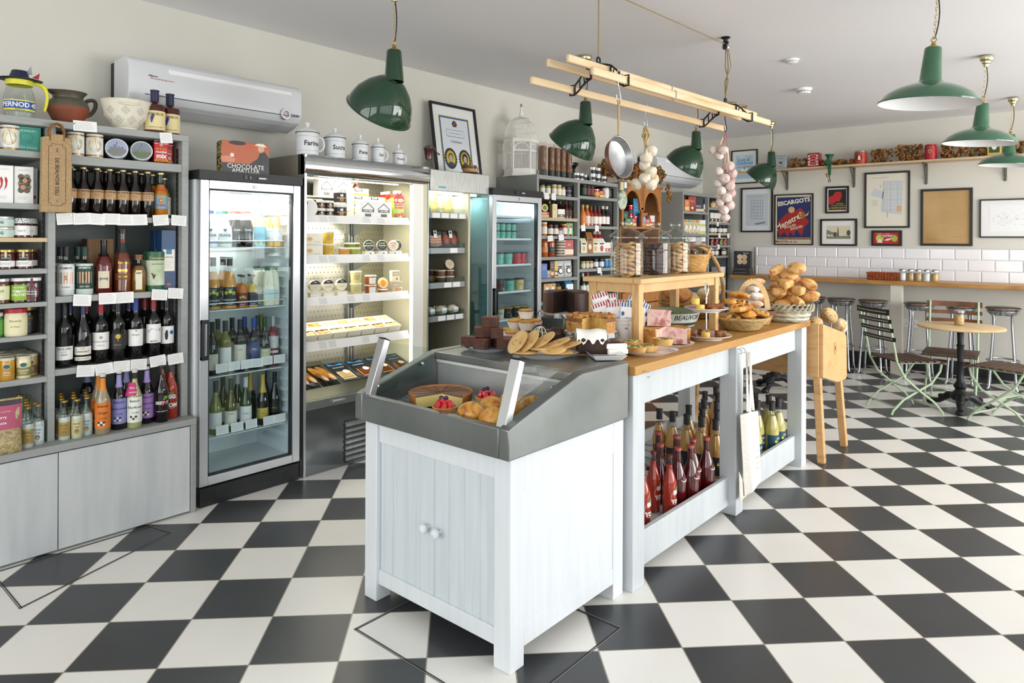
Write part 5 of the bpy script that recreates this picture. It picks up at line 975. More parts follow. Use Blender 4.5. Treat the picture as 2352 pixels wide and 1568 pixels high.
def otub(K):d=MB();d.T=Matrix.Rotation(radians(72),4,'Y');d.lathe([(0,-.03),(.031,-.03),(.037,0),(.037,.006),(.033,.008),(.0,.008)],[mt('#b5591f',.3)]*2+[mt('#e6ddc8',.3)]*2+[mt('#f0c070',.4)],24);K.part('tub',d);l=MB();l.T=d.T;l.disc((0,0),.018,lambda u,v:(-v,u,.0088),mt('#e0892c',.4),18,.022);K.part('label',l)
put(kit('otub',otub),'orange_tub','orange tub tilted on its side over a flat tub','tub',(-3.76,yx(879,-3.76,640),Z+.0692),-.3)
FOOT.append((-3.76,yx(878,-3.76,670),.04,.04,Z,Z+.13,True))
def spread(K,c):
 def art(a,f,w,h):a.rect(-w*.45,w*.45,h*.5,h*.92,f,mt('#b8a88a',.5));a.text('Organic',.01,lambda u,v:(f(0,0)[0]+.0006,u,h*.7+v),WHITE,.02);a.disc((.008,h*.25),.01,f,mt('#d9843c',.5),10)
 box(K,.05,.056,.075,mt(c,.45),art)
for j in range(2):put(kit('spread%d'%j,spread,('#c9b79a','#dfe2c4')[j]),'spread_box',('tan spread box under the pale one','pale green spread box on top of the tan one')[j],'box',(-3.765,yx(906,-3.765,660),Z+.001+j*.0755),-.3,'spread boxes',s=1 if j else 1)
chl(kit('spread2',spread,'#e9e5d8'),'spread_box','white box with black lettering at the right of the third chiller shelf','box',933,-3.77,Z,660,'spread boxes')
def meal(top):
 def f_(K):
  b=MB();Wt=mt('#ece6d2',.4);a0,a1=(.085,.048),(.092,.054);h=.042
  b.add([(sx*a0[0],sy*a0[1],0)for sx in(-1,1)for sy in(-1,1)]+[(sx*a1[0],sy*a1[1],h)for sx in(-1,1)for sy in(-1,1)]+[(sx*.087,sy*.049,h)for sx in(-1,1)for sy in(-1,1)]+[(sx*.085,sy*.048,h-.008)for sx in(-1,1)for sy in(-1,1)],[(0,2,3,1),(0,1,5,4),(2,6,7,3),(0,4,6,2),(1,3,7,5),(4,5,9,8),(6,10,11,7),(4,8,10,6),(5,7,11,9),(8,9,13,12),(10,14,15,11),(8,12,14,10),(9,11,15,13)],Wt);K.part('tray',b)
  t=MB();t.grid(lambda u,v:(-.085+.17*u,-.048+.096*v,h-.006+.004*sin(u*17)*sin(v*13)),12,8,top);K.part('filling',t);l=MB();l.rect(-.054,.054,-.02,.028,lambda u,v:(v,u,h+.0006),mt('#efece2',.6));lines(lambda u,v:(-v,u,h+.0012),.04,-.02,.014,4,GREY_P,4)(l);K.part('sleeve',l,label='white paper sleeve')
 return f_
TOPS=[mn('#e0cf96','#b58a3c',40,.5,.3),mn('#dcb35c','#9c4a22',30,.5,.3),mn('#e8d9a4','#c39a4c',50,.5,.3),mn('#d9c07a','#a8702c',36,.5,.3)]
for i in range(8):
 k=kit('meal%d'%(i%4),meal(TOPS[i%4]));y=2.397+i*.1105
 if y<3.16:put(k,'ready_meal',f'ready meal in a white tray, {ORD[i]} from the left on the sloping chiller shelf','ready meal',(-3.795,y,.835),0,'ready meals in trays',(0,radians(18),0))
def kipper(K):b=MB();b.T=Matrix.Rotation(radians(-8),4,'Y');F=mn('#c9913f','#6d4416',18,.35,.3);b.blob((0,-.028,.014),(.12,.03,.012),F,10,.05,3);b.blob((0,.028,.014),(.12,.03,.012),F,10,.05,4);K.part('fish',b);w_=MB();w_.box(-.13,.13,-.065,.065,.0,.002,BLACKG);K.part('tray',w_);f=MB();f.box(-.131,.131,-.066,.066,.03,.031,glass('#f4f2ea','film',1.2));K.part('film',f,label='clear film')
def salmon(col):
 def f_(K):
  b=MB();b.box(-.12,.12,-.07,.07,0,.008,mt('#1b1e22',.25));K.part('pack',b,bevel=.003);l=MB();f=lambda u,v:(v,u,.0088);l.rect(-.045,.045,-.07,.08,lambda u,v:(-v+.02,u,.0088),mt('#1b1e22',.25));l.rect(-.05,.05,0,.1,f,col);l.disc((.02,.01),.022,lambda u,v:(v,u,.0094),mt('#b9b6a8',.5),16);l.text('Forman & Field',.014,lambda u,v:(-v-.05,u,.0094),mt('#cfd4d6',.5));l.poly([(-.06,-.11),(-.01,-.085),(.05,-.105),(.06,-.075),(-.06,-.08)],lambda u,v:(v,u,.0092),mt('#2c5f86',.4));K.part('print',l)
 return f_
SAL=mn('#e08a3a','#c96a20',60,.4,.1,(1,6,1));CODF=mn('#e0c391','#c09a58',40,.4,.1,(1,6,1))
WELLB=[('kip',kipper,2.408,'kippers in clear film, left pack in the chiller well','fish_pack'),('kip',kipper,2.55,'kippers in clear film, second pack in the chiller well','fish_pack'),('cod',salmon(CODF),2.71,'smoked fish in a dark pack with pale fillets','fish_pack'),('sal',salmon(SAL),2.87,'smoked salmon in a dark pack, left one','fish_pack'),('sal',salmon(SAL),3.03,'smoked salmon in a dark pack, right one','fish_pack'),('sal',salmon(SAL),3.18,'smoked salmon in a dark pack, by the right end post','fish_pack')]
for i,(kk,fn,y,lb,nm)in enumerate(WELLB):put(kit(kk,fn),nm,lb,'fish',(-3.812,y,.562),.0,'smoked fish packs',(0,radians(20),0))
def canister(t,r,h,hand):
 def f_(K):
  E_=mt('#e4e7ea',.18);B_=mt('#8e9cac',.3);b=MB();b.lathe([(0,0),(r,0),(r,h*.16),(r,h*.175),(r,h*.82),(r,h*.835),(r,h),(0,h)],[E_,E_,B_,E_,B_,E_,E_],30);K.part('body',b)
  l=MB();N_=mt('#1e2230',.4);l.lathe([(r*1.06,h),(r*1.07,h+.004),(r*.9,h+.018),(r*.45,h+.034),(r*.2,h+.038),(r*.14,h+.048),(r*.22,h+.056),(r*.2,h+.066),(0,h+.07)],[N_,E_,E_,E_,E_,E_,E_,E_],28);l.lathe([(0,h),(r*1.06,h)],N_,28);K.part('lid',l)
  if hand:q=MB();q.tube(bez((0,r,h*.85),(0,r+h*.34,h*.88),(0,r+h*.34,h*.2),(0,r,h*.2),10),.006,E_,8);K.part('handle',q)
  a=MB();a.text(t,r*.62,cyl(r+.0008,h*.5,.25),mt('#22222a',.5),.02);K.part('lettering',a)
 return f_
for t,px,r,h,hd in(('Farine',706,.068,.135,1),('Sucre',769,.0655,.125,0),('Pates',827,.052,.105,0),('Sel',868,.045,.1,1),('Poivre',915,.038,.078,1)):put(kit('can'+t,canister(t,r,h,hd)),'enamel_canister',f'white enamel canister lettered {t}','canister',(-3.74,yx(px,-3.74,350),1.9576),-.35,'enamel storage canisters')
def choctin(K):
 b=MB();O_=mt('#b85a30',.4);b.prism([(-.142,0),(.142,0),(.142,.168),(.132,.18),(-.132,.18),(-.142,.168)],-.03,.03,mn('#b39d5a','#1f1d18',70,.4,0,vor=True),'x');K.part('tin',b,bevel=.003)
 a=MB();f=plx(.0312);a.poly([(-.14,.055),(.14,.055),(.14,.168),(.13,.178),(-.13,.178),(-.14,.168)],f,O_);a.rect(-.14,.14,.002,.055,f,mt('#1d1c1d',.4));g=plx(.0318)
 a.poly([(.02,.055),(.14,.055),(.14,.1),(.11,.135),(.085,.13),(.07,.09)],g,mt('#1d1c20',.4));a.disc((.09,.148),.02,g,mt('#d8a98a',.5),14,.024);a.poly([(.05,.165),(.125,.16),(.105,.178),(.07,.178)],plx(.0322),mt('#ece4d2',.5));a.disc((-.05,.17),.05,g,mt('#241d1c',.4),16,.012)
 a.poly([(-.14,.058),(-.07,.058),(-.06,.08),(-.1,.095),(-.14,.09)],g,mt('#d98a72',.5));a.rect(-.09,-.07,.09,.11,plx(.0322),mt('#ece4d2',.5));a.text('CHOCOLATE',.036,plx(.0322,0,.038),WHITE,.0);a.text('AMATLLER',.034,plx(.0322,0,.013),WHITE,.0);K.part('printed_front',a)
put(kit('choctin',choctin),'chocolate_tin','black and orange chocolate tin on top of the white fridge','tin',(-3.74,yx(559,-3.74,385),1.811),-.05)
# ================================================================ glazed chiller contents
def nsc(k,name,label,cat,px,x,z,py,group=None,rz=-.2,rot=None):
 return inrow(k,name,label,cat,px,x,z,group,rz,py,3.352,3.728,-3.697)
def pasta(K):
 b=MB();b.T=Matrix.Rotation(radians(-14),4,'Y');b.box(-.012,.012,-.06,.06,0,.15,mt('#b9bcb8',.3));K.part('tray',b);f=MB();f.T=b.T;f.rect(-.055,.055,.008,.1,plx(.013),mn('#ead78c','#c99a4a',40,.5,.3));f.rect(-.058,.058,.1,.15,plx(.0132),mt('#e3c63a',.5));f.rect(-.03,.02,.105,.145,plx(.014),PAPER);K.part('filling',f)
for i,px in enumerate((1000,1030)):put(kit('pasta',pasta),'pasta_tray','fresh pasta tray with yellow header, '+('left','right')[i]+' one','pasta',(-3.76,3.46+i*.15,1.6335),-.15,'fresh pasta trays')
def ipack(kind):
 def f_(K):
  b=MB();b.T=Matrix.Rotation(radians(-12),4,'Y');b.box(-.015,.015,-.07,.07,0,.13,mt('#23282a',.3));K.part('tray',b,bevel=.008);f=MB();f.T=b.T
  if kind=='s':[f.tube(bez((.018,-.05,.02+i*.021),(.02,-.02,.012+i*.021),(.02,.02,.012+i*.021),(.018,.05,.024+i*.021),8),.0105,mn('#d9b3a0','#c99a86',30,.35),8)for i in range(4)]
  else:[f.blob((.012,y,.06),(.014,.034,.045),mn('#a5604c','#8a4a38',60,.5,.3),9,.04,2)for y in(-.034,.034)]
  K.part('meat',f);l=MB();l.T=b.T;l.rect(-.014,.014,.07,.125,plx(.03),PAPER);l.disc((0,.11),.011,plx(.0306),mt('#2f5a3a',.5),12);K.part('label',l)
 return f_
nsc(kit('ipS',ipack('s')),'sausage_pack','pack of pale sausages in the narrow chiller','sausages',998,-3.775,1.3765,560);nsc(kit('ipB',ipack('b')),'burger_pack','pack of two burgers in the narrow chiller, front one','burgers',1052,-3.775,1.3765,560,'burger packs');put(kit('ipB',ipack('b')),'burger_pack','pack of two burgers leaning behind the front pack','burgers',(-3.86,3.57,1.3765),-.2,'burger packs')
def rill(K):tub(K,.038,.04,.046,mn('#6d4a34','#5a3a28',30,.3),mt('#d8cdb8',.3),.008,None,22)
for i,(x,y,j)in enumerate(((-3.77,3.55,0),(-3.77,3.55,1),(-3.77,3.64,0),(-3.77,3.64,1),(-3.86,3.55,0),(-3.86,3.55,1))):put(kit('rill',rill),'pate_tub','brown pate tub in the narrow chiller, '+('left lower','left upper','right lower','right upper','back lower','back upper')[i],'tub',(x,y,1.119+j*.0468),0,'brown pate tubs')
def rill2(K):d=MB();d.T=Matrix.Rotation(radians(68),4,'Y');d.lathe([(0,-.03),(.034,-.03),(.038,0),(.038,.006),(0,.006)],[mn('#6d4a34','#5a3a28',30,.3)]*2+[mt('#d8cdb8',.3)]*2,24);K.part('tub',d);l=MB();l.T=d.T;l.disc((0,0),.028,lambda u,v:(-v,u,.0068),mt('#d9c9b0',.5),18);lines(lambda u,v:(-v,u,.0076),.018,-.012,.012,3,INK,2)(l);K.part('label',l)
put(kit('rill2',rill2),'pate_tub','brown pate tub lying on its side on top of the stack','tub',(-3.765,3.64,1.119+.0936+.0385),-.2,'brown pate tubs')
def slice_(K):b=MB();b.box(-.09,.09,-.045,.045,0,.005,GOLD);K.part('board',b);f=MB();f.blob((0,0,.012),(.075,.035,.008),mn('#c98a4a','#8a5228',20,.35,.2),9,.06,2);K.part('meat',f)
for i,(y,rz,z)in enumerate(((3.43,.5,1.119),(3.50,2.2,1.1405))):put(kit('slice',slice_),'cured_meat_pack','cured meat on a gold board, '+('lower','upper')[i]+' one','cured meat',(-3.80-.0*i,y-.03*i,z),rz,'cured meat packs')
def cheesepack(c,seed):
 def f_(K):b=MB();b.blob((0,0,.035),(.045,.05,.035),mn(c,'#e6dcc0',12,.3,.2),9,.12,seed,.98);K.part('cheese',b);l=MB();l.rect(-.025,.02,.02,.055,plx(.052),PAPER);K.part('label',l)
 return f_
for i,(y,c)in enumerate(((3.42,'#c9a47a'),(3.54,'#d8d2be'),(3.66,'#e8e6d8'))):put(kit('chp%d'%i,cheesepack(c,i)),'cheese_pack',('tan wrapped cheese','grey wrapped cheese','white wrapped cheese')[i]+' on the lowest shelf of the narrow chiller','cheese',(-3.755,y,.8775),-.1,'wrapped cheeses')
def sign(t,w):
 def f_(K):b=MB();b.T=Matrix.Rotation(radians(-10),4,'Y');b.box(-.001,.001,-w/2,w/2,0,.055,mt('#a9cbb2',.6));K.part('card',b);a=MB();a.T=b.T;a.text(t,.024,plx(.0016,0,.03),INK,.0,shear=.3);K.part('lettering',a)
 return f_
put(kit('foie',sign('foie gras',.12)),'sign_card','pale green handwritten sign among the cheeses','sign',(-3.85,3.63,.878),-.1)
for i in range(2):put(kit('foie2',sign('pate',.08)),'sign_card','small pale green sign tucked behind the big one, '+('left','right')[i],'sign',(-3.87,3.49+i*.03+.0,.878+0),-.1-i*.0,None)if i==0 else None
def grinder(K):
 b=MB();b.lathe([(0,0),(.045,0),(.047,.01),(.04,.05),(.024,.075),(.022,.085)],glass('#eef0ee','jarx',1.3),22);K.part('glass_base',b);t=MB();t.lathe([(.024,.08),(.026,.095),(.034,.15),(.038,.155),(.038,.165),(.02,.168),(0,.168)],mt('#4a1410',.25,coat=.4),22);K.part('hopper',t,label='dark red hopper');h=MB();h.lathe([(.033,.165),(.026,.178),(.012,.186),(0,.187)],mt('#6f7478',.3,.8),20);h.tube(bez((0,0,.186),(.0,.05,.19),(0,.06,.14),(0,.085,.125)),.004,mt('#6f7478',.3,.8),8);h.lathe([(0,.118),(.008,.12),(.008,.13),(0,.132)],BLACK,12,(0,.088));K.part('crank',h)
put(kit('grinder',grinder),'coffee_grinder','old coffee grinder with dark red hopper and glass base','grinder',(-3.74,3.40,1.9428),-.2)
def cup(K):G=mn('#c9b490','#b59a6e',20,.3);D_=mt('#6d4a2a',.3);b=MB();b.lathe([(0,.012),(.03,.012),(.04,.02),(.058,.05),(.062,.075),(.058,.075),(.052,.05),(.03,.024),(0,.022)],[G,G,G,D_,D_,D_,D_,D_],26);K.part('bowl',b);h=MB();h.tube(bez((0,.056,.066),(0,.1,.075),(0,.095,.03),(0,.05,.035),8),.006,G,8);K.part('handle',h)
def saucer(K):b=MB();b.lathe([(0,.002),(.04,.0),(.085,.012),(.086,.015),(.04,.006),(0,.006)],mt('#7a5636',.3),30);K.part('saucer',b)
put(kit('saucer',saucer),'saucer','brown stoneware saucer under the wide cup','saucer',(-3.74,yx(1077,-3.74,392),1.9425),0);put(kit('cup',cup),'cup','wide brown and cream stoneware cup on a saucer','cup',(-3.74,yx(1077,-3.74,392),1.9368),-.2)
def frame_kit(K,w,h,fw,mat_c,art,d=.02,glass_=True):
 F=mt('#151515',.35);b=MB();b.box(0,d,-w/2,w/2,0,fw,F);b.box(0,d,-w/2,w/2,h-fw,h,F);b.box(0,d,-w/2,-w/2+fw,fw,h-fw,F);b.box(0,d,w/2-fw,w/2,fw,h-fw,F);K.part('frame',b,bevel=.0015)
 p=MB();p.box(.001,.006,-w/2+fw,w/2-fw,fw,h-fw,mat_c);K.part('mount',p);a=MB();art(a,lambda u,v,k=0:(.0068+.0005*k,u,h/2+v),w-2*fw,h-2*fw);K.part('picture',a)
def royal(a,f,w,h):
 Bl,Ye,Lt=mt('#2c5f92',.5),mt('#c9b53a',.5),mt('#dfe6ec',.6)
 for q,m,k in(((-w*.36,w*.36,-h*.46,h*.38),Ye,0),((-w*.345,w*.345,-h*.445,h*.37),Bl,1),((-w*.32,w*.32,-h*.43,h*.35),Lt,2)):a.rect(*q,lambda u,v,k=k:f(u,v,k),m)
 g=lambda u,v:f(u,v,3);a.rect(-.1,.1,h*.12,h*.21,g,Bl);a.rect(-.098,.098,h*.125,h*.205,lambda u,v:f(u,v,4),Lt);t=lambda u,v:f(u,v,5);a.text('THE DE BEAUVOIR DELI CO',.0125,lambda u,v:t(u,h*.165+v),Bl);a.text('Celebrates',.03,lambda u,v:t(u,h*.06+v),Bl,.0,shear=.3);a.text('THE WEDDING',.026,lambda u,v:t(u+.05,-h*.385+v),INK,.01)
 a.poly([(-.02,h*.25),(.02,h*.25),(.03,h*.29),(.012,h*.33),(-.012,h*.33),(-.03,h*.29)],g,mt('#4a4038',.6));a.disc((0,h*.29),.012,t,mt('#b03a2c',.5),10)
 for s in(-1,1):
  c=(s*w*.17,-h*.16)
  for i in range(22):q=2*pi*i/22;a.disc((c[0]+.062*cos(q),c[1]+.078*sin(q)),.011,g,mt('#2f2b26',.6),8)
  a.disc(c,.06,lambda u,v:f(u,v,4),mt('#3a352c',.6),24,.077);a.disc(c,.05,t,Ye,24,.066);a.disc((c[0],c[1]-.048),.034,lambda u,v:f(u,v,6),mt('#39496a' if s<0 else '#4a3436',.6),16,.02);a.disc((c[0],c[1]+.012),.027 if s<0 else .034,lambda u,v:f(u,v,7),mt('#5d4a34' if s<0 else '#3a2720',.6),18,.034 if s<0 else .044);a.disc((c[0],c[1]+.002),.02,lambda u,v:f(u,v,8),mt('#b9aaa0',.6),16,.028)
put(kit('royal',lambda K:frame_kit(K,.52,.70,.02,mt('#eceeee',.6),royal)),'framed_poster','black framed poster with two oval portraits leaning on the wall behind the cup','poster',(-3.985,3.975,1.853),0,None,(0,radians(-9),0))
# ================================================================ slim freezer contents
def frz(k,name,label,px,x,z,py,group):return inrow(k,name,label,'ice cream',px,x,z,group,-.5,py,4.008,4.52,-3.682)
def ice(c,lid,h=.088,r=.038,t='ice'):
 def f_(K):tub(K,r*.86,r,h,mt(c,.4),mt(lid,.4),.012,lambda a,f:(a.text(t,.014,lambda u,v:tuple(q*s for q,s in zip(f(u,h*.5+v),(1.008,1.008,1))),INK if c!='#2a2624' else GOLD,.01),a.rect(.028,.036,.01,.03,f,PAPER,2)),20)
 return f_
Z=F2Z[1]
for j in range(2):
 for i,px in enumerate((1146,1162,1176,1189,1206)):
  k=kit('iceS%d'%(i==0),ice('#c43a3a' if i==0 else '#6fbfae','#26282a',.062,.029));put(k,'ice_cream_tub',('red' if i==0 else 'mint')+f' mini ice cream tub, {ORD[i]} from the left in the '+('lower','upper')[j]+' layer','ice cream',(-3.73,4.065+i*.068,Z+.001+j*.0625),-.5,'mini ice cream tubs')
for i,(px,c)in enumerate(((1146,'#6fbfae'),(1166,'#6fbfae'),(1186,'#c43038'),(1206,'#c43038'))):frz(kit('iceM'+c,ice(c,'#26282a',.095,.041)),'ice_cream_tub',('mint' if c[1]=='6' else 'red')+f' ice cream tub, {ORD[i]} from the left on the middle freezer shelf',px,-3.74,F2Z[2],590,'ice cream tubs')
for i,(px,c)in enumerate(((1146,'#5a3a34'),(1170,'#6fbfae'),(1192,'#d8c48a'))):frz(kit('iceM'+c,ice(c,'#26282a',.098,.042,'choc')),'ice_cream_tub',('brown','mint','pale yellow')[i]+' ice cream tub on the fourth freezer shelf',px,-3.74,F2Z[3],655,'ice cream tubs')
for i,(px,c)in enumerate(((1147,'#d8d4c8'),(1165,'#2a2624'),(1184,'#2a2624'),(1203,'#1f2a3a'))):frz(kit('iceB'+c,ice(c,'#a08a4a',.09,.041,'Booja')),'ice_cream_tub',('white','dark brown','dark brown','navy')[i]+f' gold lidded ice cream tub, {ORD[i]} from the left on the lowest freezer shelf',px,-3.74,F2Z[4],720,'ice cream tubs')
# ================================================================ grey shelving beside the freezer
BA,BB=(4.625,5.188),(5.230,5.866)
def fs(k,name,label,cat,px,z,py,group=None,x=-3.75,rz=-.35):
 lo,hi=(4.6,5.9)if z>1.99 else BA if yx(px,-3.70,py)<5.2 else BB
 x,y=settle(k,x,yx(px,x,py),z,rz,lo,hi-.004,-3.685);return put(k,name,label,cat,(x,y,z+.0006),rz,group)
def sj(c,lid,lab,r=.03,h=.09,lh=.14,lz=(.15,.65),t=''):
 return lambda K:jar(K,r,h,mt(c,.12,coat=.3),mt(lid,.35),lh,mt(lab,.6)if lab else None,(lz[0],lz[1],75),[(t,r*.45,(lz[0]+lz[1])/2,INK,.01)]if t else())
def sbot(c,cap,lab,R=.026,H=.158,sh='cordial',t=''):return lambda K:bottle(K,R,H,sh,mt(c,.08,coat=.4),None,1,mt(cap,.4),.14,1.15,[(.12,.48,75,mt(lab,.6),[(t,R*.5,.3,INK,.01)]if t else[])]if lab else[])
def pack(c,band,d=.05,w=.07,h=.11,t='',tc='#f4f4f2'):
 def art(a,f,w_,h_):
  if band:a.rect(-w_*.5,w_*.5,h_*.1,h_*.42,f,mt(band,.5));a.disc((0,h_*.26),h_*.1,lambda u,v:(f(u,v)[0]+.0005,)+f(u,v)[1:],mt('#e6d9b4',.5),12)
  if t:a.text(t,w_*.26,lambda u,v:(f(u,v)[0]+.001,u,h_*.7+v),mt(tc,.5),.01)
  else:lines(f,w_*.3,h_*.55,h_*.85,3,mt(tc,.6),3,.003)(a)
 return lambda K:box(K,d,w,h,mt(c,.45),art)
def tin(c,lab,r=.033,h=.055):return lambda K:tub(K,r,r,h,mt(c,.25,.8),mt('#c9cbc9',.25,.9),.008,(lambda a,f:a.rect(-r*.9,r*.9,h*.2,h*.66,f,mt(lab,.5),8))if lab else None,20)
RN=['leftmost','second','third','fourth','fifth','sixth','seventh','eighth','ninth','tenth','eleventh']
def run(items,z,py,where,x=-3.75):
 """items: (px, kit key, builder, name, category, what it looks like)"""
 for i,(px,key,fn,nm,cat,lk)in enumerate(items):fs(kit(key,fn),nm,f'{lk}, {RN[i]} {where}',cat,px,z,py,where.replace('on the','goods on the'),x)
J,B_,P_='jar','bottle','box'
oliv=('sj1',sj('#a8a468','#2b2a28','#efece2',.027,.1),'sauce_jar',J,'black lidded jar with white label')
run([(1245,)+oliv,(1258,)+oliv,(1272,'sj2',sj('#c2a86a','#c9c4b0','#efece2',.026,.105),'sauce_jar',J,'slim yellow jar with pale lid'),(1283,'sj2',None,'sauce_jar',J,'slim yellow jar with pale lid'),(1292,)+oliv,(1304,'sj3',sj('#6d6f6a','#26251f','#efece2',.024,.098),'sauce_jar',J,'slim grey jar with black lid')],1.83,430,'on the top left bay shelf beside freezer')
for j in range(2):put(kit('sj4',sj('#2b1712','#1f1d1c','#5a4a6a',.036,.042,.2)),'sauce_jar','flat dark jar, '+('lower','upper')[j]+' of a stack on the top left bay shelf',J,(-3.75,5.13,1.8306+j*.0425),-.3,'flat dark jars')
run([(1248,'pk1',pack('#b33a5a','#d9c24a',.05,.085,.05),'fish_box',P_,'pink and yellow flat box'),(1271,'pk2',pack('#d9c79a',None,.05,.052,.125,'','#8a7a4a'),'biscuit_box',P_,'tall cream box'),(1286,'pk3',pack('#e6e0d6','#5a5048',.05,.075,.082),'tea_tin',P_,'pale tin with dark picture'),(1300,'sb1',sbot('#3a1410','#1f1d1d','#5a3a30'),'sauce_bottle',B_,'small dark sauce bottle'),(1308,'sb1',None,'sauce_bottle',B_,'small dark sauce bottle'),(1315,'sb2',sbot('#8e1f1c','#b5302a','#8fb53a'),'sauce_bottle',B_,'red capped sauce bottle'),(1322,'sb3',sbot('#3d1a14','#2f9a4a','#efece2'),'sauce_bottle',B_,'green capped sauce bottle')],1.635,490,'on the second left bay shelf beside freezer')
def rtin_(K):d=MB();d.T=Matrix.Rotation(radians(84),4,'Y');d.lathe([(0,-.015),(.033,-.015),(.034,.012),(0,.012)],[mt('#b33a5a',.4),mt('#b33a5a',.4),mt('#d9c24a',.4)],24);K.part('tin',d);l=MB();l.T=d.T;l.disc((0,0),.02,lambda u,v:(-v,u,.0128),mt('#5a7a3a',.5),16);K.part('picture',l)
put(kit('rtin_',rtin_),'fish_tin','round yellow and pink tin standing on a flat box','tin',(-3.75,yx(1250,-3.75,480),1.6865+.0345),-.35)
for i,(px,c)in enumerate(((1262,'#c9a24a'),(1272,'#3a3430'),(1281,'#3a3430'),(1291,'#3a3430'),(1301,'#4a1a16'),(1311,'#4a1a16'))):fs(kit('sbk'+c,sbot('#2a1512',c,None,.02,.158)),'sauce_bottle',f'dark sauce bottle, {ORD[i]} in the back row of the second left bay shelf',B_,px,1.635,490,'dark bottles at the back',-3.86)
run([(1248,'sj5',sj('#c9823a','#d9d6cc','#efece2',.034,.12),'sauce_jar',J,'orange jar with white label'),(1263,'sj6',sj('#5a1a14','#2a2826','#efece2',.03,.1),'sauce_jar',J,'dark red jar with white label'),(1275,'sj6',None,'sauce_jar',J,'dark red jar with white label'),(1284,'sj7',sj('#7a4a2c','#1f1f1f','#cfc6d8',.03,.075),'sauce_jar',J,'squat jar with lilac label'),(1295,'sj8',sj('#a8301f','#b5a55a','#efece2',.032,.11),'sauce_jar',J,'tomato sauce jar with white label'),(1307,'sj8',None,'sauce_jar',J,'tomato sauce jar with white label'),(1319,'pk4',pack('#3d8a4a','#5aa05a',.05,.075,.12),'tea_carton',P_,'green carton')],1.475,535,'on the third left bay shelf beside freezer')
run([(1249,'sj9',sj('#b5602a','#c9823a','#e08a4a',.037,.155,.1,(.25,.55)),'soup_jar',J,'orange soup jar with orange label'),(1265,'sj10',sj('#9c4a22','#c9823a','#1f4a4a',.037,.155,.1,(.25,.55)),'soup_jar',J,'brown soup jar with teal label'),(1314,'pk5',pack('#b03a34','#e6dccb',.05,.1,.15,'ILE','#f4f0e0'),'biscuit_carton',P_,'red and cream carton')],1.29,585,'on the fourth left bay shelf beside freezer')
def patties(K):b=MB();b.blob((0,0,.012),(.055,.06,.0125),mt('#d8d0c0',.6),9,.05,3);K.part('pack',b)
for j in range(6):put(kit('patty',patties),'flatbread_pack',f'pale flatbread pack, {ORD[j]} from the bottom of the stack','bread',(-3.76,yx(1285,-3.76,570)+.006*(j%2),1.2905+j*.0252),j*.4,'stacked flatbread packs')
run([(1247,'pk6',pack('#3a6ab0',None,.05,.06,.13),'pasta_pack',P_,'blue pack'),(1256,'pk7',pack('#b0904a','#5a7a9a',.05,.05,.07),'nut_pack',P_,'brown and blue nut pack'),(1263,'pk8',pack('#4a2a24','#b04a3a',.05,.05,.15),'chocolate_pack',P_,'dark tall pack'),(1272,'pk9',pack('#d9b83a','#2a2a26',.05,.04,.15),'pasta_pack',P_,'yellow and black tall pack')],1.10,630,'on the fifth left bay shelf beside freezer')
def flour(K):bag(K,.105,.15,.08,mt('#d5d6d8',.5),lambda a,f,w,h:(a.disc((0,h*.4),.03,f,BLACK,16),a.disc((0,h*.4),.02,lambda u,v:(f(u,v)[0]+.001,)+f(u,v)[1:],WHITE,16),a.rect(-.02,.03,h*.62,h*.68,f,BLACK,4)),lump=.12)
for i,y in enumerate((4.995,5.12)):put(kit('flour',flour),'flour_bag','white bag with black ring print, '+('left','right')[i]+' one on the fifth shelf','bag',(-3.755,y,1.1006),-.3,'white printed bags')
def chick(K):b=MB();b.box(-.03,.03,-.034,.034,0,.155,mn('#d8b070','#a87838',60,.3,.4,vor=True));K.part('pack',b,bevel=.006);l=MB();l.rect(-.012,.02,.05,.12,plx(.031),PAPER);l.rect(-.012,.02,.02,.04,plx(.031),mt('#8a4a2a',.5));K.part('label',l)
def granola(K):b=MB();b.box(-.03,.03,-.042,.042,0,.135,mt('#eef1f2',.45));b.add([(-.03,-.042,.135),(.03,-.042,.135),(.03,.042,.135),(-.03,.042,.135),(0,-.042,.165),(0,.042,.165)],[(0,1,4),(2,3,5),(1,2,5,4),(3,0,4,5)],mt('#3a8ab5',.45));b.box(-.0302,.0302,-.0425,-.03,0,.135,mt('#3a8ab5',.45));K.part('pack',b);a=MB();a.disc((.008,.06),.023,plx(.0308),mt('#3a9ac5',.5),20);a.disc((.008,.06),.015,plx(.0314),mt('#eef1f2',.45),16);a.text('rude',.014,plx(.0312,.006,.11),GREY_P);K.part('printed_front',a)
run([(1252,'chick',chick,'nut_pack','nuts','clear pack of roasted nuts'),(1265,'chick',None,'nut_pack','nuts','clear pack of roasted nuts'),(1280,'sj11',sj('#c9982a','#b08a3a','#e6e0cc',.036,.12),'mustard_jar',J,'yellow jar with wide label'),(1297,'sj12',sj('#3a2418','#2a2422','#3a3a44',.026,.1),'spice_jar',J,'small dark spice jar'),(1308,'sj12',None,'spice_jar',J,'small dark spice jar'),(1319,'gran',granola,'granola_pack','cereal','white and blue granola pack')],.90,690,'on the sixth left bay shelf beside freezer')
for i,px in enumerate((1280,)):fs(kit('gran',granola),'granola_pack','blue sided granola pack standing behind the jars','cereal',px,.90,670,'granola packs',-3.90)
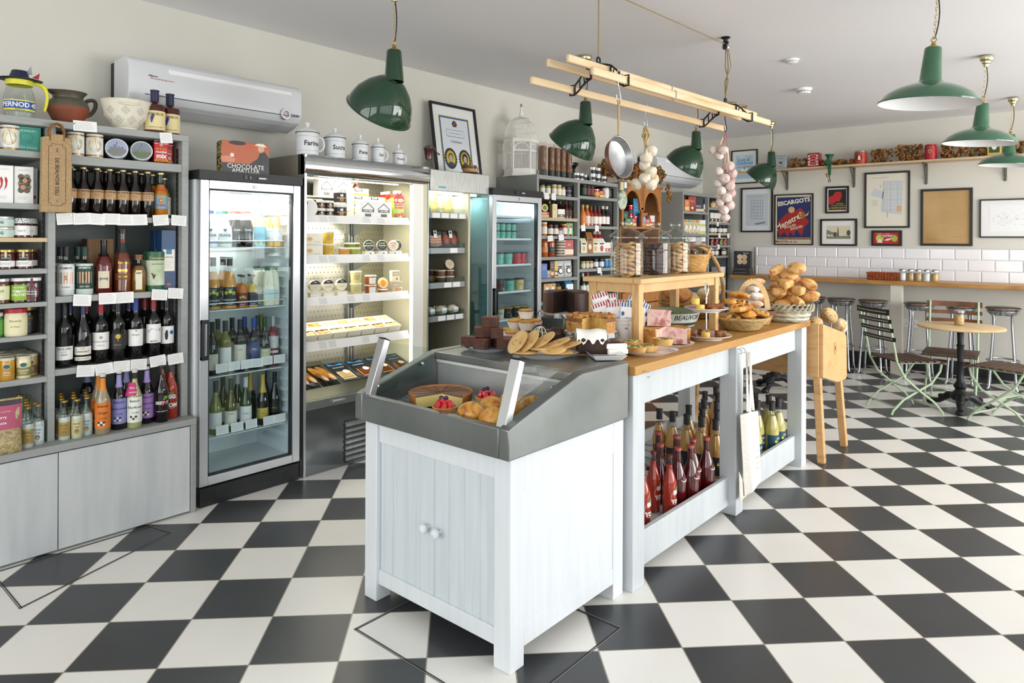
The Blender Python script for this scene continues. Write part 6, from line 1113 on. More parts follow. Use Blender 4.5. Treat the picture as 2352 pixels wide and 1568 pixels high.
run([(1340,'tj1',sj('#2a2624','#1f1f1f','#2c4a3c',.034,.108,.1,(.15,.8)),'spice_jar',J,'dark jar with green label'),(1350,'tj2',sj('#2a2624','#1f1f1f','#6d2a2a',.03,.105,.1,(.15,.8)),'spice_jar',J,'dark jar with red label'),(1358,'tj2',None,'spice_jar',J,'dark jar with red label'),(1367,'tn1',tin('#b03a34','#d8a04a',.04,.08),'food_tin','tin','red and gold tin'),(1379,'pk10',pack('#b3262c','#d9c24a',.05,.065,.07),'snack_pack',P_,'red pack'),(1390,'sj13',sj('#d8d6d0','#1d1d1d','#efece2',.038,.112,.1,(.15,.8)),'tea_jar',J,'white jar with black lid'),(1401,'tj1',None,'spice_jar',J,'dark jar with green label')],1.85,440,'on the top right bay shelf beside pine cabinet')
run([(1338,'ob1',sbot('#d8863a','#c9a05a','#e08a4a',.032,.2,'beer'),'dressing_bottle',B_,'orange dressing bottle'),(1348,'ob2',sbot('#c96a3a','#d8b02a','#e6dccb',.032,.2,'beer'),'dressing_bottle',B_,'yellow capped dressing bottle'),(1357,'ob3',sbot('#8a2a1c','#7a2a1c','#c9b8a0',.03,.19,'beer'),'ketchup_bottle',B_,'red brown bottle'),(1366,'ob4',sbot('#7a1f18','#2a2424','#efece2',.031,.195,'beer'),'ketchup_bottle',B_,'dark red bottle with white label'),(1375,'ob4',None,'ketchup_bottle',B_,'dark red bottle with white label'),(1384,'ob5',sbot('#2a1612','#d6d6d2','#efece2',.031,.2,'beer'),'sauce_bottle',B_,'dark bottle with white cap'),(1393,'ob5',None,'sauce_bottle',B_,'dark bottle with white cap'),(1404,'ob6',sbot('#241610','#1d1d1d','#4a4038',.036,.195,'beer'),'sauce_bottle',B_,'wide dark bottle')],1.572,500,'on the second right bay shelf beside pine cabinet')
def gable(c,win,w=.07,h=.14):
 def f_(K):b=MB();b.box(-.03,.03,-w/2,w/2,0,h*.72,mt(c,.6));b.add([(-.03,-w/2,h*.72),(.03,-w/2,h*.72),(.03,w/2,h*.72),(-.03,w/2,h*.72),(0,-w/2*.9,h),(0,w/2*.9,h)],[(0,1,4),(2,3,5),(1,2,5,4),(3,0,4,5)],mt(c,.6));K.part('carton',b);a=MB();a.disc((0,h*.3),w*.24,plx(.0308),mt(win,.5),18,w*.36);a.rect(-w*.3,w*.3,h*.58,h*.68,plx(.0308),mt('#4a3a2c',.6));K.part('printed_front',a)
 return f_
run([(1337,'gb1',gable('#e6e2cc','#c9b07a'),'meal_carton',P_,'cream gable topped carton'),(1351,'gb2',gable('#9c6a3a','#e6e0d0',.075,.2),'meal_carton',P_,'tall kraft carton with oval window'),(1364,'gb1',None,'meal_carton',P_,'cream gable topped carton'),(1378,'gb3',gable('#eceae4','#b03a34',.085,.14),'meal_carton',P_,'white gable topped carton'),(1391,'pk11',pack('#e8e6e0','#b04a4a',.05,.045,.1),'noodle_pack',P_,'white and red pack'),(1402,'pk11',None,'noodle_pack',P_,'white and red pack')],1.315,565,'on the third right bay shelf beside pine cabinet')
for i,px in enumerate((1365,1398)):fs(kit('passata',sbot('#a3281c','#c9c4bc',None,.039,.21,'milk')),'passata_bottle',f'red passata bottle, {ORD[i]} behind the cartons',B_,px,1.315,530,'passata bottles',-3.87)
run([(1338,'hj1',sj('#b0a06a','#b8a860','#dfe0d0',.026,.07,.16),'honey_jar',J,'small pale jar'),(1347,'hj1',None,'honey_jar',J,'small pale jar'),(1356,'hj2',sj('#a8703a','#b8a860','#e6dccb',.026,.07,.16),'honey_jar',J,'small amber jar'),(1367,'hj3',sj('#1f2230','#1f1f24','#eceff2',.031,.09,.16),'jam_jar',J,'dark jar with white label'),(1380,'hj3',None,'jam_jar',J,'dark jar with white label'),(1391,'hj4',sj('#2f7ab5','#b8b070','#3a8ac5',.027,.085,.16),'jam_jar',J,'jar with bright blue label'),(1400,'hj4',None,'jam_jar',J,'jar with bright blue label')],1.168,610,'on the fourth right bay shelf beside pine cabinet')
run([(1338,'ol1',sbot('#161a14','#c9c9c5','#e9e9e2',.033,.225,'cordial'),'oil_bottle',B_,'dark oil bottle with white label'),(1349,'ol2',sbot('#2a2a1c','#b03a34','#e9e9e2',.033,.228,'cordial'),'oil_bottle',B_,'dark oil bottle with red cap'),(1380,'ol1',None,'oil_bottle',B_,'dark oil bottle with white label')],.90,690,'on the fifth right bay shelf beside pine cabinet')
cards([1255,1271],[445,447],-3.678,'on the top left bay shelf beside freezer',.062,.055,'price cards on the far shelving');cards([1263,1288],[543,541],-3.678,'on the third left bay shelf beside freezer',.08,.05,'price cards on the far shelving');cards([1339,1370],[519,520],-3.678,'on the second right bay shelf beside pine cabinet',.062,.06,'price cards on the far shelving');cards([1376],[616],-3.678,'on the fourth right bay shelf beside pine cabinet',.062,.06,'price cards on the far shelving')
AMAR=mn('#b98a62','#7d5336',40,.5,.8,vor=True,lo=.05,hi=.5)
def tube_(K):b=MB();b.lathe([(0,.064),(.031,.064),(.031,.275),(0,.28)],AMAR,20);K.part('biscuits',b);c=MB();c.lathe([(.0335,0),(.0335,.31)],glass('#f4f2f0','tube',1.3),22);K.part('clear_tube',c);l=MB();l.lathe([(0,0),(.0332,0),(.0332,.062),(0,.062)],mt('#30363c',.4),22);K.part('base_band',l,label='dark base band')
for i,px in enumerate((1247,1266,1279,1292,1306)):fs(kit('tube',tube_),'biscuit_tube',f'clear tube of small round biscuits, {ORD[i]} from the birdcage','biscuits',px,2.0,395,'clear tubes of biscuits',-3.80)
for i,(px,x,j)in enumerate(((1319,-3.76,0),(1332,-3.75,0),(1343,-3.80,0),(1355,-3.75,0),(1372,-3.76,0),(1386,-3.75,0))):fs(kit('stin',tin('#c6c8c8','#26282a',.037,.062)),'tea_tin',f'silver tea tin with black label, {ORD[i]} in the bottom row on the far shelving','tin',px,2.0,408,'silver tea tins',x)
for i,y in enumerate((5.54,5.63)):put(kit('stin2',tin('#c6c8c8','#26282a',.042,.075)),'tea_tin','silver tea tin stacked on top of others, '+('left','right')[i],'tin',(-3.76,y,2.0635),-.35,'silver tea tins')
def figure(K):b=MB();b.lathe([(0,0),(.035,0),(.03,.02),(.012,.05),(.018,.08),(.012,.13),(.03,.16),(.05,.17),(0,.175)],mt('#1a1a1c',.3),14);b.blob((0,.03,.19),(.02,.045,.012),mt('#1a1a1c',.3),8);K.part('figure',b)
put(kit('figure',figure),'iron_figure','small black iron ornament between the biscuit tubes and silver tins','ornament',(-3.95,yx(1318,-3.95,395),2.001),0)
def cage(K):
 Wt=mt('#eceae6',.45);n=6;R=.15;f=MB();hexp=lambda r,z:[(r*cos(pi/6+2*pi*i/n),r*sin(pi/6+2*pi*i/n),z)for i in range(n)]
 for r,z,h in((R+.012,0,.012),(R,.012,.055),(R+.008,.30,.03)):f.prism([(p[0],p[1])for p in hexp(r,0)],z,z+h,Wt)if z<.2 else[f.bar(hexp(R,z+h/2)[i],hexp(R,z+h/2)[(i+1)%n],.016,h,Wt)for i in range(n)]
 for p in hexp(R,0):f.bar((p[0],p[1],.067),(p[0],p[1],.3),.02,.02,Wt,(1,0,0))
 for i in range(n):
  p,q=Vector(hexp(R,0)[i]),Vector(hexp(R,0)[(i+1)%n])
  f.tube([tuple(p.lerp(q,.5+.42*cos(t))+Vector((0,0,.235+.055*sin(t))))for t in[pi*k/8 for k in range(9)]],.006,Wt,5)
  f.bar(tuple(p+Vector((0,0,.225))),tuple(q+Vector((0,0,.225))),.012,.014,Wt)
 K.part('frame',f);w=MB()
 for i in range(n):
  p,q=Vector(hexp(R,0)[i]),Vector(hexp(R,0)[(i+1)%n])
  for k in range(1,12):a=p.lerp(q,k/12);w.tube([(a.x,a.y,.067),(a.x,a.y,.3)],.0019,Wt,4,cap=False)
 for k in range(54):
  a=2*pi*k/54;w.tube([(rr*cos(a),rr*sin(a),.33+zz)for rr,zz in((.146,0),(.145,.05),(.134,.105),(.107,.155),(.068,.19),(.02,.205))],.0017,Wt,4,cap=False)
 for rr,zz in((.147,.01),(.14,.08),(.094,.17)):w.tube(ring((0,0,.33+zz),rr,40),.0024,Wt,4,closed=True)
 K.part('wires',w);t=MB();t.lathe([(.03,.53),(.03,.54),(.014,.55),(.018,.57),(.01,.59),(.013,.61),(.006,.625),(0,.63)],Wt,14);t.tube(ring((0,0,.64),.012,12,'x'),.003,BLACK,6,closed=True);K.part('finial',t)
put(kit('cage',cage),'birdcage','white wooden birdcage with domed wire top on the far shelving','birdcage',(-3.965,4.715,2.0005),.2)
# ================================================================ pine cabinet: chocolate boxes
def pn(k,name,label,cat,px,z,py,group,x=-3.79,rz=-.3):
 lo,hi=(6.02,6.375)if px<1472 else(6.415,6.775)
 x,y=settle(k,x,yx(px,x,py),z,rz,lo,hi,-3.725);return put(k,name,label,cat,(x,y,z+.0006),rz,group)
PG='chocolate boxes in the pine cabinet';side=lambda px:'left arch' if px<1472 else 'right arch'
for px,c,bnd,w,h,lk,x in((1425,'#6a4a8a','#cfc6d8',.05,.1,'purple',-3.78),(1441,'#1f7a4a','#c9b05a',.1,.085,'green with gold',-3.78),(1453,'#c3303a','#e6c06a',.06,.09,'red',-3.77),(1434,'#1f6a4a','#c9b05a',.06,.16,'tall green',-3.88),(1453,'#5a2a24','#3a1a16',.05,.17,'tall maroon',-3.88),(1442,'#3f8ac5','#e04a6a',.11,.32,'very tall pink and blue',-3.98),(1474,'#7ab0d0','#d8604a',.07,.11,'light blue',-3.77),(1485,'#c25a4a','#e6c06a',.09,.09,'coral',-3.78),(1500,'#e6e4e0','#c3303a',.07,.13,'white with red ribbon',-3.79),(1471,'#24242a','#4a4a54',.07,.17,'black',-3.88),(1484,'#d8783a','#e6c06a',.08,.16,'orange and gold',-3.88),(1476,'#4a9ac5','#e06a8a',.1,.32,'very tall pink and blue',-3.98)):
 pn(kit('ch'+c+str(h),pack(c,bnd,.05,w,h)),'chocolate_box',f'{lk} chocolate box under the {side(px)}','box',px,1.58,505,PG,x)
for i,(y,z)in enumerate(((6.58,1.5806),(6.68,1.5806),(6.58,1.7012))):
 put(kit('cht',tin('#b3262c','#3a3f6a',.045,.12)),'chocolate_tin','red tin in the right arch, '+('lower left','lower right','upper')[i],'tin',(-3.97,y,z),-.3,'red tins in the pine cabinet')
def paperbag(c):return lambda K:bag(K,.12,.15,.07,mt(c,.6),None,lump=.15,seed=4)
for i,y in enumerate((6.12,6.3,6.52,6.66)):put(kit('pb%d'%(i%2),paperbag(('#8a5a30','#7a4a28')[i%2])),'paper_bag',f'brown paper pack, {ORD[i]} along the middle shelf of the pine cabinet','bag',(-3.80,y,1.2506),-.2,'brown packs in the pine cabinet')
for i,(y,c)in enumerate(((6.08,'#1c1c22'),(6.2,'#1c1c22'),(6.33,'#20242c'),(6.46,'#1c1c22'),(6.58,'#24303a'),(6.7,'#3a8a4a'))):put(kit('cof'+c,lambda K,c=c:bag(K,.1,.19,.07,mt(c,.25),lambda a,f,w,h:(a.rect(-w*.25,w*.25,h*.25,h*.45,f,mt('#c9a23a' if c=='#1c1c22' else '#4a8ac5',.4),4)),lump=.15,seed=2)),'coffee_bag',f'shiny dark coffee bag, {ORD[i]} along the low shelf of the pine cabinet','bag',(-3.78,y,.9306),-.4,'coffee bags in the pine cabinet')
HOP=[mn('#a8763f','#8a5a2c',30,.8,.4),mn('#8a5c30','#6d4724',30,.8,.4),mn('#7a6a34','#5c5428',30,.8,.4)]
def hops(b,path,n,spread,seed,sz=(.016,.026)):
 """dried hop cones and bracts heaped along a path"""
 r=random.Random(seed)
 for i in range(n):
  t=r.random()*(len(path)-1);k=int(t);p=Vector(path[k]).lerp(Vector(path[k+1]),t-k);a=r.uniform(*sz);m=HOP[r.choice((0,0,0,1,1,2))]
  c=(p.x+r.uniform(-1,1)*spread[0],p.y+r.uniform(-1,1)*spread[1],p.z+r.uniform(0,1)*spread[2]);R=Matrix.Rotation(r.uniform(0,6),3,'Z')@Matrix.Rotation(r.uniform(-1.2,1.2),3,'X')
  b.lathe_at(c,R,[(0,-a),(a*.55,-a*.6),(a*.62,0),(a*.5,a*.5),(0,a*1.1)],m)
 for i in range(n//5):
  t=r.random()*(len(path)-1.01);k=int(t);p=Vector(path[k]).lerp(Vector(path[k+1]),t-k);q=p+Vector((r.uniform(-1,1)*spread[0]*1.3,r.uniform(-1,1)*spread[1]*1.3,r.uniform(-.2,1.2)*spread[2]));b.tube([p,p.lerp(q,.5)+Vector((0,0,.02)),q],.0014,HOP[1],4,cap=False)
def lathe_at(s,c,R,prof,m,n=7):
 o=s.T;s.T=Matrix.Translation(c)@R.to_4x4();s.lathe(prof,m,n,fn=lambda r,a,z:r*(1+.25*cos(a*3.5+z*140)));s.T=o
MB.lathe_at=lathe_at
b=MB();hops(b,[(-3.80,5.78,2.075),(-3.75,5.95,2.075),(-3.74,6.15,2.075),(-3.74,6.4,2.075),(-3.73,6.62,2.075),(-3.72,6.78,2.075)],420,(.07,.05,.17),5,(.018,.03));hops(b,[(-3.62,6.8,2.05),(-3.62,6.84,1.93),(-3.62,6.85,1.86)],26,(.02,.03,.02),8)
tag(b.build('hop_garland'),'brown dried hop garland draped along the top of the pine cabinet','dried hops',None,'stuff')
def herbpack(K):b=MB();b.blob((.0,0,.14),(.022,.06,.1),mn('#dfe3d2','#5d7a58',22,.3,.2),12,.06,3);K.part('pack',b);l=MB();l.box(-.004,.006,-.055,.055,.225,.33,mt('#3a3d3a',.4));l.rect(-.028,.012,.24,.32,plx(.0068),mt('#d9c98a',.5));l.rect(.02,.05,.26,.32,plx(.0068),PAPER);K.part('header',l)
put(kit('herbpack',herbpack),'hanging_pack','clear hanging pack of dried goods hooked beside the pine cabinet','pack',(-3.66,5.93,1.70),-.35)
# ================================================================ grey unit by the back wall
CA,CB=(7.305,7.93),(7.974,8.605)
def gs(k,name,label,cat,px,z,py,group=None,x=-3.75,rz=-.45):
 lo,hi=CA if px<1628 else CB
 x,y=settle(k,x,yx(px,x,py),z,rz,lo,hi-.006,-3.685);return put(k,name,label,cat,(x,y,z+.0006),rz,group)
def run2(items,z,py,where,x=-3.75):
 for i,(px,key,fn,nm,cat,lk)in enumerate(items):gs(kit(key,fn),nm,f'{lk}, {RN[i]} {where}',cat,px,z,py,where.replace('on the','goods on the'),x)
run2([(1575,'bx1',pack('#d8783a','#e6c06a',.05,.07,.14),'biscuit_box',P_,'orange narrow box'),(1587,'bx2',pack('#a3302c','#7a221f',.05,.11,.18,'Olina','#e6c06a'),'biscuit_box',P_,'tall red box'),(1602,'bx3',pack('#2c2a4a','#d8c9a0',.05,.15,.1),'biscuit_box',P_,'navy box with round seal'),(1617,'bx4',pack('#eceae8','#b04a44',.05,.1,.1),'biscuit_box',P_,'white box with red print')],1.778,480,'on the top left shelf by back wall')
for i,y in enumerate((7.66,7.78)):put(kit('bx5',pack('#eceae8','#b04a44',.05,.11,.08)),'biscuit_box','white box with red print stacked above the navy box, '+('left','right')[i],P_,(-3.83,y,1.8815),-.3,'white biscuit boxes')
for i,y in enumerate((7.66,7.78)):put(kit('bx6',pack('#8f8d8a',None,.05,.11,.098)),'biscuit_box','grey box under the stacked white boxes, '+('left','right')[i],P_,(-3.83,y,1.7786),-.3,'grey biscuit boxes')
def cpack(c):return lambda K:(bag(K,.075,.17,.05,mn('#e0d8c0','#b8a878',30,.3),lambda a,f,w,h:(a.rect(-w*.25,w*.25,h*.35,h*.95,f,PAPER,4),a.rect(-w*.25,w*.25,h*.82,h*.95,lambda u,v:(f(u,v)[0]+.001,)+f(u,v)[1:],mt(c,.5),4))))
run2([(1574,'cp1',cpack('#d8884a'),'nut_bag','bag','clear bag with orange topped label'),(1583,'cp2',cpack('#6ab0a8'),'nut_bag','bag','clear bag with teal topped label'),(1592,'cp3',cpack('#d8b83a'),'nut_bag','bag','clear bag with yellow topped label'),(1601,'cp1',None,'nut_bag','bag','clear bag with orange topped label'),(1614,'bx7',pack('#e6e8e8','#c9c24a',.05,.15,.085),'cracker_box',P_,'white box with yellow fruit')],1.515,530,'on the second left shelf by back wall')
put(kit('bx7',pack('#e6e8e8','#c9c24a',.05,.15,.085)),'cracker_box','white box with yellow fruit, stacked on the other one',P_,(-3.75,min(7.842,yx(1614,-3.75,510)),1.6015),-.45,'white fruit boxes')
run2([(1583,'bx8',pack('#eceae6','#7a6a54',.05,.15,.093,'','#3a3632'),'cracker_box',P_,'white box with a brown animal'),(1601,'bx9',pack('#b0b2b0',None,.05,.08,.093),'cracker_box',P_,'grey box seen from the side'),(1616,'bx8',None,'cracker_box',P_,'white box with a brown animal')],1.386,558,'on the third left shelf by back wall')
run2([(1580,'bx8',None,'cracker_box',P_,'white box with a brown animal')],1.25,590,'on the fourth left shelf by back wall')
run2([(1636,'kj1',sj('#b08a4a','#3a3430','#e0c890',.036,.09),'jam_jar',J,'amber jar'),(1645,'kj1',None,'jam_jar',J,'amber jar'),(1655,'kj2',sj('#8a7a4a','#2f2c28','#c9b88a',.036,.085),'jam_jar',J,'olive jar'),(1670,'kj3',sj('#2a2420','#e6e6e2','#efece2',.04,.1),'jam_jar',J,'dark jar with white lid')],1.845,450,'on the top right shelf by back wall')
run2([(1633,'kb1',pack('#e6e0d4','#2a2826',.05,.06,.12),'coffee_box',P_,'white and black narrow box'),(1642,'kb1',None,'coffee_box',P_,'white and black narrow box'),(1650,'kb1',None,'coffee_box',P_,'white and black narrow box'),(1660,'kj4',sbot('#b8b08a','#c9b88a',None,.03,.12,'squat'),'spice_bottle',B_,'small glass bottle'),(1668,'kj5',sj('#a3302c','#d8d8d4','#efece2',.034,.09),'jam_jar',J,'red jar with white label'),(1675,'kb2',pack('#e6e0d8','#b04a44',.05,.06,.11),'spice_box',P_,'white and red narrow box')],1.664,480,'on the second right shelf by back wall')
run2([(1633,'kj6',sj('#241c18','#1f1f1f','#efece2',.038,.095),'jam_jar',J,'dark jar with white label'),(1640,'kj6',None,'jam_jar',J,'dark jar with white label'),(1652,'kj6',None,'jam_jar',J,'dark jar with white label'),(1661,'kj6',None,'jam_jar',J,'dark jar with white label'),(1670,'kj6',None,'jam_jar',J,'dark jar with white label')],1.531,508,'on the third right shelf by back wall')
def oj(c):return lambda K:jar(K,.038,.095,DJAM,mt('#d8d8d4',.35),.13,None,tagm=(mt(c,.5),[]))
run2([(1633,'oj1',oj('#b5455a'),'chutney_jar',J,'jar with pink drop tag'),(1644,'oj2',oj('#8a2a3a'),'chutney_jar',J,'jar with maroon drop tag'),(1654,'oj3',oj('#8aa83a'),'chutney_jar',J,'jar with green drop tag'),(1663,'oj4',oj('#d8604a'),'chutney_jar',J,'jar with coral drop tag'),(1673,'kj7',sj('#6d6a3a','#8a8450','#8a8450',.038,.1),'chutney_jar',J,'olive tin')],1.378,535,'on the fourth right shelf by back wall')
run2([(1634,'kj8',sj('#6a3a30','#e0e0dc','#efece2',.036,.09),'jam_jar',J,'brown jar with white label'),(1644,'kj8',None,'jam_jar',J,'brown jar with white label'),(1661,'kj9',sj('#4a1f1a','#b8a05a','#efece2',.036,.085),'jam_jar',J,'dark red jar with gold lid'),(1671,'kj10',sj('#a89a5a','#b8a05a','#efece2',.032,.07),'jam_jar',J,'small mustard jar')],1.246,560,'on the fifth right shelf by back wall')
cards([1648],[511],-3.678,'on the second right shelf by back wall',.062,.07,'price cards by the back wall');cards([1652,1672],[537,538],-3.678,'on the third right shelf by back wall',.062,.07,'price cards by the back wall');cards([1650],[563],-3.678,'on the fourth right shelf by back wall',.062,.1,'price cards by the back wall')
def eggs(K):b=MB();b.T=Matrix.Rotation(radians(-4),4,'Y');f=mn('#c98a4a','#a8662c',12,.4);[b.blob((0,(-.028,.028)[i%2],.03+.05*(i//2)),(.026,.027,.026),f,8,.03,i)for i in range(8)];K.part('biscuits',b);g=MB();g.box(-.034,.034,-.062,.062,0,.24,glass('#f6f4f0','sack',1));K.part('clear_bag',g)
for i,y in enumerate((8.05,8.2)):put(kit('eggs',eggs),'biscuit_bag','clear bag of round biscuits on the low right shelf, '+('left','right')[i],'biscuits',(-3.75,y,.8006),-.5,'clear bags of round biscuits')
for j in range(2):put(kit('floral',pack('#e4e6e8','#c9b05a',.1,.16,.15)),'floral_box','white box with small floral print, '+('lower','upper')[j]+' of the stack on the low right shelf',P_,(-3.76,8.42,.8006+j*.151),-.2,'white floral boxes')
# ================================================================ pale display cabinet with steel food well
LIME=mn('#dde2e6','#d6dce0',4,.5,.06,(8,8,.5),.3,.7);LIME2=mn('#d3dade','#c2ccd2',3.2,.5,.08,(9,9,.45),.25,.75,dist=1.2)
SM=mn('#8d9190','#7b7f7e',3,.36,0,(1,1,1),metal=.9,detail=6);WELL=mn('#c2c5c4','#aeb2b1',5,.42,0,metal=.6);SM_L=mn('#a8abaa','#979a99',4,.3,0,metal=.95)
X0,X1,Y0,Y1=-2.268,-1.489,1.725,2.43
dc=thing('display_cabinet','pale limed wood cabinet with open steel pastry well on top','cabinet',((X0+X1)/2,(Y0+Y1)/2,0))
def dp(nm,b,bev=.003,lb=None,par=None):
 b.v=[(v[0]-(X0+X1)/2,v[1]-(Y0+Y1)/2,v[2])for v in b.v];return b.build(nm,par or dc,bevel=bev,label=lb)
for x in(X0,X1-.074):
 for y in(Y0,Y1-.074):dp('leg',MB().box(x,x+.074,y,y+.074,0,.72,LIME))
dp('top_rail',MB().box(X0+.074,X1-.074,Y0+.012,Y0+.034,.632,.72,LIME));dp('bottom_rail',MB().box(X0+.074,X1-.074,Y0+.012,Y0+.034,.065,.124,LIME))
m_=(X0+X1)/2;KN=[(0,0),(.0075,0),(.006,.008),(.006,.013),(.016,.02),(.019,.028),(.016,.036),(.007,.041),(0,.042)]
for a,b_,kx in((X0+.076,m_-.001,m_-.03),(m_+.001,X1-.076,m_+.034)):
 d=MB();n=4;w=(b_-a)/n
 for i in range(n):
  p,q=a+i*w,a+(i+1)*w;d.prism([(p,Y0+.036),(p,Y0+.024),(p+.004,Y0+.019),(q-.004,Y0+.019),(q,Y0+.024),(q,Y0+.036)],.1245,.6315,LIME2)
 door=dp('door',d,0,'tongue and groove limed door')
 k=MB();k.T=Matrix.Translation((kx,Y0+.019,.372))@Matrix.Rotation(radians(90),4,'X');k.lathe(KN,LIME,18);dp('knob',k,0,'round pale wooden knob',door)
for x,s in((X1-.004,-1),(X0+.004,1)):
 b=MB();xs=sorted((x,x+s*.02));b.box(xs[0],xs[1],Y0+.074,Y1-.074,.065,.72,LIME);xi=sorted((x,x+s*-.003));b.box(xi[0],xi[1],Y0+.074,Y1-.074,.065,.125,LIME);b.box(xi[0],xi[1],Y0+.074,Y1-.074,.59,.72,LIME);dp('side_panel',b,.001)
dp('back_panel',MB().box(X0+.074,X1-.074,Y1-.02,Y1,.065,.72,LIME),0)
SX0,SX1,SY0,SY1=-2.29,-1.468,1.69,2.432
for a,b_ in((SX0,SX0+.045),(SX1-.045,SX1)):
 b=MB();b.prism([(SY0,.72),(SY0,.822),(SY0+.012,.828),(2.088,.945),(2.11,.949),(SY1,.949),(SY1,.72)],a,b_,SM,'x');dp('cheek',b,.004,'sloping steel cheek')
dp('front_rim',MB().box(SX0+.045,SX1-.045,SY0,SY0+.035,.72,.822,SM),.003);b=MB();b.box(SX0+.045,SX1-.045,2.086,SY1,.915,.947,SM_L);dp('deck',b,.003,'flat steel deck')
b=MB();b.box(SX0+.045,SX1-.045,SY0+.035,2.12,.755,.77,WELL);b.box(SX0+.045,SX1-.045,2.10,2.115,.77,.915,WELL);b.box(SX0+.045,SX1-.045,2.094,2.10,.90,.915,mt('#d9dcdc',.4));dp('well',b,.002)
for x in(SX0+.052,SX1-.052):
 b=MB();b.add([(x,SY0+.03,.80),(x,SY0+.1,1.025),(x,2.06,.965),(x,2.06,.85)],[(0,1,2,3)],glass('#e6f0ee','guard',1.4));dp('glass_panel',b,0,'clear glass side guard')
 b=MB();b.bar((x,SY0+.026,.80),(x,SY0+.105,1.032),.042,.03,mt('#c9cccf',.3,.75),(0,1,0));b.bar((x,SY0+.106,1.032),(x,SY0+.108,1.036),.043,.031,BLACK,(0,1,0));dp('guard_post',b,.002,'leaning aluminium post')
 b=MB()
 for y,z in((1.76,.845),(2.0,.905)):b.T=Matrix.Translation((x+(.002 if x<-2 else-.002),y,z))@Matrix.Rotation(radians(90 if x<-2 else-90),4,'Y');b.lathe([(0,0),(.008,0),(.008,.006),(0,.008)],CHROME,12)
 b.T=None;dp('bolts',b,0)
# ================================================================ long counter
OAK=wood('#b0803e','#94642c',(3,.35,1),5,.4,.05,'#be8f4c');GPA=mn('#c9ced1','#c1c7ca',5,.55,.08,(4,4,.5));TX0,TX1,TY0,TY1,TZ=-2.34,-1.445,2.446,4.642,.93
ct=thing('counter','long grey painted counter with thick oak worktop','counter',((TX0+TX1)/2,(TY0+TY1)/2,0))
def tp(nm,b,bev=.003,lb=None,par=None):
 b.v=[(v[0]-(TX0+TX1)/2,v[1]-(TY0+TY1)/2,v[2])for v in b.v];return b.build(nm,par or ct,bevel=bev,label=lb)
tp('worktop',MB().box(TX0,TX1,TY0,TY1,.891,TZ,OAK),.004,'thick oak worktop')
for x in(-1.552,TX0+.02):
 for y0,y1 in((2.456,2.552),(3.496,3.588),(4.522,4.612)):tp('leg',MB().box(x,x+.092,y0,y1,0,.89,GPA))
for x in(-1.525,TX0+.045):
 for y0,y1 in((2.552,3.496),(3.588,4.522)):
  tp('apron',MB().box(x,x+.025,y0,y1,.742,.89,GPA));tp('low_rail',MB().box(x,x+.025,y0,y1,.045,.196,GPA))
for y in(2.49,4.55):tp('end_apron',MB().box(TX0+.112,-1.552,y,y+.025,.742,.89,GPA));tp('end_rail',MB().box(TX0+.112,-1.552,y,y+.025,.045,.15,GPA))
for i in range(9):
 y0=2.556+i*.106;tp('slat',MB().box(TX0+.07,-1.526,y0,y0+.09,.108,.126,GPA))
for i in range(8):
 y0=3.60+i*.115;tp('slat',MB().box(TX0+.07,-1.526,y0,y0+.09,.108,.126,GPA))
for i,(x,y,z,kind)in enumerate(((TX1+.0,2.515,.902,0),(-1.46,3.55,.875,0),(-1.46,3.505,.875,0))):
 b=MB();b.tube([(x,y,z),(x+.012,y,z),(x+.022,y,z-.006),(x+.026,y,z-.016),(x+.022,y,z-.024),(x+.014,y,z-.022)],.0022,CHROME,6);tp('hook',b,0,'small steel cup hook')
def tote(K):
 C_=mn('#efece4','#e3dfd5',120,.85,.15);b=MB();b.add([(-.0,-.085,.40),(.03,-.06,.405),(.03,.10,.39),(.0,.105,.385),(.0,-.02,-.045),(.036,.02,-.02),(.034,.135,.01),(.0,.14,.015)],[(0,1,2,3),(1,5,6,2),(4,7,6,5),(0,4,5,1),(3,2,6,7),(0,3,7,4)],C_);K.part('bag',b,bevel=.006)
 s=MB();[s.add([(x,y0,.40),(x,y0+.03,.395),(x,.005,.715),(x,-.012,.715),(x-.003,y0,.40),(x-.003,y0+.03,.395),(x-.003,.005,.715),(x-.003,-.012,.715)],[(0,1,2,3),(7,6,5,4),(0,4,5,1),(1,5,6,2),(2,6,7,3),(3,7,4,0)],C_)for x,y0 in((.03,-.03),(.018,.045),(.006,.0))];K.part('straps',s)
 q=MB();w=MB();w.add([(-.004,-.07,.1),(-.002,-.01,.02),(-.002,.03,-.05),(-.004,-.06,-.055),(-.008,-.07,.1),(-.006,-.01,.02),(-.006,.03,-.05),(-.008,-.06,-.055)],[(0,1,2,3),(7,6,5,4),(0,4,5,1),(1,5,6,2),(2,6,7,3),(3,7,4,0)],mn('#ddd8ca','#d0cabb',120,.85,.15));K.part('second_bag',w)
 f=lambda u,v:(.0372+.0*u,.075+u,.13+v);[q.rect(-.035,.05,z,z+.0016,f,GREY_P)for z in(-.012,.055)];q.text('MY NEXT',.019,lambda u,v:f(u,.02+v),GREY_P);q.text('delicatessen',.013,lambda u,v:f(u,-.035+v),GREY_P);K.part('printing',q)
put(kit('tote',tote),'canvas_bag','white canvas bottle bags hanging from hooks on the counter leg','bag',(-1.425,3.535,.148),0)
def apple(K,c,lm):bottle(K,.043,.315,'juice',CG,mt(c,.1,coat=.4),.74,mt('#26282b',.5),.185,1.14,[(.04,.36,100,mt(lm,.5),[('COX',.016,.29,WHITE,.01),('Apple',.013,.2,WHITE)])]);l=MB();[l.disc((x,y),.009,cyl(.0442),mt(q,.5),10)for x,y,q in((-.022,.075,'#b9c24a'),(.02,.03,'#c9665a'),(.03,.085,'#4a7a8a'))];K.part('fruit_print',l)
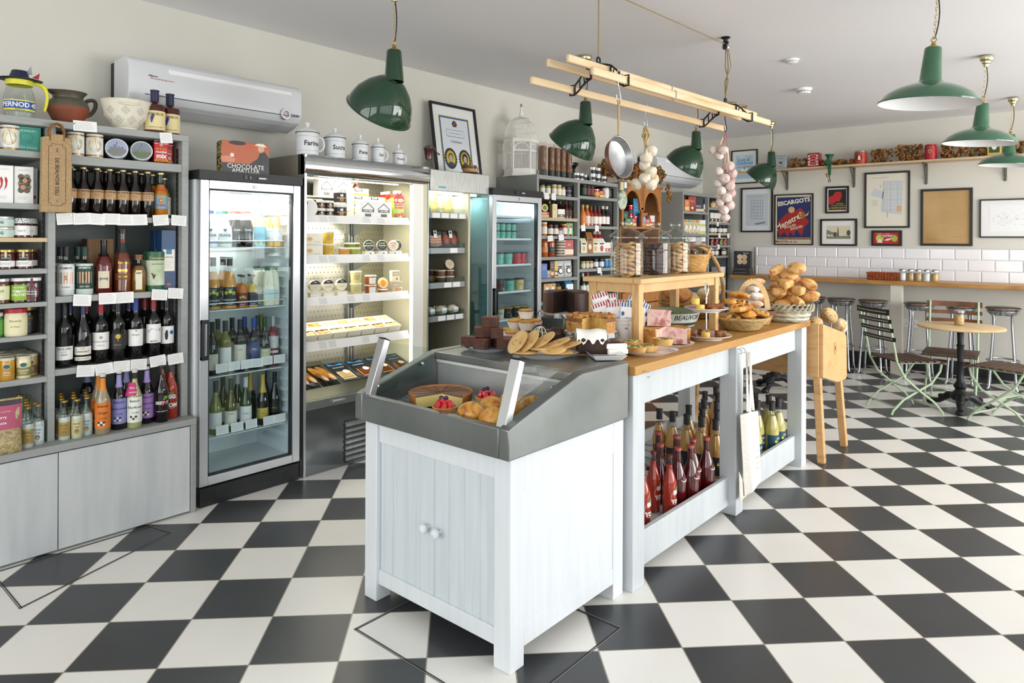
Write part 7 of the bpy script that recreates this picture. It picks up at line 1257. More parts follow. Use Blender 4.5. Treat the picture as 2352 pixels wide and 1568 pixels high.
def rose(K):bottle(K,.0415,.292,'burgundy',mt('#4d0f12',.05,coat=.5),None,1,mt('#b9605a',.35,.4),.05,1.1,[]);l=MB();l.disc((0,.155),.023,lambda u,v:((.0335-(v-.155)*.35+.002)*cos(u/.034),(.0335-(v-.155)*.35+.002)*sin(u/.034),v),mt('#e6c9c4',.5),18,.024);l.text('Rose',.012,lambda u,v:((.0335-v*.35+.0032)*cos(u/.034),(.0335-v*.35+.0032)*sin(u/.034),.155+v),mt('#a33a3a',.5),.01);K.part('label',l)
UZ=.1265
def under(k,name,label,px,py,h,group,rz=-.6):
 p=at(px,py,'z',UZ+h);lo,hi=2.57,4.51
 x,y=settle(k,min(p.x,-1.58),p.y,UZ,rz,lo,hi,-1.529,-2.26);return put(k,name,label,'bottle',(x,y,UZ+.0006),rz,group)
ka,kb,kr=kit('appleA',apple,'#cf9f5c','#24282c'),kit('appleB',apple,'#bdb46a','#1f4a5a'),kit('roseb',rose)
for i,(px,py)in enumerate(((1501,1036),(1542,1045),(1478,1068))):under(CK['tom'],'tomato_juice_bottle','red tomato juice bottle under the counter, '+('left of the front pair','right of the front pair','half hidden behind the counter leg')[i],px,py,.288,'tomato juice bottles under the counter',.1)
for i,(px,py)in enumerate(((1511.6,991),(1517.5,1019),(1553,1000),(1557,1027),(1592,1007.5),(1593.4,1034.6),(1631,1015.5))):under(kr,'rose_drink_bottle',f'dark red bottle with pink cap under the counter, {RN[i]} from the left',px,py,.292,'dark red bottles under the counter',-.1)
for i,(px,py)in enumerate(((1514.7,939),(1545,945),(1578,951),(1582,930.5),(1611,956.5),(1613,938),(1617,917),(1619,899),(1644,963),(1646,942),(1646,922),(1649,903),(1647,888))):under(ka,'apple_juice_bottle',f'cloudy apple juice bottle under the near half of the counter, {ORD[i]} from the left',px,py,.315,'apple juice bottles, near half',-.3)
for i,(px,py)in enumerate(((1735,903),(1740,920),(1744.6,940),(1766,907),(1772,925),(1797,913))):under(kb,'apple_juice_bottle',f'greenish apple juice bottle under the far half of the counter, {RN[i]} from the left',px,py,.315,'apple juice bottles, far half',-.1)
# ================================================================ bread trough on legs
TR=wood('#c99a62','#b5844c',(1,1,4),3,.5,.05,'#d2a873');tr=thing('bread_trough','wooden bread trough on four legs at the end of the counter','trough',(-1.75,4.98,0))
def trp(nm,b,bev=.004,lb=None):b.v=[(v[0]+1.75,v[1]-4.98,v[2])for v in b.v];return b.build(nm,tr,bevel=bev,label=lb)
prf=[(4.675,.905),(5.16,.80),(5.2,.77),(5.215,.50),(5.19,.475),(5.0,.48),(4.675,.56)]
trp('end_board',MB().prism(prf,-1.40,-1.375,TR,'x'));trp('end_board',MB().prism(prf,-2.30,-2.275,TR,'x'))
trp('rear_board',MB().box(-2.275,-1.40,4.66,4.685,.56,.905,TR));trp('front_board',MB().box(-2.275,-1.40,5.185,5.208,.50,.78,TR));trp('floor_board',MB().add([(x,y,z)for x in(-2.275,-1.40)for y,z in((4.685,.565),(5.185,.485),(5.185,.505),(4.685,.585))],[(0,1,2,3),(7,6,5,4),(0,4,5,1),(1,5,6,2),(2,6,7,3),(3,7,4,0)],TR))
for x in(-1.42,-2.26):
 trp('leg',MB().bar((x,4.70,.58),(x-.03*(1 if x<-2 else-1),4.70,0),.045,.045,TR,(0,1,0)));trp('leg',MB().bar((x,5.16,.5),(x-.03*(1 if x<-2 else-1),5.20,0),.045,.045,TR,(0,1,0)))
b=MB();[b.disc((4.93,.72),r,lambda u,v,k=k:(-1.3742+.0003*k,u,v),mt(c,.6),20,r*1.3)for k,(r,c)in enumerate(((.034,'#b5844c'),(.026,'#c29258'),(.014,'#7a542c')))];trp('wood_knot',b,0)
SEED=mn('#c29a5c','#8f6534',60,.75,.5,c3='#d8bb86');FLOURY=mn('#e6cfa0','#c4975a',14,.75,.3,c3='#efe2c4');BROWN=mn('#a56a34','#8a5226',20,.7,.5,c3='#c48b50');PALE=mn('#ecd9ae','#d9bb82',10,.75,.2);GOLDEN=mn('#d8953f','#a85a1c',14,.45,.3,c3='#e0ab58');SCONE=mn('#d9a45c','#b8702c',24,.6,.6,c3='#e2b878')
def loaf(c,r,m,amp=.03,seed=1,name='crust'):
 def f_(K):b=MB();b.blob((0,0,r[2]),r,m,14,amp,seed);K.part(name,b)
 return f_
def lay(key,fn,name,label,cat,loc,rot=(0,0,0),group=None,up=.035):
 k=kit(key,fn)
 if up<0:
  p,t=heap(k,loc,rot,-up);o=put(k,name,label,cat,p,0,group,rot)
  if t is not None:OBST[-1]=(p,k.rad,t)
  return o
 return put(k,name,label,cat,rest(k,loc,rot,up),0,group,rot)
for i,(px,py,x,rx,rz,k,lb)in enumerate(((1872,742,-1.49,0,.2,'sed2','small seeded roll at the near end of the bread trough'),(1903,724,-1.50,-20,.1,'seed','long seeded loaf on top of the bread trough'),(1930,748,-1.48,-32,.3,'flry','floury loaf at the low front edge of the bread trough'),(1892,752,-1.66,-14,.4,'brwn','brown loaf underneath the seeded loaves in the trough'))):
 p=at(px,py,'x',x);d={'seed':(.055,.13,.05),'flry':(.05,.1,.045),'brwn':(.06,.11,.05),'sed2':(.05,.075,.045)}[k]
 z_=p.z-d[2]if k!='brwn' else .53
 lay('loaf'+k,loaf(0,d if k!='brwn' else(.06,.11,.12),{'seed':SEED,'flry':FLOURY,'brwn':BROWN,'sed2':SEED}[k],.04,3),'bread_loaf',lb,'bread',(p.x,p.y,z_),(radians(rx)if k!='brwn' else 0,0,rz),'loaves in the trough',0)
# ================================================================ cakes and savouries on the counter
DZ,TZ_=.9476,.9306
def cake(K,prof,mats,a0,a1,cut,n=36,fn=None,name='cake'):
 b=MB();b.lathe(prof,mats,n,a0=a0,a1=a1,fn=fn);K.part(name,b,label=None);c=MB()
 for a in(a0,a1):c.add([((fn(r,a,z)if fn else r)*cos(a),(fn(r,a,z)if fn else r)*sin(a),z)for r,z in prof],[tuple(range(len(prof)))],cut)
 K.part('cut_face',c)
def plate(r,rim,m=None,wav=0,ry=1.0,foot=.6,edge=.012):
 def f_(K):
  W_=m or mt('#f2f1ec',.15);b=MB();f=(lambda q,a,z:q*(1+wav*cos(10*a)*(q>r*.8))*(1/math.hypot(cos(a),sin(a)/ry)))if(wav or ry!=1)else None
  pr=[(0,.002),(r*foot,0),(r*foot*1.05,.003),(r*.97,edge*1.5),(r,edge*1.7),(r*.97,edge*1.75),(r*.72,.008),(0,.007)];b.lathe(pr,[W_]*4+[rim,W_,W_],40,fn=f);K.part('plate',b)
 return f_
def settop(px,py,z=TZ_):p=at(px,py,'z',z);return(p.x,p.y,z)
COB=mt('#2a3f86',.2);CHOC=mn('#4a2c20','#3a2118',20,.45,.3);CHOCD=mn('#2f1b14','#22130d',40,.7,.5)
P=Vector((-2.09,2.27,DZ));put(kit('pl_br',plate(.122,COB,mt('#e6ebf0',.15),.035)),'plate','wavy blue rimmed plate under the brownies','plate',P,.3,'plates on the counter')
def brownie(K):b=MB();b.box(-.036,.036,-.028,.028,0,.04,mn('#5a3322','#3d2117',45,.7,.7));b.box(-.0355,.0355,-.0275,.0275,.04,.044,mn('#7a4a34','#5c3524',30,.55,.5));K.part('brownie',b,bevel=.005)
for i,(x,y,z,rz,lb)in enumerate(((-.07,-.045,.014,.3,'front left of the pile'),(.012,-.06,.014,1.9,'front middle of the pile'),(.07,.02,.014,.9,'front right of the pile'),(-.04,.045,.014,1.2,'back left of the pile'),(.03,.06,.014,.2,'back right of the pile'),(-.03,-.012,.0592,.8,'left of the second layer'),(.04,.008,.0592,2.3,'right of the second layer'),(-.005,.012,.1044,.5,'topmost of the pile'))):lay('brownie',brownie,'brownie','chocolate brownie, '+lb,'brownie',P+Vector((x,y,z)),(0,0,rz),'brownies',.02)
P=Vector((-2.225,2.68,TZ_));put(kit('pl_ta',plate(.135,COB,mt('#e9edf2',.15),0)),'plate','round blue rimmed plate under the custard tarts','plate',P,0,'plates on the counter')
def ctart(K):b=MB();b.lathe([(0,.002),(.027,0),(.04,.036),(.0385,.036),(.03,.02)],mt('#eeeae0',.6),40,fn=lambda r,a,z:r*(1+.035*cos(20*a)));K.part('paper_case',b);t=MB();t.lathe([(.037,.028),(.038,.04),(.034,.046),(.028,.042),(0,.046)],[mn('#c9863c','#8e5420',20,.5)]*2+[mn('#e8c468','#b5702a',22,.4,c3='#e0b04e')]*2,26);K.part('tart',t)
for i,(x,y,z)in enumerate(((-.085,-.03,.014),(-.005,-.085,.014),(.08,-.035,.014),(.07,.05,.014),(-.01,.085,.014),(-.085,.055,.014),(0,0,.014),(-.045,-.02,.062),(.04,-.035,.062),(.03,.045,.062),(-.04,.05,.062),(.0,.01,.11))):lay('ctart',ctart,'custard_tart','custard tart in white paper case, '+(f'{RN[i]} around the bottom layer' if i<7 else f'{RN[i - 7]} in the second layer' if i<11 else 'top of the pile'),'tart',P+Vector((x,y,z)),(radians(4*sin(i*2)),radians(4*cos(i*3)),i),'custard tarts',.02)
def muffin(dec):
 def f_(K):
  b=MB();b.lathe([(0,0),(.028,0),(.04,.05),(.045,.075),(.042,.072),(.03,.045)],mt('#3a231a',.6),32,fn=lambda r,a,z:r*(1+.04*cos(8*a))+(.012*max(0,cos(4*a))if z>.07 else 0));K.part('paper_case',b);t=MB();t.blob((0,0,.07),(.04,.04,.038),mn('#4a2c1e','#2c1810',35,.5,.8),12,.06,5);K.part('muffin',t)
  if dec:d=MB();[d.tube([(.043*cos(a+.5*sin(k))*cos(t_),.043*sin(a)*cos(t_),.07+.042*sin(t_))for t_ in[q*.3 for q in range(-1,6)]],.0018,WHITE,5)for k,a in enumerate((-1.6,-1.1,-.7,-.2,.3))];d.tube([(.03,-.025,.1),(.038,-.005,.085),(.036,.01,.092)],.003,mt('#a5b85a',.5),5);K.part('icing',d)
 return f_
lay('muf1',muffin(1),'muffin','chocolate muffin with white and green icing lines','muffin',(-1.975,2.50,TZ_),(0,0,-.6));lay('muf0',muffin(0),'muffin','plain chocolate muffin in brown paper, right of the iced one','muffin',(-1.94,2.565,TZ_),(0,0,0),'chocolate muffins');lay('muf0',muffin(0),'muffin','plain chocolate muffin hidden behind the iced one','muffin',(-2.045,2.575,TZ_),(0,0,1),'chocolate muffins')
P=Vector((-1.795,2.295,DZ));put(kit('pl_co',plate(.152,COB,None,.018,.72)),'plate','white oval plate with blue line under the pale cookies','plate',P,.85,'plates on the counter')
def cookie(K):b=MB();b.blob((0,0,.008),(.058,.058,.0085),mn('#e2c48c','#cfa664',12,.7,.3),14,.03,2);K.part('cookie',b);c=MB();[c.blob((.04*cos(a*2.4)*(a%3)/2,.04*sin(a*2.4)*(a%3)/2,.0155),(.006,.005,.002),mt('#b5854a',.7),6)for a in range(5)];K.part('chips',c)
for i,(x,y,z,rx,ry,rz)in enumerate(((-.065,-.055,.014,0,0,0),(.05,.04,.014,0,0,1),(-.01,-.01,.0235,0,.1,2),(-.085,-.07,.054,.25,-.9,.9),(-.045,-.04,.054,.2,-.85,.85),(.0,.0,.06,.1,-.6,.8),(.045,.035,.042,0,-.35,.8),(.075,.075,.032,0,-.3,.6),(.045,-.0,.034,.25,.1,.2))):lay('cookie',cookie,'cookie',f'pale cookie, {RN[i]} in the overlapping pile on the oval plate','cookie',P+Vector((x,y,z)),(rx,ry,rz),'pale cookies',.02)
def stand_(r,h):
 def f_(K):G_=glass('#eef2f1','stand',1.8);b=MB();b.lathe([(0,.0),(r*.52,0),(r*.5,.006),(r*.12,.02),(r*.09,h*.6),(r*.2,h-.012),(r*.9,h-.006),(r,h-.022),(r*1.02,h-.018),(r*1.0,h+.004),(r*.93,h),(0,h)],G_,40,fn=lambda q,a,z:q*(1+.012*cos(16*a)*(q>r*.9)));K.part('glass_stand',b)
 return f_
P=Vector((-2.19,2.985,TZ_));put(kit('st1',stand_(.15,.125)),'cake_stand','clear glass cake stand carrying the chocolate cake','cake stand',P,0,'glass cake stands')
def choccake(K):cake(K,[(0,.002),(.124,0),(.126,.01),(.124,.105),(.116,.113),(0,.115)],CHOC,radians(-22),radians(285),CHOCD);f=MB();[f.add([(r*cos(a),r*sin(a),z)for r,z in((.0,.053),(.122,.053),(.122,.06),(.0,.06))],[(0,1,2,3)],mt('#7a4a34',.6))for a in(radians(-21.6),radians(284.6))];K.part('filling',f);d=MB();d.lathe([(0,-.0005),(.134,-.0005),(.134,.0015),(0,.0015)],WHITE,32);K.part('cake_card',d)
lay('choccake',choccake,'chocolate_cake','tall dark chocolate cake with a slice removed on a glass stand','cake',P+Vector((0,0,.1262)),(0,0,radians(-11)))
P=Vector((-1.83,2.69,TZ_));put(kit('st2',stand_(.135,.085)),'cake_stand','low clear glass cake stand carrying the crumble cake','cake stand',P,0,'glass cake stands')
CRU=mn('#b5793a','#8a5626',40,.7,.6,c3='#c99654');SPO=mn('#d9b56a','#c29848',40,.8,.4)
def crumble(K):cake(K,[(0,.001),(.112,0),(.115,.006),(.117,.05),(.112,.066),(0,.066)],[CRU]*3+[mn('#8a5424','#6d3f18',14,.6,.3)]+[CRU],radians(-40),radians(262),SPO);t=MB();r=random.Random(4);[t.blob((q*cos(a),q*sin(a),.068+r.uniform(0,.008)),(r.uniform(.008,.014),r.uniform(.008,.013),.007),CRU,5,.2,i)for i,(q,a)in enumerate([(.107*math.sqrt(r.random()),radians(r.uniform(-36,258)))for _ in range(150)])];K.part('crumble_topping',t);d=MB();d.lathe([(0,-.001),(.122,-.001),(.123,.001),(0,.001)],WHITE,32);K.part('cake_card',d)
lay('crumble',crumble,'crumble_cake','golden crumble topped cake with a wedge missing on a glass stand','cake',P+Vector((0,0,.0865)),(0,0,radians(23)))
P=Vector((-1.635,2.485,.9496));RZ=radians(28)
def recplate(K):b=MB();W_=mt('#f2f1ec',.15);o=[(-.07,-.145),(.07,-.145),(.07,.145),(-.07,.145)];b.add([(x*k,y*k2,z)for z,k,k2 in((0,.8,.88),(.022,1.05,1.03),(.024,.98,.98),(.007,.78,.86))for x,y in o],[(3,2,1,0)]+[(4*j+i,4*j+(i+1)%4,4*j+4+(i+1)%4,4*j+4+i)for j in range(3)for i in range(4)]+[(12,13,14,15)],[W_]+[W_]*4+[COB]*4+[W_]*5);K.part('plate',b,bevel=.006)
put(kit('recpl',recplate),'plate','rectangular white plate with navy rim under the iced loaf cake','plate',P,RZ+radians(20),'plates on the counter')
def loafcake(K):
 b=MB();C_=mn('#3a2015','#24120b',30,.7,.6);pr=[(-.042,0),(.042,0),(.05,.06),(.035,.085),(.012,.08),(-.012,.09),(-.038,.082),(-.05,.06)];b.prism(pr,-.07,.06,C_,'y');K.part('cake',b,bevel=.004);t=MB();I_=mt('#f3f1ea',.25)
 def ic(u,v):a=-1.15+2.3*u;y=-.074+.13*v;s_=1+.05*sin(9*v+3*u);return(.058*sin(a)*s_,y,.045+.056*cos(a)*s_-max(0,abs(a)-.9)*(.06+.05*sin(v*21+(3 if a>0 else 0))))
 t.grid(ic,14,14,I_);K.part('icing',t)
lay('loafcake',loafcake,'loaf_cake','dark chocolate loaf cake with dripping white icing','cake',P+Vector((-.04,-.005,.0085)),(0,0,radians(-50)),None,0)
def lslice(K):b=MB();b.box(-.045,.045,-.042,.042,0,.018,mn('#3a2015','#24120b',30,.7,.6));K.part('slice',b,bevel=.003);t=MB();t.box(.03,.05,-.046,.046,-.001,.022,mt('#f3f1ea',.25));K.part('icing',t,bevel=.005)
for i,(x,y,z,rz)in enumerate(((.03,.05,.0085,-.55),(.025,.055,.031,-.65))):lay('lslice',lslice,'cake_slice','slice of iced chocolate loaf, '+('lower','upper')[i]+' of the two','cake',P+Vector((x,y,z)),(0,0,rz),'slices of iced loaf',.0)
P=Vector((-1.787,2.90,TZ_))
def whitetub(K):b=MB();W_=mt('#f1f1f0',.3);b.lathe([(0,0),(.066,0),(.075,.125),(.078,.128),(.078,.135),(.072,.135),(.07,.125),(.062,.006),(0,.006)],W_,36);K.part('tub',b);l=MB();l.text('your mix',.011,con(.066,.075,.128,.108,-.75),GREY_P);l.disc((0,0),.008,con(.066,.075,.128,.09,-.75),GREY_P,8,.005);K.part('print',l)
put(kit('whitetub',whitetub),'white_tub','plain white tub holding striped paper bags','tub',P,0)
def pbag(c,seed):
 def f_(K):
  b=MB();b.box(-.004,.004,-.042,.042,0,.2,mt('#f2f2f2',.6));K.part('paper_bag',b,bevel=.002);a=MB();f=plx(.0048);C_=mt(c,.5)
  for i in range(6):a.rect(-.039+i*.014,-.032+i*.014,.178,.199,f,C_)
  for i,t in enumerate(('ENGLISH','STRAWBERRY','MARSHMALLOW','BAG','SWEETS')):a.text(t,.0085,lambda u,v,z=.125-i*.014:f(u,z+v),mt('#6a6c72',.6),.005)
  a.disc((-.03,.145),.008,f,C_,10,.011);a.disc((.032,.15),.008,f,C_,10,.011);[a.rect(-.039+i*.014,-.034+i*.014,.01,.04,f,C_)for i in range(6)];K.part('print',a)
 return f_
RB_,BB_='#a83a44','#2f6a9a'
for i,(x,y,z,ry,rx,rz,c)in enumerate(((-.02,-.055,.02,-8,18,-.75,RB_),(.0,-.035,.012,-4,6,-.8,RB_),(-.035,-.02,.05,-6,8,-.7,RB_),(-.045,-.035,.06,-6,16,-.75,RB_),(-.01,.0,.02,-4,-3,-.75,RB_),(.025,-.005,.012,4,-4,-.8,BB_),(.02,.018,.018,2,-10,-.75,BB_),(.0,.03,.04,-2,-18,-.7,BB_),(.03,.03,.016,6,-16,-.7,BB_),(-.02,.04,.04,-3,-26,-.7,BB_))):lay('pbag'+c,pbag(c,i),'paper_bag',('red' if c==RB_ else 'blue')+f' striped white paper bag, {RN[i if c == RB_ else i - 5]} from the left in the tub','bag',P+Vector((x,y,z)),(radians(rx),radians(ry),rz),'striped paper bags',.0)
P=Vector((-1.565,2.755,TZ_));put(kit('pl_qu',plate(.145,mt('#8f9ac2',.2),None,0,.75)),'plate','large white oval plate with faint lettering under the quiches','plate',P,.9,'plates on the counter')
b=MB();[b.text(ch,.024,lambda u,v,a=a:(.12*cos(a)+(u*-sin(a)+v*-cos(a)),.75*.12*sin(a)+(u*cos(a)+v*-sin(a)),.0175),mt('#5a5f80',.5))for ch,a in zip('DELI',(-1.9,-1.65,-1.4,-1.15))];[b.text(ch,.022,lambda u,v,a=a:(.12*cos(a)+(u*-sin(a)+v*-cos(a)),.75*.12*sin(a)+(u*cos(a)+v*-sin(a)),.0175),mt('#5a5f80',.5))for ch,a in zip('BEAUVOIR',[-.7+.14*i for i in range(8)])]
pl=[o for o in COL.objects if o.name.startswith('plate')and o.get('label','').startswith('large white oval')][0];b.build('lettering',pl)
def quiche(K):b=MB();b.lathe([(0,0),(.04,0),(.047,.026),(.048,.029),(.043,.029),(.041,.024)],mn('#e2bd78','#b8843c',16,.6,.2),30);K.part('crust',b);f=MB();f.lathe([(.0425,.025),(.03,.027),(0,.028)],mn('#ead79a','#c79a4c',24,.5,.3),24);r=random.Random(3);[f.blob((.026*r.uniform(-1,1),.026*r.uniform(-1,1),.028),(.009,.006,.004),mt(('#5a7a34','#7d8f4a','#d9cfa8')[i%3],.6),5)for i in range(10)];K.part('filling',f)
for i,(x,y)in enumerate(((-.005,-.075),(-.065,-.015),(.0,.02),(.045,.08))):lay('quiche',quiche,'quiche','small green flecked quiche, '+('nearest the tub side','at the back left','in the middle front','at the right end')[i]+' of the oval plate','quiche',P+Vector((x-.01,y,.0085)),(0,0,i),'small quiches')
P=Vector((-1.615,3.02,TZ_));put(kit('pl_pi',plate(.135,mt('#e9e9e4',.2))),'plate','white plate under the cut pork pie','plate',P,0,'plates on the counter')
PCR=mn('#c9883c','#8e5218',12,.45,.3,c3='#d8a458');HAM=mn('#d9a09a','#b06a64',22,.5,.3,c3='#e6c9c0')
def pie_(K):cake(K,[(0,0),(.112,0),(.116,.02),(.113,.066),(.118,.072),(.112,.08),(.09,.076),(0,.082)],PCR,radians(-12),radians(245),HAM,fn=lambda r,a,z:r*(1+(.02*cos(22*a)if .068<z<.081 and r>.1 else 0)),name='crust');c=MB();[c.add([(r*cos(a),r*sin(a),z)for r,z in((.102,.006),(.116,.004),(.118,.07),(.102,.074))],[(0,1,2,3)],PCR)for a in(radians(-12.4),radians(245.4))];K.part('crust_edge',c)
lay('porkpie',pie_,'pork_pie','round pork pie with a wedge cut out, beside the white tub','pie',P+Vector((0,0,.0125)),(0,0,radians(29)))
def pslice(K):cake(K,[(0,0),(.112,0),(.116,.02),(.113,.066),(.118,.074),(.1,.078),(0,.082)],PCR,radians(-30),radians(30),HAM,10,name='crust')
lay('pslice',pslice,'pork_pie_slice','wedge of pork pie set on top of the whole pie','pie',P+Vector((-.075,-.05,.0955)),(0,0,radians(65)))
P=Vector((-1.575,3.38,TZ_));ts=thing('tiered_stand','two tier white cake stand with metal pole','cake stand',P)
b=MB();b.lathe([(0,.0),(.08,0),(.084,.006),(.128,.02),(.13,.024),(.12,.022),(.08,.011),(0,.01)],[mt('#f2f1ec',.15)]*5+[mt('#c99aa2',.3)]*2,40);b.build('lower_plate',ts,label='white lower plate');b=MB();b.lathe([(0,.142),(.07,.142),(.074,.147),(.112,.16),(.114,.164),(.105,.162),(.07,.152),(0,.15)],[mt('#f2f1ec',.15)]*5+[mt('#c9b2bc',.3)]*2,40);b.build('upper_plate',ts,label='white upper plate')
b=MB();b.tube([(0,0,.01),(0,0,.225)],.0035,CHROME,8);b.tube([(0,0,.22),(0,-.018,.245),(0,-.024,.26),(0,-.014,.278),(0,0,.284),(0,.014,.278),(0,.024,.26),(0,.018,.245),(0,0,.22)],.0035,CHROME,8);b.blob((0,0,.287),(.005,.012,.005),CHROME,8);b.build('handle',ts,label='chrome pole with loop handle')
def bite(m,r,h):
 def f_(K):b=MB();b.lathe([(0,0),(r,0),(r*1.02,h*.5),(r*.96,h),(0,h)],m,18);K.part('cake',b)
 return f_
def chunk(m,d):
 def f_(K):b=MB();b.box(-d[0]/2,d[0]/2,-d[1]/2,d[1]/2,0,d[2],m);K.part('slice',b,bevel=.005)
 return f_
YEL=mn('#ecd46a','#dcbc4c',20,.6,.2);FLAP=mn('#a8703a','#5c3516',50,.6,.8,c3='#7d4f24')
for i,(x,y,z,key,fn,nm,lb)in enumerate(((.02,-.05,.0115,'byel',bite(YEL,.022,.03),'lemon_cake','yellow round sample cake on the lower tier'),(-.05,-.07,.0115,'flap',chunk(FLAP,(.05,.04,.032)),'flapjack','nutty flapjack piece at the left of the lower tier'),(.06,.04,.0115,'flap',None,'flapjack','nutty flapjack piece at the right of the lower tier'),(-.04,.05,.0115,'flap',None,'flapjack','nutty flapjack piece at the back of the lower tier'),(.0,-.07,.1525,'byel',None,'lemon_cake','yellow round sample cake at the left of the upper tier'),(-.035,-.055,.1525,'byel',None,'lemon_cake','yellow round sample cake at the back left of the upper tier'),(.035,.02,.1525,'slab',chunk(mn('#9a5a30','#6d3a1c',40,.7,.6),(.04,.09,.03)),'tray_bake','brown tray bake slice on the upper tier'),(.05,-.03,.1525,'flap2',chunk(FLAP,(.035,.045,.018)),'flapjack','small flapjack piece at the front of the upper tier'),(-.035,.02,.1525,'dk',chunk(mn('#2a1812','#180d08',50,.7,.8),(.04,.05,.032)),'brownie_bite','very dark brownie bite on the upper tier'))):lay(key,fn,nm,lb,'cake',P+Vector((x,y,z)),(0,0,.4*i),'samples on the tiered stand')
P=Vector((-1.825,3.42,TZ_))
def obowl(K):
 C_,G_,D_=mt('#c9d2c8',.2),mt('#5f7462',.2),mt('#3a4a40',.2);b=MB();b.lathe([(0,.0),(.085,0),(.09,.01),(.125,.03),(.15,.052),(.152,.058),(.16,.075),(.165,.082),(.178,.125),(.182,.13),(.176,.128),(.14,.06),(0,.03)],[C_,G_,D_,G_,C_,D_,C_,C_,G_,G_,mt('#9fae9c',.2),C_],40);K.part('bowl',b);l=MB();l.text('BEAUVOIR',.037,lambda u,v:((.172+v*.3)*cos(-.35+u/.172),(.172+v*.3)*sin(-.35+u/.172),.103+v),mt('#1d2422',.5),.01,shear=.2);K.part('lettering',l)
put(kit('obowl',obowl),'olive_bowl','green glazed pottery bowl of olives under the riser shelf','bowl',P,0)
def olive(K):b=MB();b.blob((0,0,0),(.012,.016,.012),mt('#8f9a3a',.25,coat=.3),8);K.part('olive',b)
r=random.Random(2)
for i in range(34):
 a,q=i*2.4,.128*math.sqrt((i+.5)/34);lay('olive',olive,'olive','green olive in the pottery bowl','olive',P+Vector((q*cos(a),q*sin(a),.098+.012*(1-q/.13))),(0,r.uniform(-.4,.4),r.uniform(0,6)),'olives in the pottery bowl')
RS=wood('#d2a871','#b88a52',(3,.4,1),5,.45,.05,'#dbb680');RX0,RX1,RY0,RY1,RZT=-1.965,-1.635,2.815,3.74,1.262
rs=thing('riser_shelf','pale oak riser shelf standing on the counter','shelf',((RX0+RX1)/2,(RY0+RY1)/2,TZ_))
def rp(nm,b):b.v=[(v[0]-(RX0+RX1)/2,v[1]-(RY0+RY1)/2,v[2]-TZ_)for v in b.v];return b.build(nm,rs,bevel=.003)
rp('top',MB().box(RX0,RX1,RY0,RY1,RZT-.024,RZT,RS))
for x in(RX0+.022,RX1-.064):
 for y in(RY0+.022,RY1-.064):rp('leg',MB().box(x,x+.042,y,y+.042,TZ_,RZT-.024,RS))
for x in(RX0+.03,RX1-.052):rp('rail',MB().box(x,x+.022,RY0+.064,RY1-.064,RZT-.07,RZT-.024,RS))
for y in(RY0+.03,RY1-.052):rp('rail',MB().box(RX0+.064,RX1-.064,y,y+.022,RZT-.07,RZT-.024,RS))
def bigjar(K):
 G_=glass('#f3f7f5','cookiejar',1.5);b=MB();b.lathe([(0,.002),(.07,.0),(.08,.01),(.081,.03),(.081,.165),(.076,.182),(.068,.19),(.068,.196)],G_,40);K.part('jar',b);b=MB();b.lathe([(.062,.196),(.086,.196),(.088,.202),(.084,.208),(.055,.228),(.026,.238),(.02,.242),(.022,.252),(.031,.258),(.032,.27),(.026,.276),(0,.277)],G_,40);K.part('lid',b,label='domed glass lid with knob')
def bisc(m):
 def f_(K):b=MB();b.lathe([(0,0),(.03,0),(.0335,.005),(.03,.011),(0,.013)],m,22,fn=lambda r,a,z:r*(1+.02*sin(5*a)));K.part('biscuit',b)
 return f_
JM=[(1440,mn('#dcb57c','#b5854a',30,.7,.4),'raisin cookie','raisin cookies',0),(1504,mn('#6d4a3e','#523630',30,.7,.4),'chocolate cookie','chocolate cookies',1),(1551,mn('#dfb87e','#c79658',30,.7,.4),'butter biscuit','butter biscuits',2)]
for px,m,one,many,t in JM:
 jx=-1.80;jy=yx(px,jx,600);put(kit('bigjar',bigjar),'cookie_jar',f'glass lidded cookie jar full of {many}','jar',(jx,jy,RZT+.0006),0,'glass cookie jars')
 if t==1:spots=[(.034,-.018),(-.022,.034),(-.026,-.034)]
 else:spots=[(.026,-.034),(.026,.034),(-.036,0)]
 for s,(dx,dy)in enumerate(spots):
  for j in range(10):lay('bisc'+one,bisc(m),one.replace(' ','_'),f'{one} in the glass jar, {("left stack", "right stack", "back stack")[s]}, {ORD[j]} from the bottom','biscuit',(jx+dx,jy+dy,RZT+.006+j*.0165),((.28,-.34,0)[s]if t!=1 else .12,-.1 if s<2 else 0,j*1.3),many+' in the glass jar',0)
def weave(b,prof,m,n=26,rows=None,amp=.05,m2=None):
 """basket wall: bulging strands between uprights"""
 (r0,z0),(r1,z1)=prof[0],prof[-1];rows=rows or 9
 for j in range(rows):
  t=(j+.5)/rows;r=r0+(r1-r0)*t;z=z0+(z1-z0)*t
  b.tube([((r*(1+amp*.5*cos(n/2*a+pi*j)))*cos(a),(r*(1+amp*.5*cos(n/2*a+pi*j)))*sin(a),z)for a in[2*pi*i/(n*2)for i in range(n*2)]],(z1-z0)/rows*.62,m2 if m2 and j%2 else m,5,closed=True)
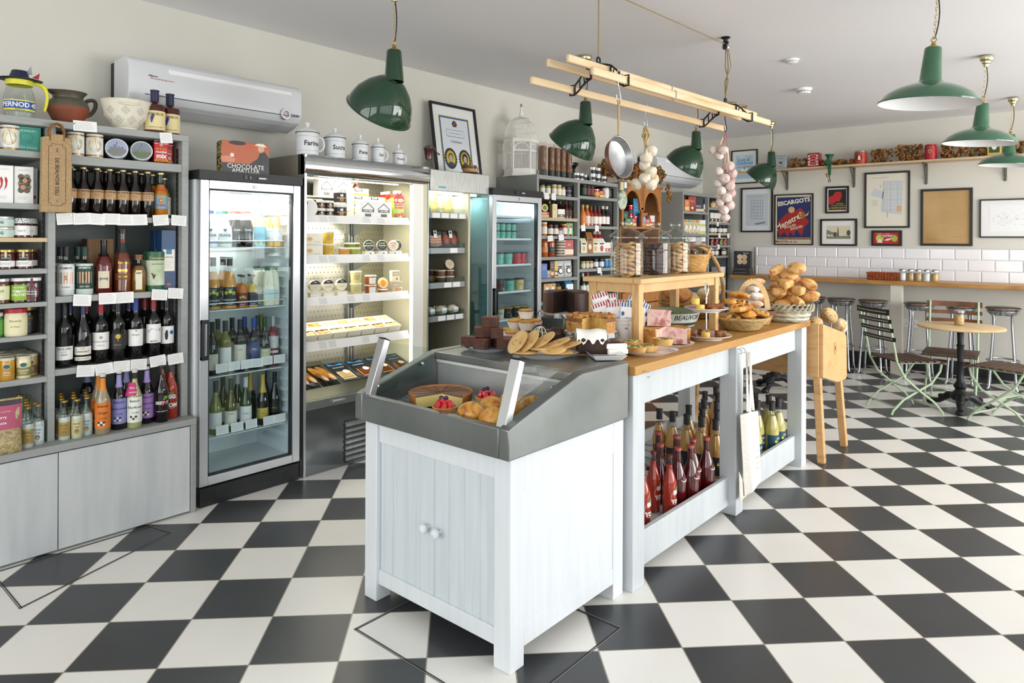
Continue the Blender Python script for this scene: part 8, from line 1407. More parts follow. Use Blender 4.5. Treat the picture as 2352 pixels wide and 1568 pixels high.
def basket(r0,r1,h,m,ry=1.0,rows=9,rim=None,m2=None,braid=False):
 def f_(K):
  b=MB();weave(b,[(r0,.004),(r1,h-.012)],m,26,rows,.05,m2);b.lathe([(0,.002),(r0,.002),(r1*.97,h-.01),(r1*.9,h-.012),(r0*.95,.012),(0,.01)],m,30)
  b.v=[(x,y*ry,z)for x,y,z in b.v];K.part('weave',b);q=MB()
  if braid:[q.tube([((r1*1.03+.006*cos(9*a+ph))*cos(a),(r1*1.03+.006*cos(9*a+ph))*sin(a)*ry,h-.012+.022*sin(9*a+ph))for a in[2*pi*i/90 for i in range(90)]],.0055,m,6,closed=True)for ph in(0,2.1,4.2)]
  else:q.tube([(r1*1.02*cos(a),r1*1.02*sin(a)*ry,h-.006)for a in[2*pi*i/40 for i in range(40)]],.008,rim or m,7,closed=True)
  K.part('rim',q)
 return f_
WIL=mn('#d8b273','#b8894a',30,.6,.3);SEAG=mn('#c9ad78','#a08250',40,.7,.4);GREYW=mn('#c9c4b0','#8f8a76',24,.65,.3)
jx=-1.80;jy=yx(1602,jx,600);put(kit('wbask',basket(.085,.108,.1,WIL,1.0,8)),'wicker_basket','golden wicker basket of wrapped biscuits on the riser shelf','basket',(jx,min(jy,3.637),RZT+.001),0)
b=MB();b.tube([(.06,.10,.09),(.066,.14,.135),(.05,.15,.14),(.0,.155,.15),(-.05,.15,.14),(-.066,.14,.135),(-.06,.10,.09)],.007,WIL,8)
wb=[o for o in COL.objects if o.get('label','').startswith('golden wicker')][0];b.build('handle',wb)
def wrapped(K):b=MB();b.blob((0,0,.012),(.05,.03,.016),mt('#8e5f3a',.4),8,.1,2);K.part('biscuit',b);f=MB();f.blob((0,0,.014),(.062,.04,.02),glass('#f2f2f0','wrap',2.2),9,.2,5);K.part('clear_wrap',f);l=MB();l.rect(-.02,.02,-.015,.015,lambda u,v:(u,v,.036),PAPER);K.part('label',l)
for i,(x,y,z,rz)in enumerate(((-.03,-.03,.04,.3),(.03,-.02,.04,1.4),(-.0,.035,.04,2.2),(.0,-.01,.05,.8))):lay('wrapped',wrapped,'wrapped_biscuit',f'clear wrapped biscuit, {RN[i]} in the wicker basket','biscuit',(jx+x,min(jy,3.637)+y,RZT+z),(.1,.1,rz),'wrapped biscuits',-.15)
P=Vector((-1.60,3.895,TZ_));RY_=1.2
put(kit('sgb',basket(.095,.15,.075,SEAG,RY_,8,SEAG)),'pastry_basket','oval woven seagrass basket of danish pastries','basket',P,.35)
def danish(k):
 def f_(K):
  b=MB();r=random.Random(k)
  if k==0:[b.tube([((.05-.012*t)*cos(t*1.5),(.05-.012*t)*sin(t*1.5),.018+.004*t)for t in[q/3 for q in range(0,13)]],.015,GOLDEN,8)];K.part('pastry',b);c=MB();[c.blob((.03*cos(i*1.4),.03*sin(i*1.4),.034),(.006,.006,.005),mt('#3a2018',.4),6)for i in range(5)];K.part('raisins',c)
  elif k==1:
   for s in(-1,1):b.tube([(-.075,0,.012),(-.04,s*.028,.018),(.03,s*.03,.018),(.075,0,.012)],[.01,.017,.017,.01],GOLDEN,8)
   [b.tube([(x,-.035,.012),(x+.01,0,.03),(x,.035,.012)],.009,GOLDEN,7)for x in(-.045,0,.045)];K.part('pastry',b);c=MB();c.blob((0,0,.022),(.05,.02,.01),mt('#7a2018',.25),8);K.part('filling',c)
  else:b.blob((0,0,.022),(.07,.042,.02),GOLDEN,12,.12,k);K.part('pastry',b);c=MB();c.blob((0,0,.036),(.045,.018,.009),mt('#d9b03a',.3),8);K.part('custard',c)
 return f_
for i,(x,y,z,k,rz,tx_)in enumerate(((.05,-.06,.016,1,.4,0),(.03,.05,.016,1,1.4,0),(-.05,-.03,.016,2,.8,0),(-.04,.07,.016,2,2,0),(.05,-.02,.02,2,1.9,.1),(-.02,-.06,.02,0,0,.1),(-.01,.03,.02,0,1,-.1),(.03,.06,.02,1,2.6,.1),(-.03,.03,.02,2,.2,-.1),(.02,-.03,.02,1,1.1,.1),(-.01,-.01,.02,0,2,.1))):lay('danish%d'%k,danish(k),'danish_pastry',('raisin whirl','plaited jam pastry','custard pastry')[k]+f', {RN[i]} counted from the basket front','pastry',P+Vector((x,y,z)),(tx_,-tx_,rz),'danish pastries',-.2)
P=Vector((-1.66,4.215,TZ_))
def trug(K):
 V_=wood('#d9b884','#c49a60',(1,4,1));b=MB();b.add([(x*k,y*k2,z)for z,k,k2 in((0,.75,.8),(.075,1,1))for x,y in((-.085,-.13),(.085,-.13),(.085,.13),(-.085,.13))],[(3,2,1,0),(0,1,5,4),(1,2,6,5),(2,3,7,6),(3,0,4,7)],V_);K.part('tray',b,bevel=.004);q=MB();D_=mt('#7a4a30',.5);[q.bar(p,s,.012,.026,D_)for p,s in(((-.085,-.13,.075),(.085,-.13,.075)),((.085,-.13,.075),(.085,.13,.075)),((.085,.13,.075),(-.085,.13,.075)),((-.085,.13,.075),(-.085,-.13,.075)))];K.part('rim_band',q,label='dark wooden rim');h=MB()
 pts=[(.097*cos(t),0,.06+.2*sin(t))for t in[pi*i/20 for i in range(21)]];[h.bar(pts[i],pts[i+1],.034,.008,V_,(0,1,0))for i in range(20)];K.part('handle',h,label='arched bentwood handle');c=MB();c.grid(lambda u,v:(-.088+.176*u+.012*sin(7*v),-.134+.268*v,.088+.01*sin(9*u+5*v)),12,14,mn('#e4e2e2','#d4d2d6',20,.8));K.part('cloth',c,label='grey checked liner')
put(kit('trug',trug),'wooden_trug','wooden trug with arched handle holding floury pastries','basket',P,.75)
FLP=mn('#f2efe6','#c98c48',9,.7,.2,lo=.4,hi=.62)
for i,(x,y,z,rz,t)in enumerate(((-.03,-.05,.1,.3,0),(.04,-.04,.1,1.5,.1),(.0,.05,.1,.9,-.1),(.01,-.01,.1,2.2,.1),(.03,.04,.1,1.2,-.1))):lay('flp',loaf(0,(.07,.038,.024),FLP,.06,4,'pastry'),'floury_pastry',f'floury oval pastry, {RN[i]} in the wooden trug','pastry',P+Vector((x,y,z)),(t,t,rz),'floury pastries',-.2)
P=Vector((-1.54,4.49,TZ_));put(kit('gwb',basket(.115,.145,.105,GREYW,1.0,7,GREYW,mt('#e0dcc8',.6),True)),'wicker_basket','grey willow basket heaped with cheese scones','basket',P,0)
b=MB()
for s in(-1,1):b.tube([(.03*s-.12,-.12,.1),(.02*s-.13,-.14,.19),(-.13,-.1,.25),(-.14,-.03,.2),(-.13+.02*s,.0,.1)],.008,GREYW,7)
gw=[o for o in COL.objects if o.get('label','').startswith('grey willow')][0];b.build('handle',gw)
def scone(k):
 def f_(K):
  b=MB();r=random.Random(k)
  if k%2:b.prism([(-.05,-.035),(.05,-.045),(.01,.06)],0,.055,SCONE);K.part('scone',b,bevel=.016)
  else:b.blob((0,0,.03),(.058,.055,.034),SCONE,12,.07,k);K.part('scone',b)
 return f_
r=random.Random(11)
for i in range(21):
 L_=0 if i<9 else(1 if i<16 else 2);n_=(9,7,5)[L_];j=i-(0,9,16)[L_];q=(.10,.08,.05)[L_]*math.sqrt((j+.4)/n_);a=j*2.4+L_
 lay('scone%d'%(i%4),scone(i%4),'cheese_scone',f'{("rounded", "triangular")[i % 2]} cheese scone, {RN[min(j, 10)]} in the {("bottom", "middle", "top")[L_]} layer of the heap','scone',P+Vector((q*cos(a),q*sin(a),.03+L_*.03)),(r.uniform(-.5,.5),r.uniform(-.5,.5),r.uniform(0,6)),'cheese scones',-.26)
P=Vector((-2.12,4.33,TZ_));put(kit('cane',basket(.17,.21,.1,mn('#b58a52','#8e6836',30,.6,.3),1.1,7)),'bread_basket','cane basket with tall arched handle full of bread rolls','basket',P,.3)
b=MB();b.tube(bez((.19,.08,.05),(.24,.12,.62),(-.24,-.1,.62),(-.19,-.08,.05),22),.0125,mn('#c79a5c','#a87a3c',20,.45),10);b.build('arched_handle',[o for o in COL.objects if o.get('label','').startswith('cane basket')][0],label='tall cane arch handle')
RL=[(-.12,-.14,.10,'brown',0),(-.02,-.18,.1,'brown',.5),(-.1,-.03,.13,'pale',.9),(.02,-.08,.16,'pale',1.4),(-.06,-.12,.2,'pale',.3),(.1,-.02,.13,'gold',.2),(.12,.08,.14,'pale',2),(.03,.06,.17,'pale',.7),(-.06,.08,.18,'pale',1.1),(.0,-.02,.225,'pale',1.8),(-.1,-.02,.215,'pale',.4),(.1,.06,.2,'flour',.9),(.0,.13,.13,'gold',.1)]
for i,(x,y,z,k,rz)in enumerate(RL):z=.02;lay('roll'+k,loaf(0,{'brown':(.10,.07,.058),'pale':(.075,.042,.035),'gold':(.05,.045,.035),'flour':(.085,.045,.036)}[k],{'brown':BROWN,'pale':PALE,'gold':GOLDEN,'flour':FLOURY}[k],.04,i%3,'crust'),'bread_roll' if k!='brown' else 'bread_loaf',{'brown':'round brown seeded loaf','pale':'pale floury bread roll','gold':'golden bread roll','flour':'long floury roll'}[k]+f', {ORD[i]} in the cane basket heap','bread',P+Vector((x,y,z)),(.3*sin(i),.3*cos(i),rz),'bread heaped in the cane basket',-.26)
# ================================================================ inside the steel well
P=Vector((-2.01,1.90,.7706));
def gplate(K):b=MB();b.lathe([(0,.004),(.12,0),(.13,.004),(.162,.03),(.165,.032),(.16,.035),(.128,.01),(0,.008)],glass('#e4e9ee','platter',2),44);K.part('platter',b)
put(kit('gplate',gplate),'glass_platter','clear glass platter under the chocolate tart','plate',P,0)
TC=mn('#b5763a','#8e5526',20,.6,.3);CUS=mn('#ecd992','#e2ca78',8,.4)
def ctart2(K):
 f=lambda r,a,z:r*(1+(.012*cos(34*a)if r>.1 else 0));cake(K,[(0,0),(.118,0),(.128,.052),(.124,.055),(.12,.048),(0,.05)],[TC,TC,TC,TC,mn('#8f6a52','#7d5a44',12,.4,.1)],radians(-8),radians(250),CUS,68,f);c=MB()
 for a in(radians(-8.5),radians(250.5)):c.add([(r*cos(a),r*sin(a),z)for r,z in((.112,.002),(.119,.002),(.128,.052),(.12,.052))],[(0,1,2,3)],TC);c.add([(r*cos(a),r*sin(a),z)for r,z in((0,.043),(.12,.043),(.12,.0505),(0,.0505))],[(0,1,2,3)],mt('#7a5a48',.5))
 K.part('cut_edge',c);g=MB();[g.bar((0,0,.0505),(.118*cos(a),.118*sin(a),.0505),.0014,.0012,mt('#5a3a2a',.6))for a in[radians(30*i+22)for i in range(1,8)]];K.part('portion_lines',g)
lay('ctart2',ctart2,'chocolate_tart','large fluted chocolate custard tart with slices missing','tart',P+Vector((0,0,.013)),(0,0,radians(10)))
def ftart(K):
 b=MB();b.lathe([(0,0),(.04,0),(.046,.026),(.042,.027),(.038,.02),(0,.02)],mn('#d9a860','#b8803c',18,.6),26);K.part('crust',b);f=MB();r=random.Random(8);[f.lathe_at((.026*cos(i*1.1)*(1 if i<7 else .3),.026*sin(i*1.1)*(1 if i<7 else .3),.03+.012*(i>6)),Matrix.Rotation(r.uniform(-.6,.6),3,'X'),[(0,-.012),(.012,-.008),(.011,.004),(.005,.016),(0,.02)],mt('#c4232c',.2,coat=.4),9)for i in range(10)];[f.blob((x,y,.056),(.009,.009,.008),mt('#23264a',.25),7)for x,y in((.004,.006),(-.012,-.004))];K.part('berries',f)
def sdish(K):b=MB();b.lathe([(0,0),(.045,0),(.056,.012),(.058,.014),(.05,.012),(0,.006)],mt('#e6ecf2',.15),28);K.part('dish',b)
for i,p in enumerate(((-1.86,1.775),(-1.84,1.985))):q=Vector((p[0],p[1],.7706));put(kit('sdish',sdish),'small_dish',('front','rear')[i]+' small white dish under a strawberry tart','dish',q,0,'small white dishes');lay('ftart',ftart,'strawberry_tart','strawberry and blueberry tart, '+('nearest the front rim','behind the front one')[i],'tart',q+Vector((0,0,.0065)),(0,0,i),'strawberry tarts')
def bun(K):b=MB();b.blob((0,0,.042),(.054,.05,.045),mn('#e2b460','#8e4a16',16,.35,.3,c3='#c98a34',lo=.3,hi=.7,dist=2),14,.05,3,.9);K.part('bun',b)
for i,(x,y)in enumerate(((-1.735,1.79),(-1.735,1.90),(-1.62,1.78),(-1.63,1.895),(-1.735,2.01),(-1.63,2.01),(-1.585,1.98))[:6]):lay('bun',bun,'glazed_bun','glazed golden bun in the steel well, '+('front left','middle left','front right','middle right','back left','back right')[i],'bun',(x,y,.7709),(0,0,i*1.3),'glazed buns')
def crate(K):b=MB();g=glass('#e6efee','crate',1.6);b.lathe([(0,.002),(.1,0),(.11,.1)],g,4);K.part('tub',b)
# ================================================================ pendant lamps
GREEN=mt('#173d25',.12,coat=.5);GREEN2=mt('#2f5f42',.14,coat=.5);ENW=mt('#eef0f2',.2);BRS=mt('#b99a58',.3,1)
def chain(b,z0,z1,m,n=None):
 L_=.017;n=int((z1-z0)/L_)
 for i in range(n):
  z=z0+(z1-z0)*(i+.5)/n;h=(z1-z0)/n*.68;ax=i%2
  b.tube([((.0045*cos(t))*(1-ax),(.0045*cos(t))*ax,z+h*sin(t))for t in[2*pi*k/8 for k in range(8)]],.0014,m,4,closed=True)
def pendant(kind):
 def f_(K):
  top=CZ-2.45
  r=MB();r.lathe([(0,top),(.044,top),(.046,top-.02),(.04,top-.032),(.03,top-.036),(.028,top-.05),(.02,top-.056),(.016,top-.075),(0,top-.078)],mt('#d3c9a0',.18,1),26);K.part('ceiling_rose',r,label='brass ceiling rose')
  c=MB();chain(c,.045,top-.075,mt('#b9a674',.3,1));K.part('chain',c,label='brass chain');f=MB();f.tube([(.003+.012*sin(pi*t),.004,.05+(top-.125)*t)for t in[i/14 for i in range(15)]],.0034,mt('#1c1c1c',.5),6);K.part('flex',f,label='black flex')
  g=MB();g.lathe([(.024,.0),(.024,.008),(.012,.016),(.009,.03),(0,.032)],BRS,18);g.tube(ring((0,0,.042),.012,12,'y'),.003,BRS,6,closed=True);K.part('brass_cap',g)
  nk=[(.036,.002),(.04,-.006),(.046,-.09),(.052,-.165)]
  s=MB()
  if kind=='dome':
   s.lathe([(0,.003)]+nk+[(.062,-.178),(.1,-.19),(.16,-.212),(.205,-.243),(.225,-.272),(.23,-.28),(.237,-.281),(.237,-.287)],GREEN2,48);K.part('shade',s);i=MB();i.lathe([(.235,-.288),(.224,-.275),(.2,-.248),(.155,-.218),(.09,-.196),(.05,-.185),(0,-.183)],ENW,48);K.part('white_lining',i,label='white enamel lining')
   l=MB();l.blob((0,0,-.215),(.03,.03,.04),mt('#f4f2ea',.3),10);K.part('bulb',l)
  else:
   s.lathe([(0,.003)]+nk,GREEN,30);R=Matrix.Rotation(radians(38),4,'Y')
   T=Matrix.Translation((0,0,-.15));s.T=T@R;s.lathe([(.045,-.0),(.075,-.018),(.12,-.06),(.158,-.115),(.176,-.165),(.182,-.2),(.187,-.203),(.187,-.208)],GREEN,44);s.T=None;K.part('shade',s)
   i=MB();i.T=T@R;i.lathe([(.185,-.209),(.178,-.198),(.172,-.165),(.153,-.118),(.115,-.064),(.07,-.024),(0,-.012)],ENW,44);K.part('white_lining',i,label='white enamel lining')
   l=MB();l.T=T@R;l.blob((0,0,-.07),(.03,.03,.045),mt('#f4f2ea',.3),10);K.part('bulb',l)
 return f_
LN=['nearest, above the tall white fridge','behind the front end of the drying rack','beside the hanging frying pan and garlic','farthest, in front of the back wall']
for i,y in enumerate((2.375,4.165,5.966,7.872)):put(kit('lampA',pendant('angle')),'pendant_lamp','tilted dark green enamel pendant lamp, '+('nearest one, above the chiller' if i==0 else 'second one, below the drying rack' if i==1 else 'third one, between two garlic strings' if i==2 else 'farthest one, in front of the back wall'),'lamp',(-2.888,y,2.45),0,'tilted green pendant lamps')
for i,y in enumerate((4.11,6.011,7.918)):put(kit('lampD',pendant('dome')),'pendant_lamp','wide green dome pendant lamp with white lining, '+('nearest and largest','middle one of the row','farthest one near the hop shelf')[i],'lamp',(-.677,y,2.442),0,'green dome pendant lamps',(0,radians(4),0))
# ================================================================ ceiling drying rack
LATH=wood('#e3c69c','#cfa876',(1,.12,1),10,.5,.04,'#ead2ac');AN=radians(-3);AC_=Vector((-1.95,3.68,0));rk=thing('drying_rack','pale wooden ceiling drying rack with black iron ends on ropes','drying rack',AC_+Vector((0,0,2.24)),AN)
def kp(nm,b,bev=.0,lb=None):return b.build(nm,rk,bevel=bev,label=lb)
for x,z,s,e in((-.17,0,-1.03,1.03),(-.062,.068,-1.03,1.05),(.062,.068,-1.03,1.03),(.17,0,-.98,1.0)):kp('lath',MB().box(x-.011,x+.011,s,e,z-.02,z+.02,LATH),.007)
for y in(-.70,.70):
 b=MB();m=IRON
 for sx in(-1,1):
  b.tube(ring((sx*.17,y,0),.0,4),.001,m,4)if 0 else None
  b.tube([(sx*(.17-.016),y,-.026),(sx*(.17+.017),y,-.026),(sx*(.17+.017),y,.026),(sx*(.17-.016),y,.026),(sx*(.17-.016),y,-.026)],.0052,m,6)
  b.tube([(sx*(.062-.016),y,.044),(sx*(.062+.016),y,.044),(sx*(.062+.016),y,.094),(sx*(.062-.016),y,.094),(sx*(.062-.016),y,.044)],.0052,m,6)
  b.tube(bez((sx*.154,y,.024),(sx*.12,y,.05),(sx*.1,y,.085),(sx*.06,y,.098),8),.0052,m,6);b.tube(bez((sx*.154,y,-.024),(sx*.12,y,-.01),(sx*.1,y,.03),(sx*.05,y,.042),8),.0052,m,6)
  for t in(.35,.65):b.tube([(sx*(.154-.09*t),y,.024+.07*t),(sx*(.154-.1*t),y,-.02+.055*t)],.004,m,5)
 b.tube([(-.06,y,.098),(0,y,.112),(.06,y,.098)],.0055,m,6);b.tube([(0,y+.014*cos(t),.13+.016*sin(t))for t in[2*pi*k/10 for k in range(10)]],.005,m,6,closed=True);kp('iron_end',b,0,'black cast iron bracket')
ROPE=mn('#a8946c','#8a7650',200,.9,.3)
def loc(x,y,z):return AC_+Matrix.Rotation(AN,3,'Z')@Vector((x,y,0))+Vector((0,0,2.24+z))
pf,pb=loc(0,-.70,.148),loc(0,.70,.148)
def pulley(K):b=MB();b.lathe([(0,0),(.03,0),(.03,-.006),(.016,-.012),(.014,-.03),(.024,-.034),(0,-.036)],IRON,16);b.box(-.016,-.011,-.012,.012,-.08,-.03,IRON);b.box(.011,.016,-.012,.012,-.08,-.03,IRON);b.tube([(-.022,0,-.062),(.022,0,-.062)],.005,IRON,8);K.part('bracket',b);w=MB();w.T=Matrix.Translation((0,0,-.062))@Matrix.Rotation(radians(90),4,'Y');w.lathe([(0,-.009),(.022,-.009),(.017,0),(.022,.009),(0,.009)],ALU,20);K.part('wheel',w)
put(kit('pulley',pulley),'ceiling_pulley','black iron ceiling pulley above the far end of the drying rack','pulley',(pb.x,pb.y,CZ),radians(90),'ceiling pulleys');put(kit('pulley',pulley),'ceiling_pulley','black iron ceiling pulley over the near end of the drying rack, above the picture','pulley',(pf.x,pf.y,CZ),radians(90),'ceiling pulleys')
b=MB();b.tube([tuple(pf),(pf.x,pf.y,CZ-.08)],.0034,ROPE,6);tag(b.build('rope'),'rope holding up the near end of the drying rack','rope','rack ropes')
b=MB();b.tube([(pf.x,pf.y-.02,CZ-.045),(pb.x,pb.y-.02,CZ-.045)],.0034,ROPE,6);tag(b.build('rope'),'rope stretched along the ceiling to the far pulley','rope','rack ropes')
b=MB();[b.tube([(pb.x+.008*k,pb.y+.022,CZ-.062),(pb.x+.02*k+.006,pb.y+.03,2.6),(pb.x-.012*k,pb.y+.02,2.5),(pb.x,pb.y,pb.z)],.0034,ROPE,6)for k in(-1,0,1)];r=random.Random(3)
b.tube([(pb.x+.02+.05*cos(t)+.01*sin(5*t),pb.y+.06+.13*sin(t)+t*.004,2.338+.006*sin(3*t)+.0025*t/3)for t in[i*.35 for i in range(70)]],.0034,ROPE,5);tag(b.build('rope'),'slack rope from the far pulley, coiled on the rack laths','rope','rack ropes')
def shook(b,p,q,m=ALU):p,q=Vector(p),Vector(q);b.tube([p+Vector((0,.016,-.02)),p+Vector((0,.02,.0)),p+Vector((0,.01,.018)),p+Vector((0,-.008,.018)),p+Vector((0,-.018,-.005)),q.lerp(p,.5),q+Vector((0,.016,.03)),q+Vector((0,.018,.01)),q+Vector((0,.0,-.004)),q+Vector((0,-.018,.008)),q+Vector((0,-.02,.03))],.0028,m,6)
hp=loc(.17,-.52,.0);hp=Vector((at(1425,200,'z',2.24).x,at(1425,200,'z',2.24).y,2.26));lx=loc(.17,(hp.y-AC_.y)/cos(AN),0);hp=Vector((lx.x,at(1425,200,'x',lx.x).y,2.262));lx=loc(.17,(hp.y-AC_.y),0);hp.x=lx.x
b=MB();shook(b,hp,hp+Vector((0,0,-.135)));tag(b.build('s_hook'),'long steel hook carrying the frying pan','hook','steel hooks on the rack')
def pan(K):
 IN_=mn('#b5b7b8','#8c8f92',10,.35,.05,metal=.8);CU_=mn('#8a4f34','#5f3826',8,.4,.1,metal=.7);b=MB();b.T=Matrix.Translation((0,0,-.355))@Matrix.Rotation(radians(-83),4,'Y');b.lathe([(0,-.03),(.105,-.03),(.115,-.024),(.135,.022),(.138,.022),(.131,.02),(.111,-.021),(.10,-.026),(0,-.026)],[CU_]*4+[IN_]*4,44);K.part('pan',b);h=MB();h.T=None;h.bar((0,0,-.015),(.0,0,-.215),.018,.006,mt('#a08a62',.4,.7),(1,0,0));h.tube(ring((0,0,-.006),.012,12,'x'),.004,mt('#a08a62',.4,.7),6,closed=True);K.part('handle',h,label='brass coloured long handle')
put(kit('pan',pan),'frying_pan','old copper frying pan hanging from the drying rack','pan',(hp.x,hp.y,hp.z-.135),radians(177),None,None,.78)
GAR=mn('#ece4d4','#d8c9ae',14,.6,.2,(1,1,.3));GARP=mn('#ece4dc','#c9a3a0',10,.6,.2,(1,1,.3));STRAW=mn('#cdb583','#a88c58',40,.8,.3)
def bulb(m):return[(0,-.026),(.016,-.026),(.03,-.012),(.033,.0),(.026,.016),(.012,.026),(.006,.036),(.005,.05),(0,.052)]
def bul(b,c,d,m,s=1.0):R=Vector((0,0,1)).rotation_difference(-Vector(d)).to_matrix();o=b.T;b.T=Matrix.Translation(c)@R.to_4x4()@Matrix.Scale(s,4);b.lathe(bulb(m),m,18,fn=lambda r,a,z:r*(1+.06*abs(cos(3.5*a))));b.T=o
def gstring(K,layout,straw,m,big=1.0):
 s=MB();straw(s);K.part('braid',s);
 for c,d in layout:b=MB();bul(b,c,d,m,big);K.part('garlic_bulb',b)
A=Vector((loc(-.17,0,0).x,0,2.24));ga=loc(-.17,yx(1482,loc(-.17,0,0).x,240)-AC_.y,0)
b=MB();shook(b,ga+Vector((0,0,.022)),ga+Vector((0,0,-.11)));tag(b.build('s_hook'),'steel hook carrying the straw plaited garlic','hook','steel hooks on the rack')
r=random.Random(6);lay1=[((.018*sin(i*2.2)+.02,.024*cos(i*2.2),-.145-.042*i),(cos(i*2.4)*.6,sin(i*2.4)*.6-.2,-.5))for i in range(5)]+[((-.01,-.055,-.345),(.2,-.8,-.5)),((.045,.015,-.35),(.6,.4,-.6)),((.0,.05,-.315),(0,.9,-.4))]
def straw1(s):[s.tube([(.012*cos(i),.012*sin(i),0),(.024*cos(i+1),.024*sin(i+1),-.05),(.008*cos(i),.008*sin(i),-.09),(.014*cos(i+2),.014*sin(i+2),-.2),(.01*cos(i),.01*sin(i),-.33)],.005,STRAW,5)for i in range(7)]
put(kit('gar1',gstring,lay1,straw1,GAR,1.15),'garlic_string','straw plaited string of cream garlic bulbs in front of the far shelving','garlic',(ga.x,ga.y,ga.z-.113),-.6)
gb=loc(-.062,yx(1652,loc(-.062,0,0).x,262)-AC_.y,.068);gb=loc(-.062,min(gb.y-AC_.y,.98),.048)
b=MB();shook(b,gb+Vector((0,0,.022)),gb+Vector((0,0,-.10)),IRON);tag(b.build('s_hook'),'black hook carrying the pink stringed garlic','hook','steel hooks on the rack')
lay2=[((.05*cos(i*2.4)*(1-.02*i),.055*sin(i*2.4)*(1-.02*i),-.24-.0165*i),(cos(i*2.4)*.9,sin(i*2.4)*.9,-.35))for i in range(19)]+[((-.03,-.075,-.125),(-.2,-.7,-.6)),((.03,-.035,-.13),(.5,-.1,-.7)),((-.01,-.045,-.165),(0,-.2,-1)),((0,0,-.585),(0,0,-1))]
PINKS=mt('#c9405a',.6)
def straw2(s):[s.tube([(0,.004*k,0),(.006*k,.012*k,-.12),(.01*k,.014*k,-.25)],.0016,PINKS,4)for k in(-1,1)];[s.tube([(.005*cos(i),.012+.005*sin(i),-.12),(.012*cos(i),.012+.012*sin(i),-.2),(.02*cos(i),.02*sin(i),-.28)],.0045,mt('#d8c3a8',.8),5)for i in range(6)];s.tube([(0,-.02,-.04),(-.005,-.035,-.08),(-.01,-.045,-.12)],.006,mt('#d8c3a8',.8),6);s.tube([(0,0,-.01),(0,-.02,-.08)],.0016,PINKS,4)
put(kit('gar2',gstring,lay2,straw2,GARP,1.0),'garlic_string','long bunch of pink tinged garlic on red twine','garlic',(gb.x,gb.y,gb.z-.103),-.6)
for i,(px,py,t)in enumerate(((1555,205,.17),(1542,232,.062))):
 q=loc(t,0,0);y=yx(px,q.x,py);p=loc(t,y-AC_.y,.068 if t<.1 else 0);b=MB();b.tube([p+Vector((.013,0,-.02)),p+Vector((.014,0,.018)),p+Vector((0,0,.0225)),p+Vector((-.014,0,.016)),p+Vector((-.014,0,-.02)),p+Vector((-.006,0,-.034)),p+Vector((.003,0,-.026))],.0022,ALU,6);tag(b.build('s_hook'),('empty wire hook on the outer lath, middle of the rack','empty wire hook on an inner lath of the rack')[i],'hook','steel hooks on the rack')
def det(r,h):
 def f_(K):b=MB();W_=mt('#f4f4f4',.4);b.lathe([(0,0),(r,0),(r,-h*.35),(r*.93,-h*.5),(r*.9,-h*.75),(r*.7,-h),(0,-h)],[W_,W_,W_,mt('#d3d3d3',.5),W_,W_],32);K.part('housing',b);s=MB();[s.bar((r*.935*cos(a),r*.935*sin(a),-h*.58),(r*.935*cos(a+.22),r*.935*sin(a+.22),-h*.58),.003,h*.12,mt('#5a5a5a',.6))for a in[i*.42 for i in range(15)]];K.part('vents',s)
 return f_
put(kit('det1',det(.05,.026)),'ceiling_sensor','small white round ceiling sensor, nearer the viewer','detector',(-1.773,5.24,CZ));put(kit('det2',det(.065,.045)),'smoke_detector','white round smoke detector with slotted rim','detector',(-2.03,6.31,CZ))
# ================================================================ back wall: bar, stools, hop shelf, pictures
BO=wood('#a9773c','#8a5a28',(.35,3,1),5,.35,.05,'#b98848')
bar=thing('bar_counter','long oak bar ledge along the back wall on a painted post','bar',(-.5,8.6,0))
b=MB();b.box(-3.1,RX+.5-.01,8.39-8.6,WY-.022-8.6,.962,1.008,BO);b.build('bar_top',bar,bevel=.004)
MB().box(-1.28,-1.17,8.41-8.6,8.50-8.6,0,.962,mt('#d3d0c4',.6)).build('post',bar,label='cream painted post');MB().box(1.2,1.31,8.41-8.6,8.50-8.6,0,.962,mt('#d3d0c4',.6)).build('post',bar)
def socket(K):b=MB();b.box(-.004,0,-.073,.073,-.043,.043,mt('#e6e6e2',.4));K.part('plate',b,bevel=.003);h=MB();[h.rect(x+dx-.004,x+dx+.004,z-.004,z+.004,lambda u,v:(-.0046,u,v),mt('#4a4a4a',.6))for x in(-.037,.037)for dx,z in((-.011,-.01),(.011,-.01),(0,.012))];K.part('holes',h)
put(kit('socket',socket),'wall_socket','white double wall socket below the bar, right of the post','socket',(-1.66,WY,.52),radians(90))
def stool(K):
 A_=mt('#b9bec4',.22,1);s=MB();s.lathe([(0,.735),(.13,.737),(.158,.742),(.165,.75),(.163,.757),(.15,.763),(0,.766)],[A_,A_,A_,mt('#7a4a30',.4),mt('#4a4440',.25,.5),mt('#5a5450',.22,.6)],36);K.part('seat',s,label='dark polished seat');r=MB();r.lathe([(.1,.735),(.155,.735),(.15,.715),(.12,.69),(.09,.69)],A_,32);K.part('seat_ring',r)
 for i in range(4):
  a=pi/4+i*pi/2;l=MB();l.tube([((.115+q)*cos(a),(.115+q)*sin(a),z)for q,z in((.02,.72),(0,.68),(.0,.6),(.025,.35),(.045,.15),(.052,.05),(.062,.02),(.08,.0065))],[.016,.015,.0125,.013,.0135,.014,.015,.0065],A_,10);K.part('leg',l)
 f=MB();f.tube(ring((0,0,.27),.148,36),.0075,A_,8,closed=True);K.part('foot_ring',f)
SX=[-2.51,-2.205,-1.885,-1.45,-1.08,-.745,-.3]
SN=['half hidden behind the scones','first fully visible from the left','just left of the cream post','just right of the cream post','behind the round table chair','right of the small glass jar','at the right picture edge']
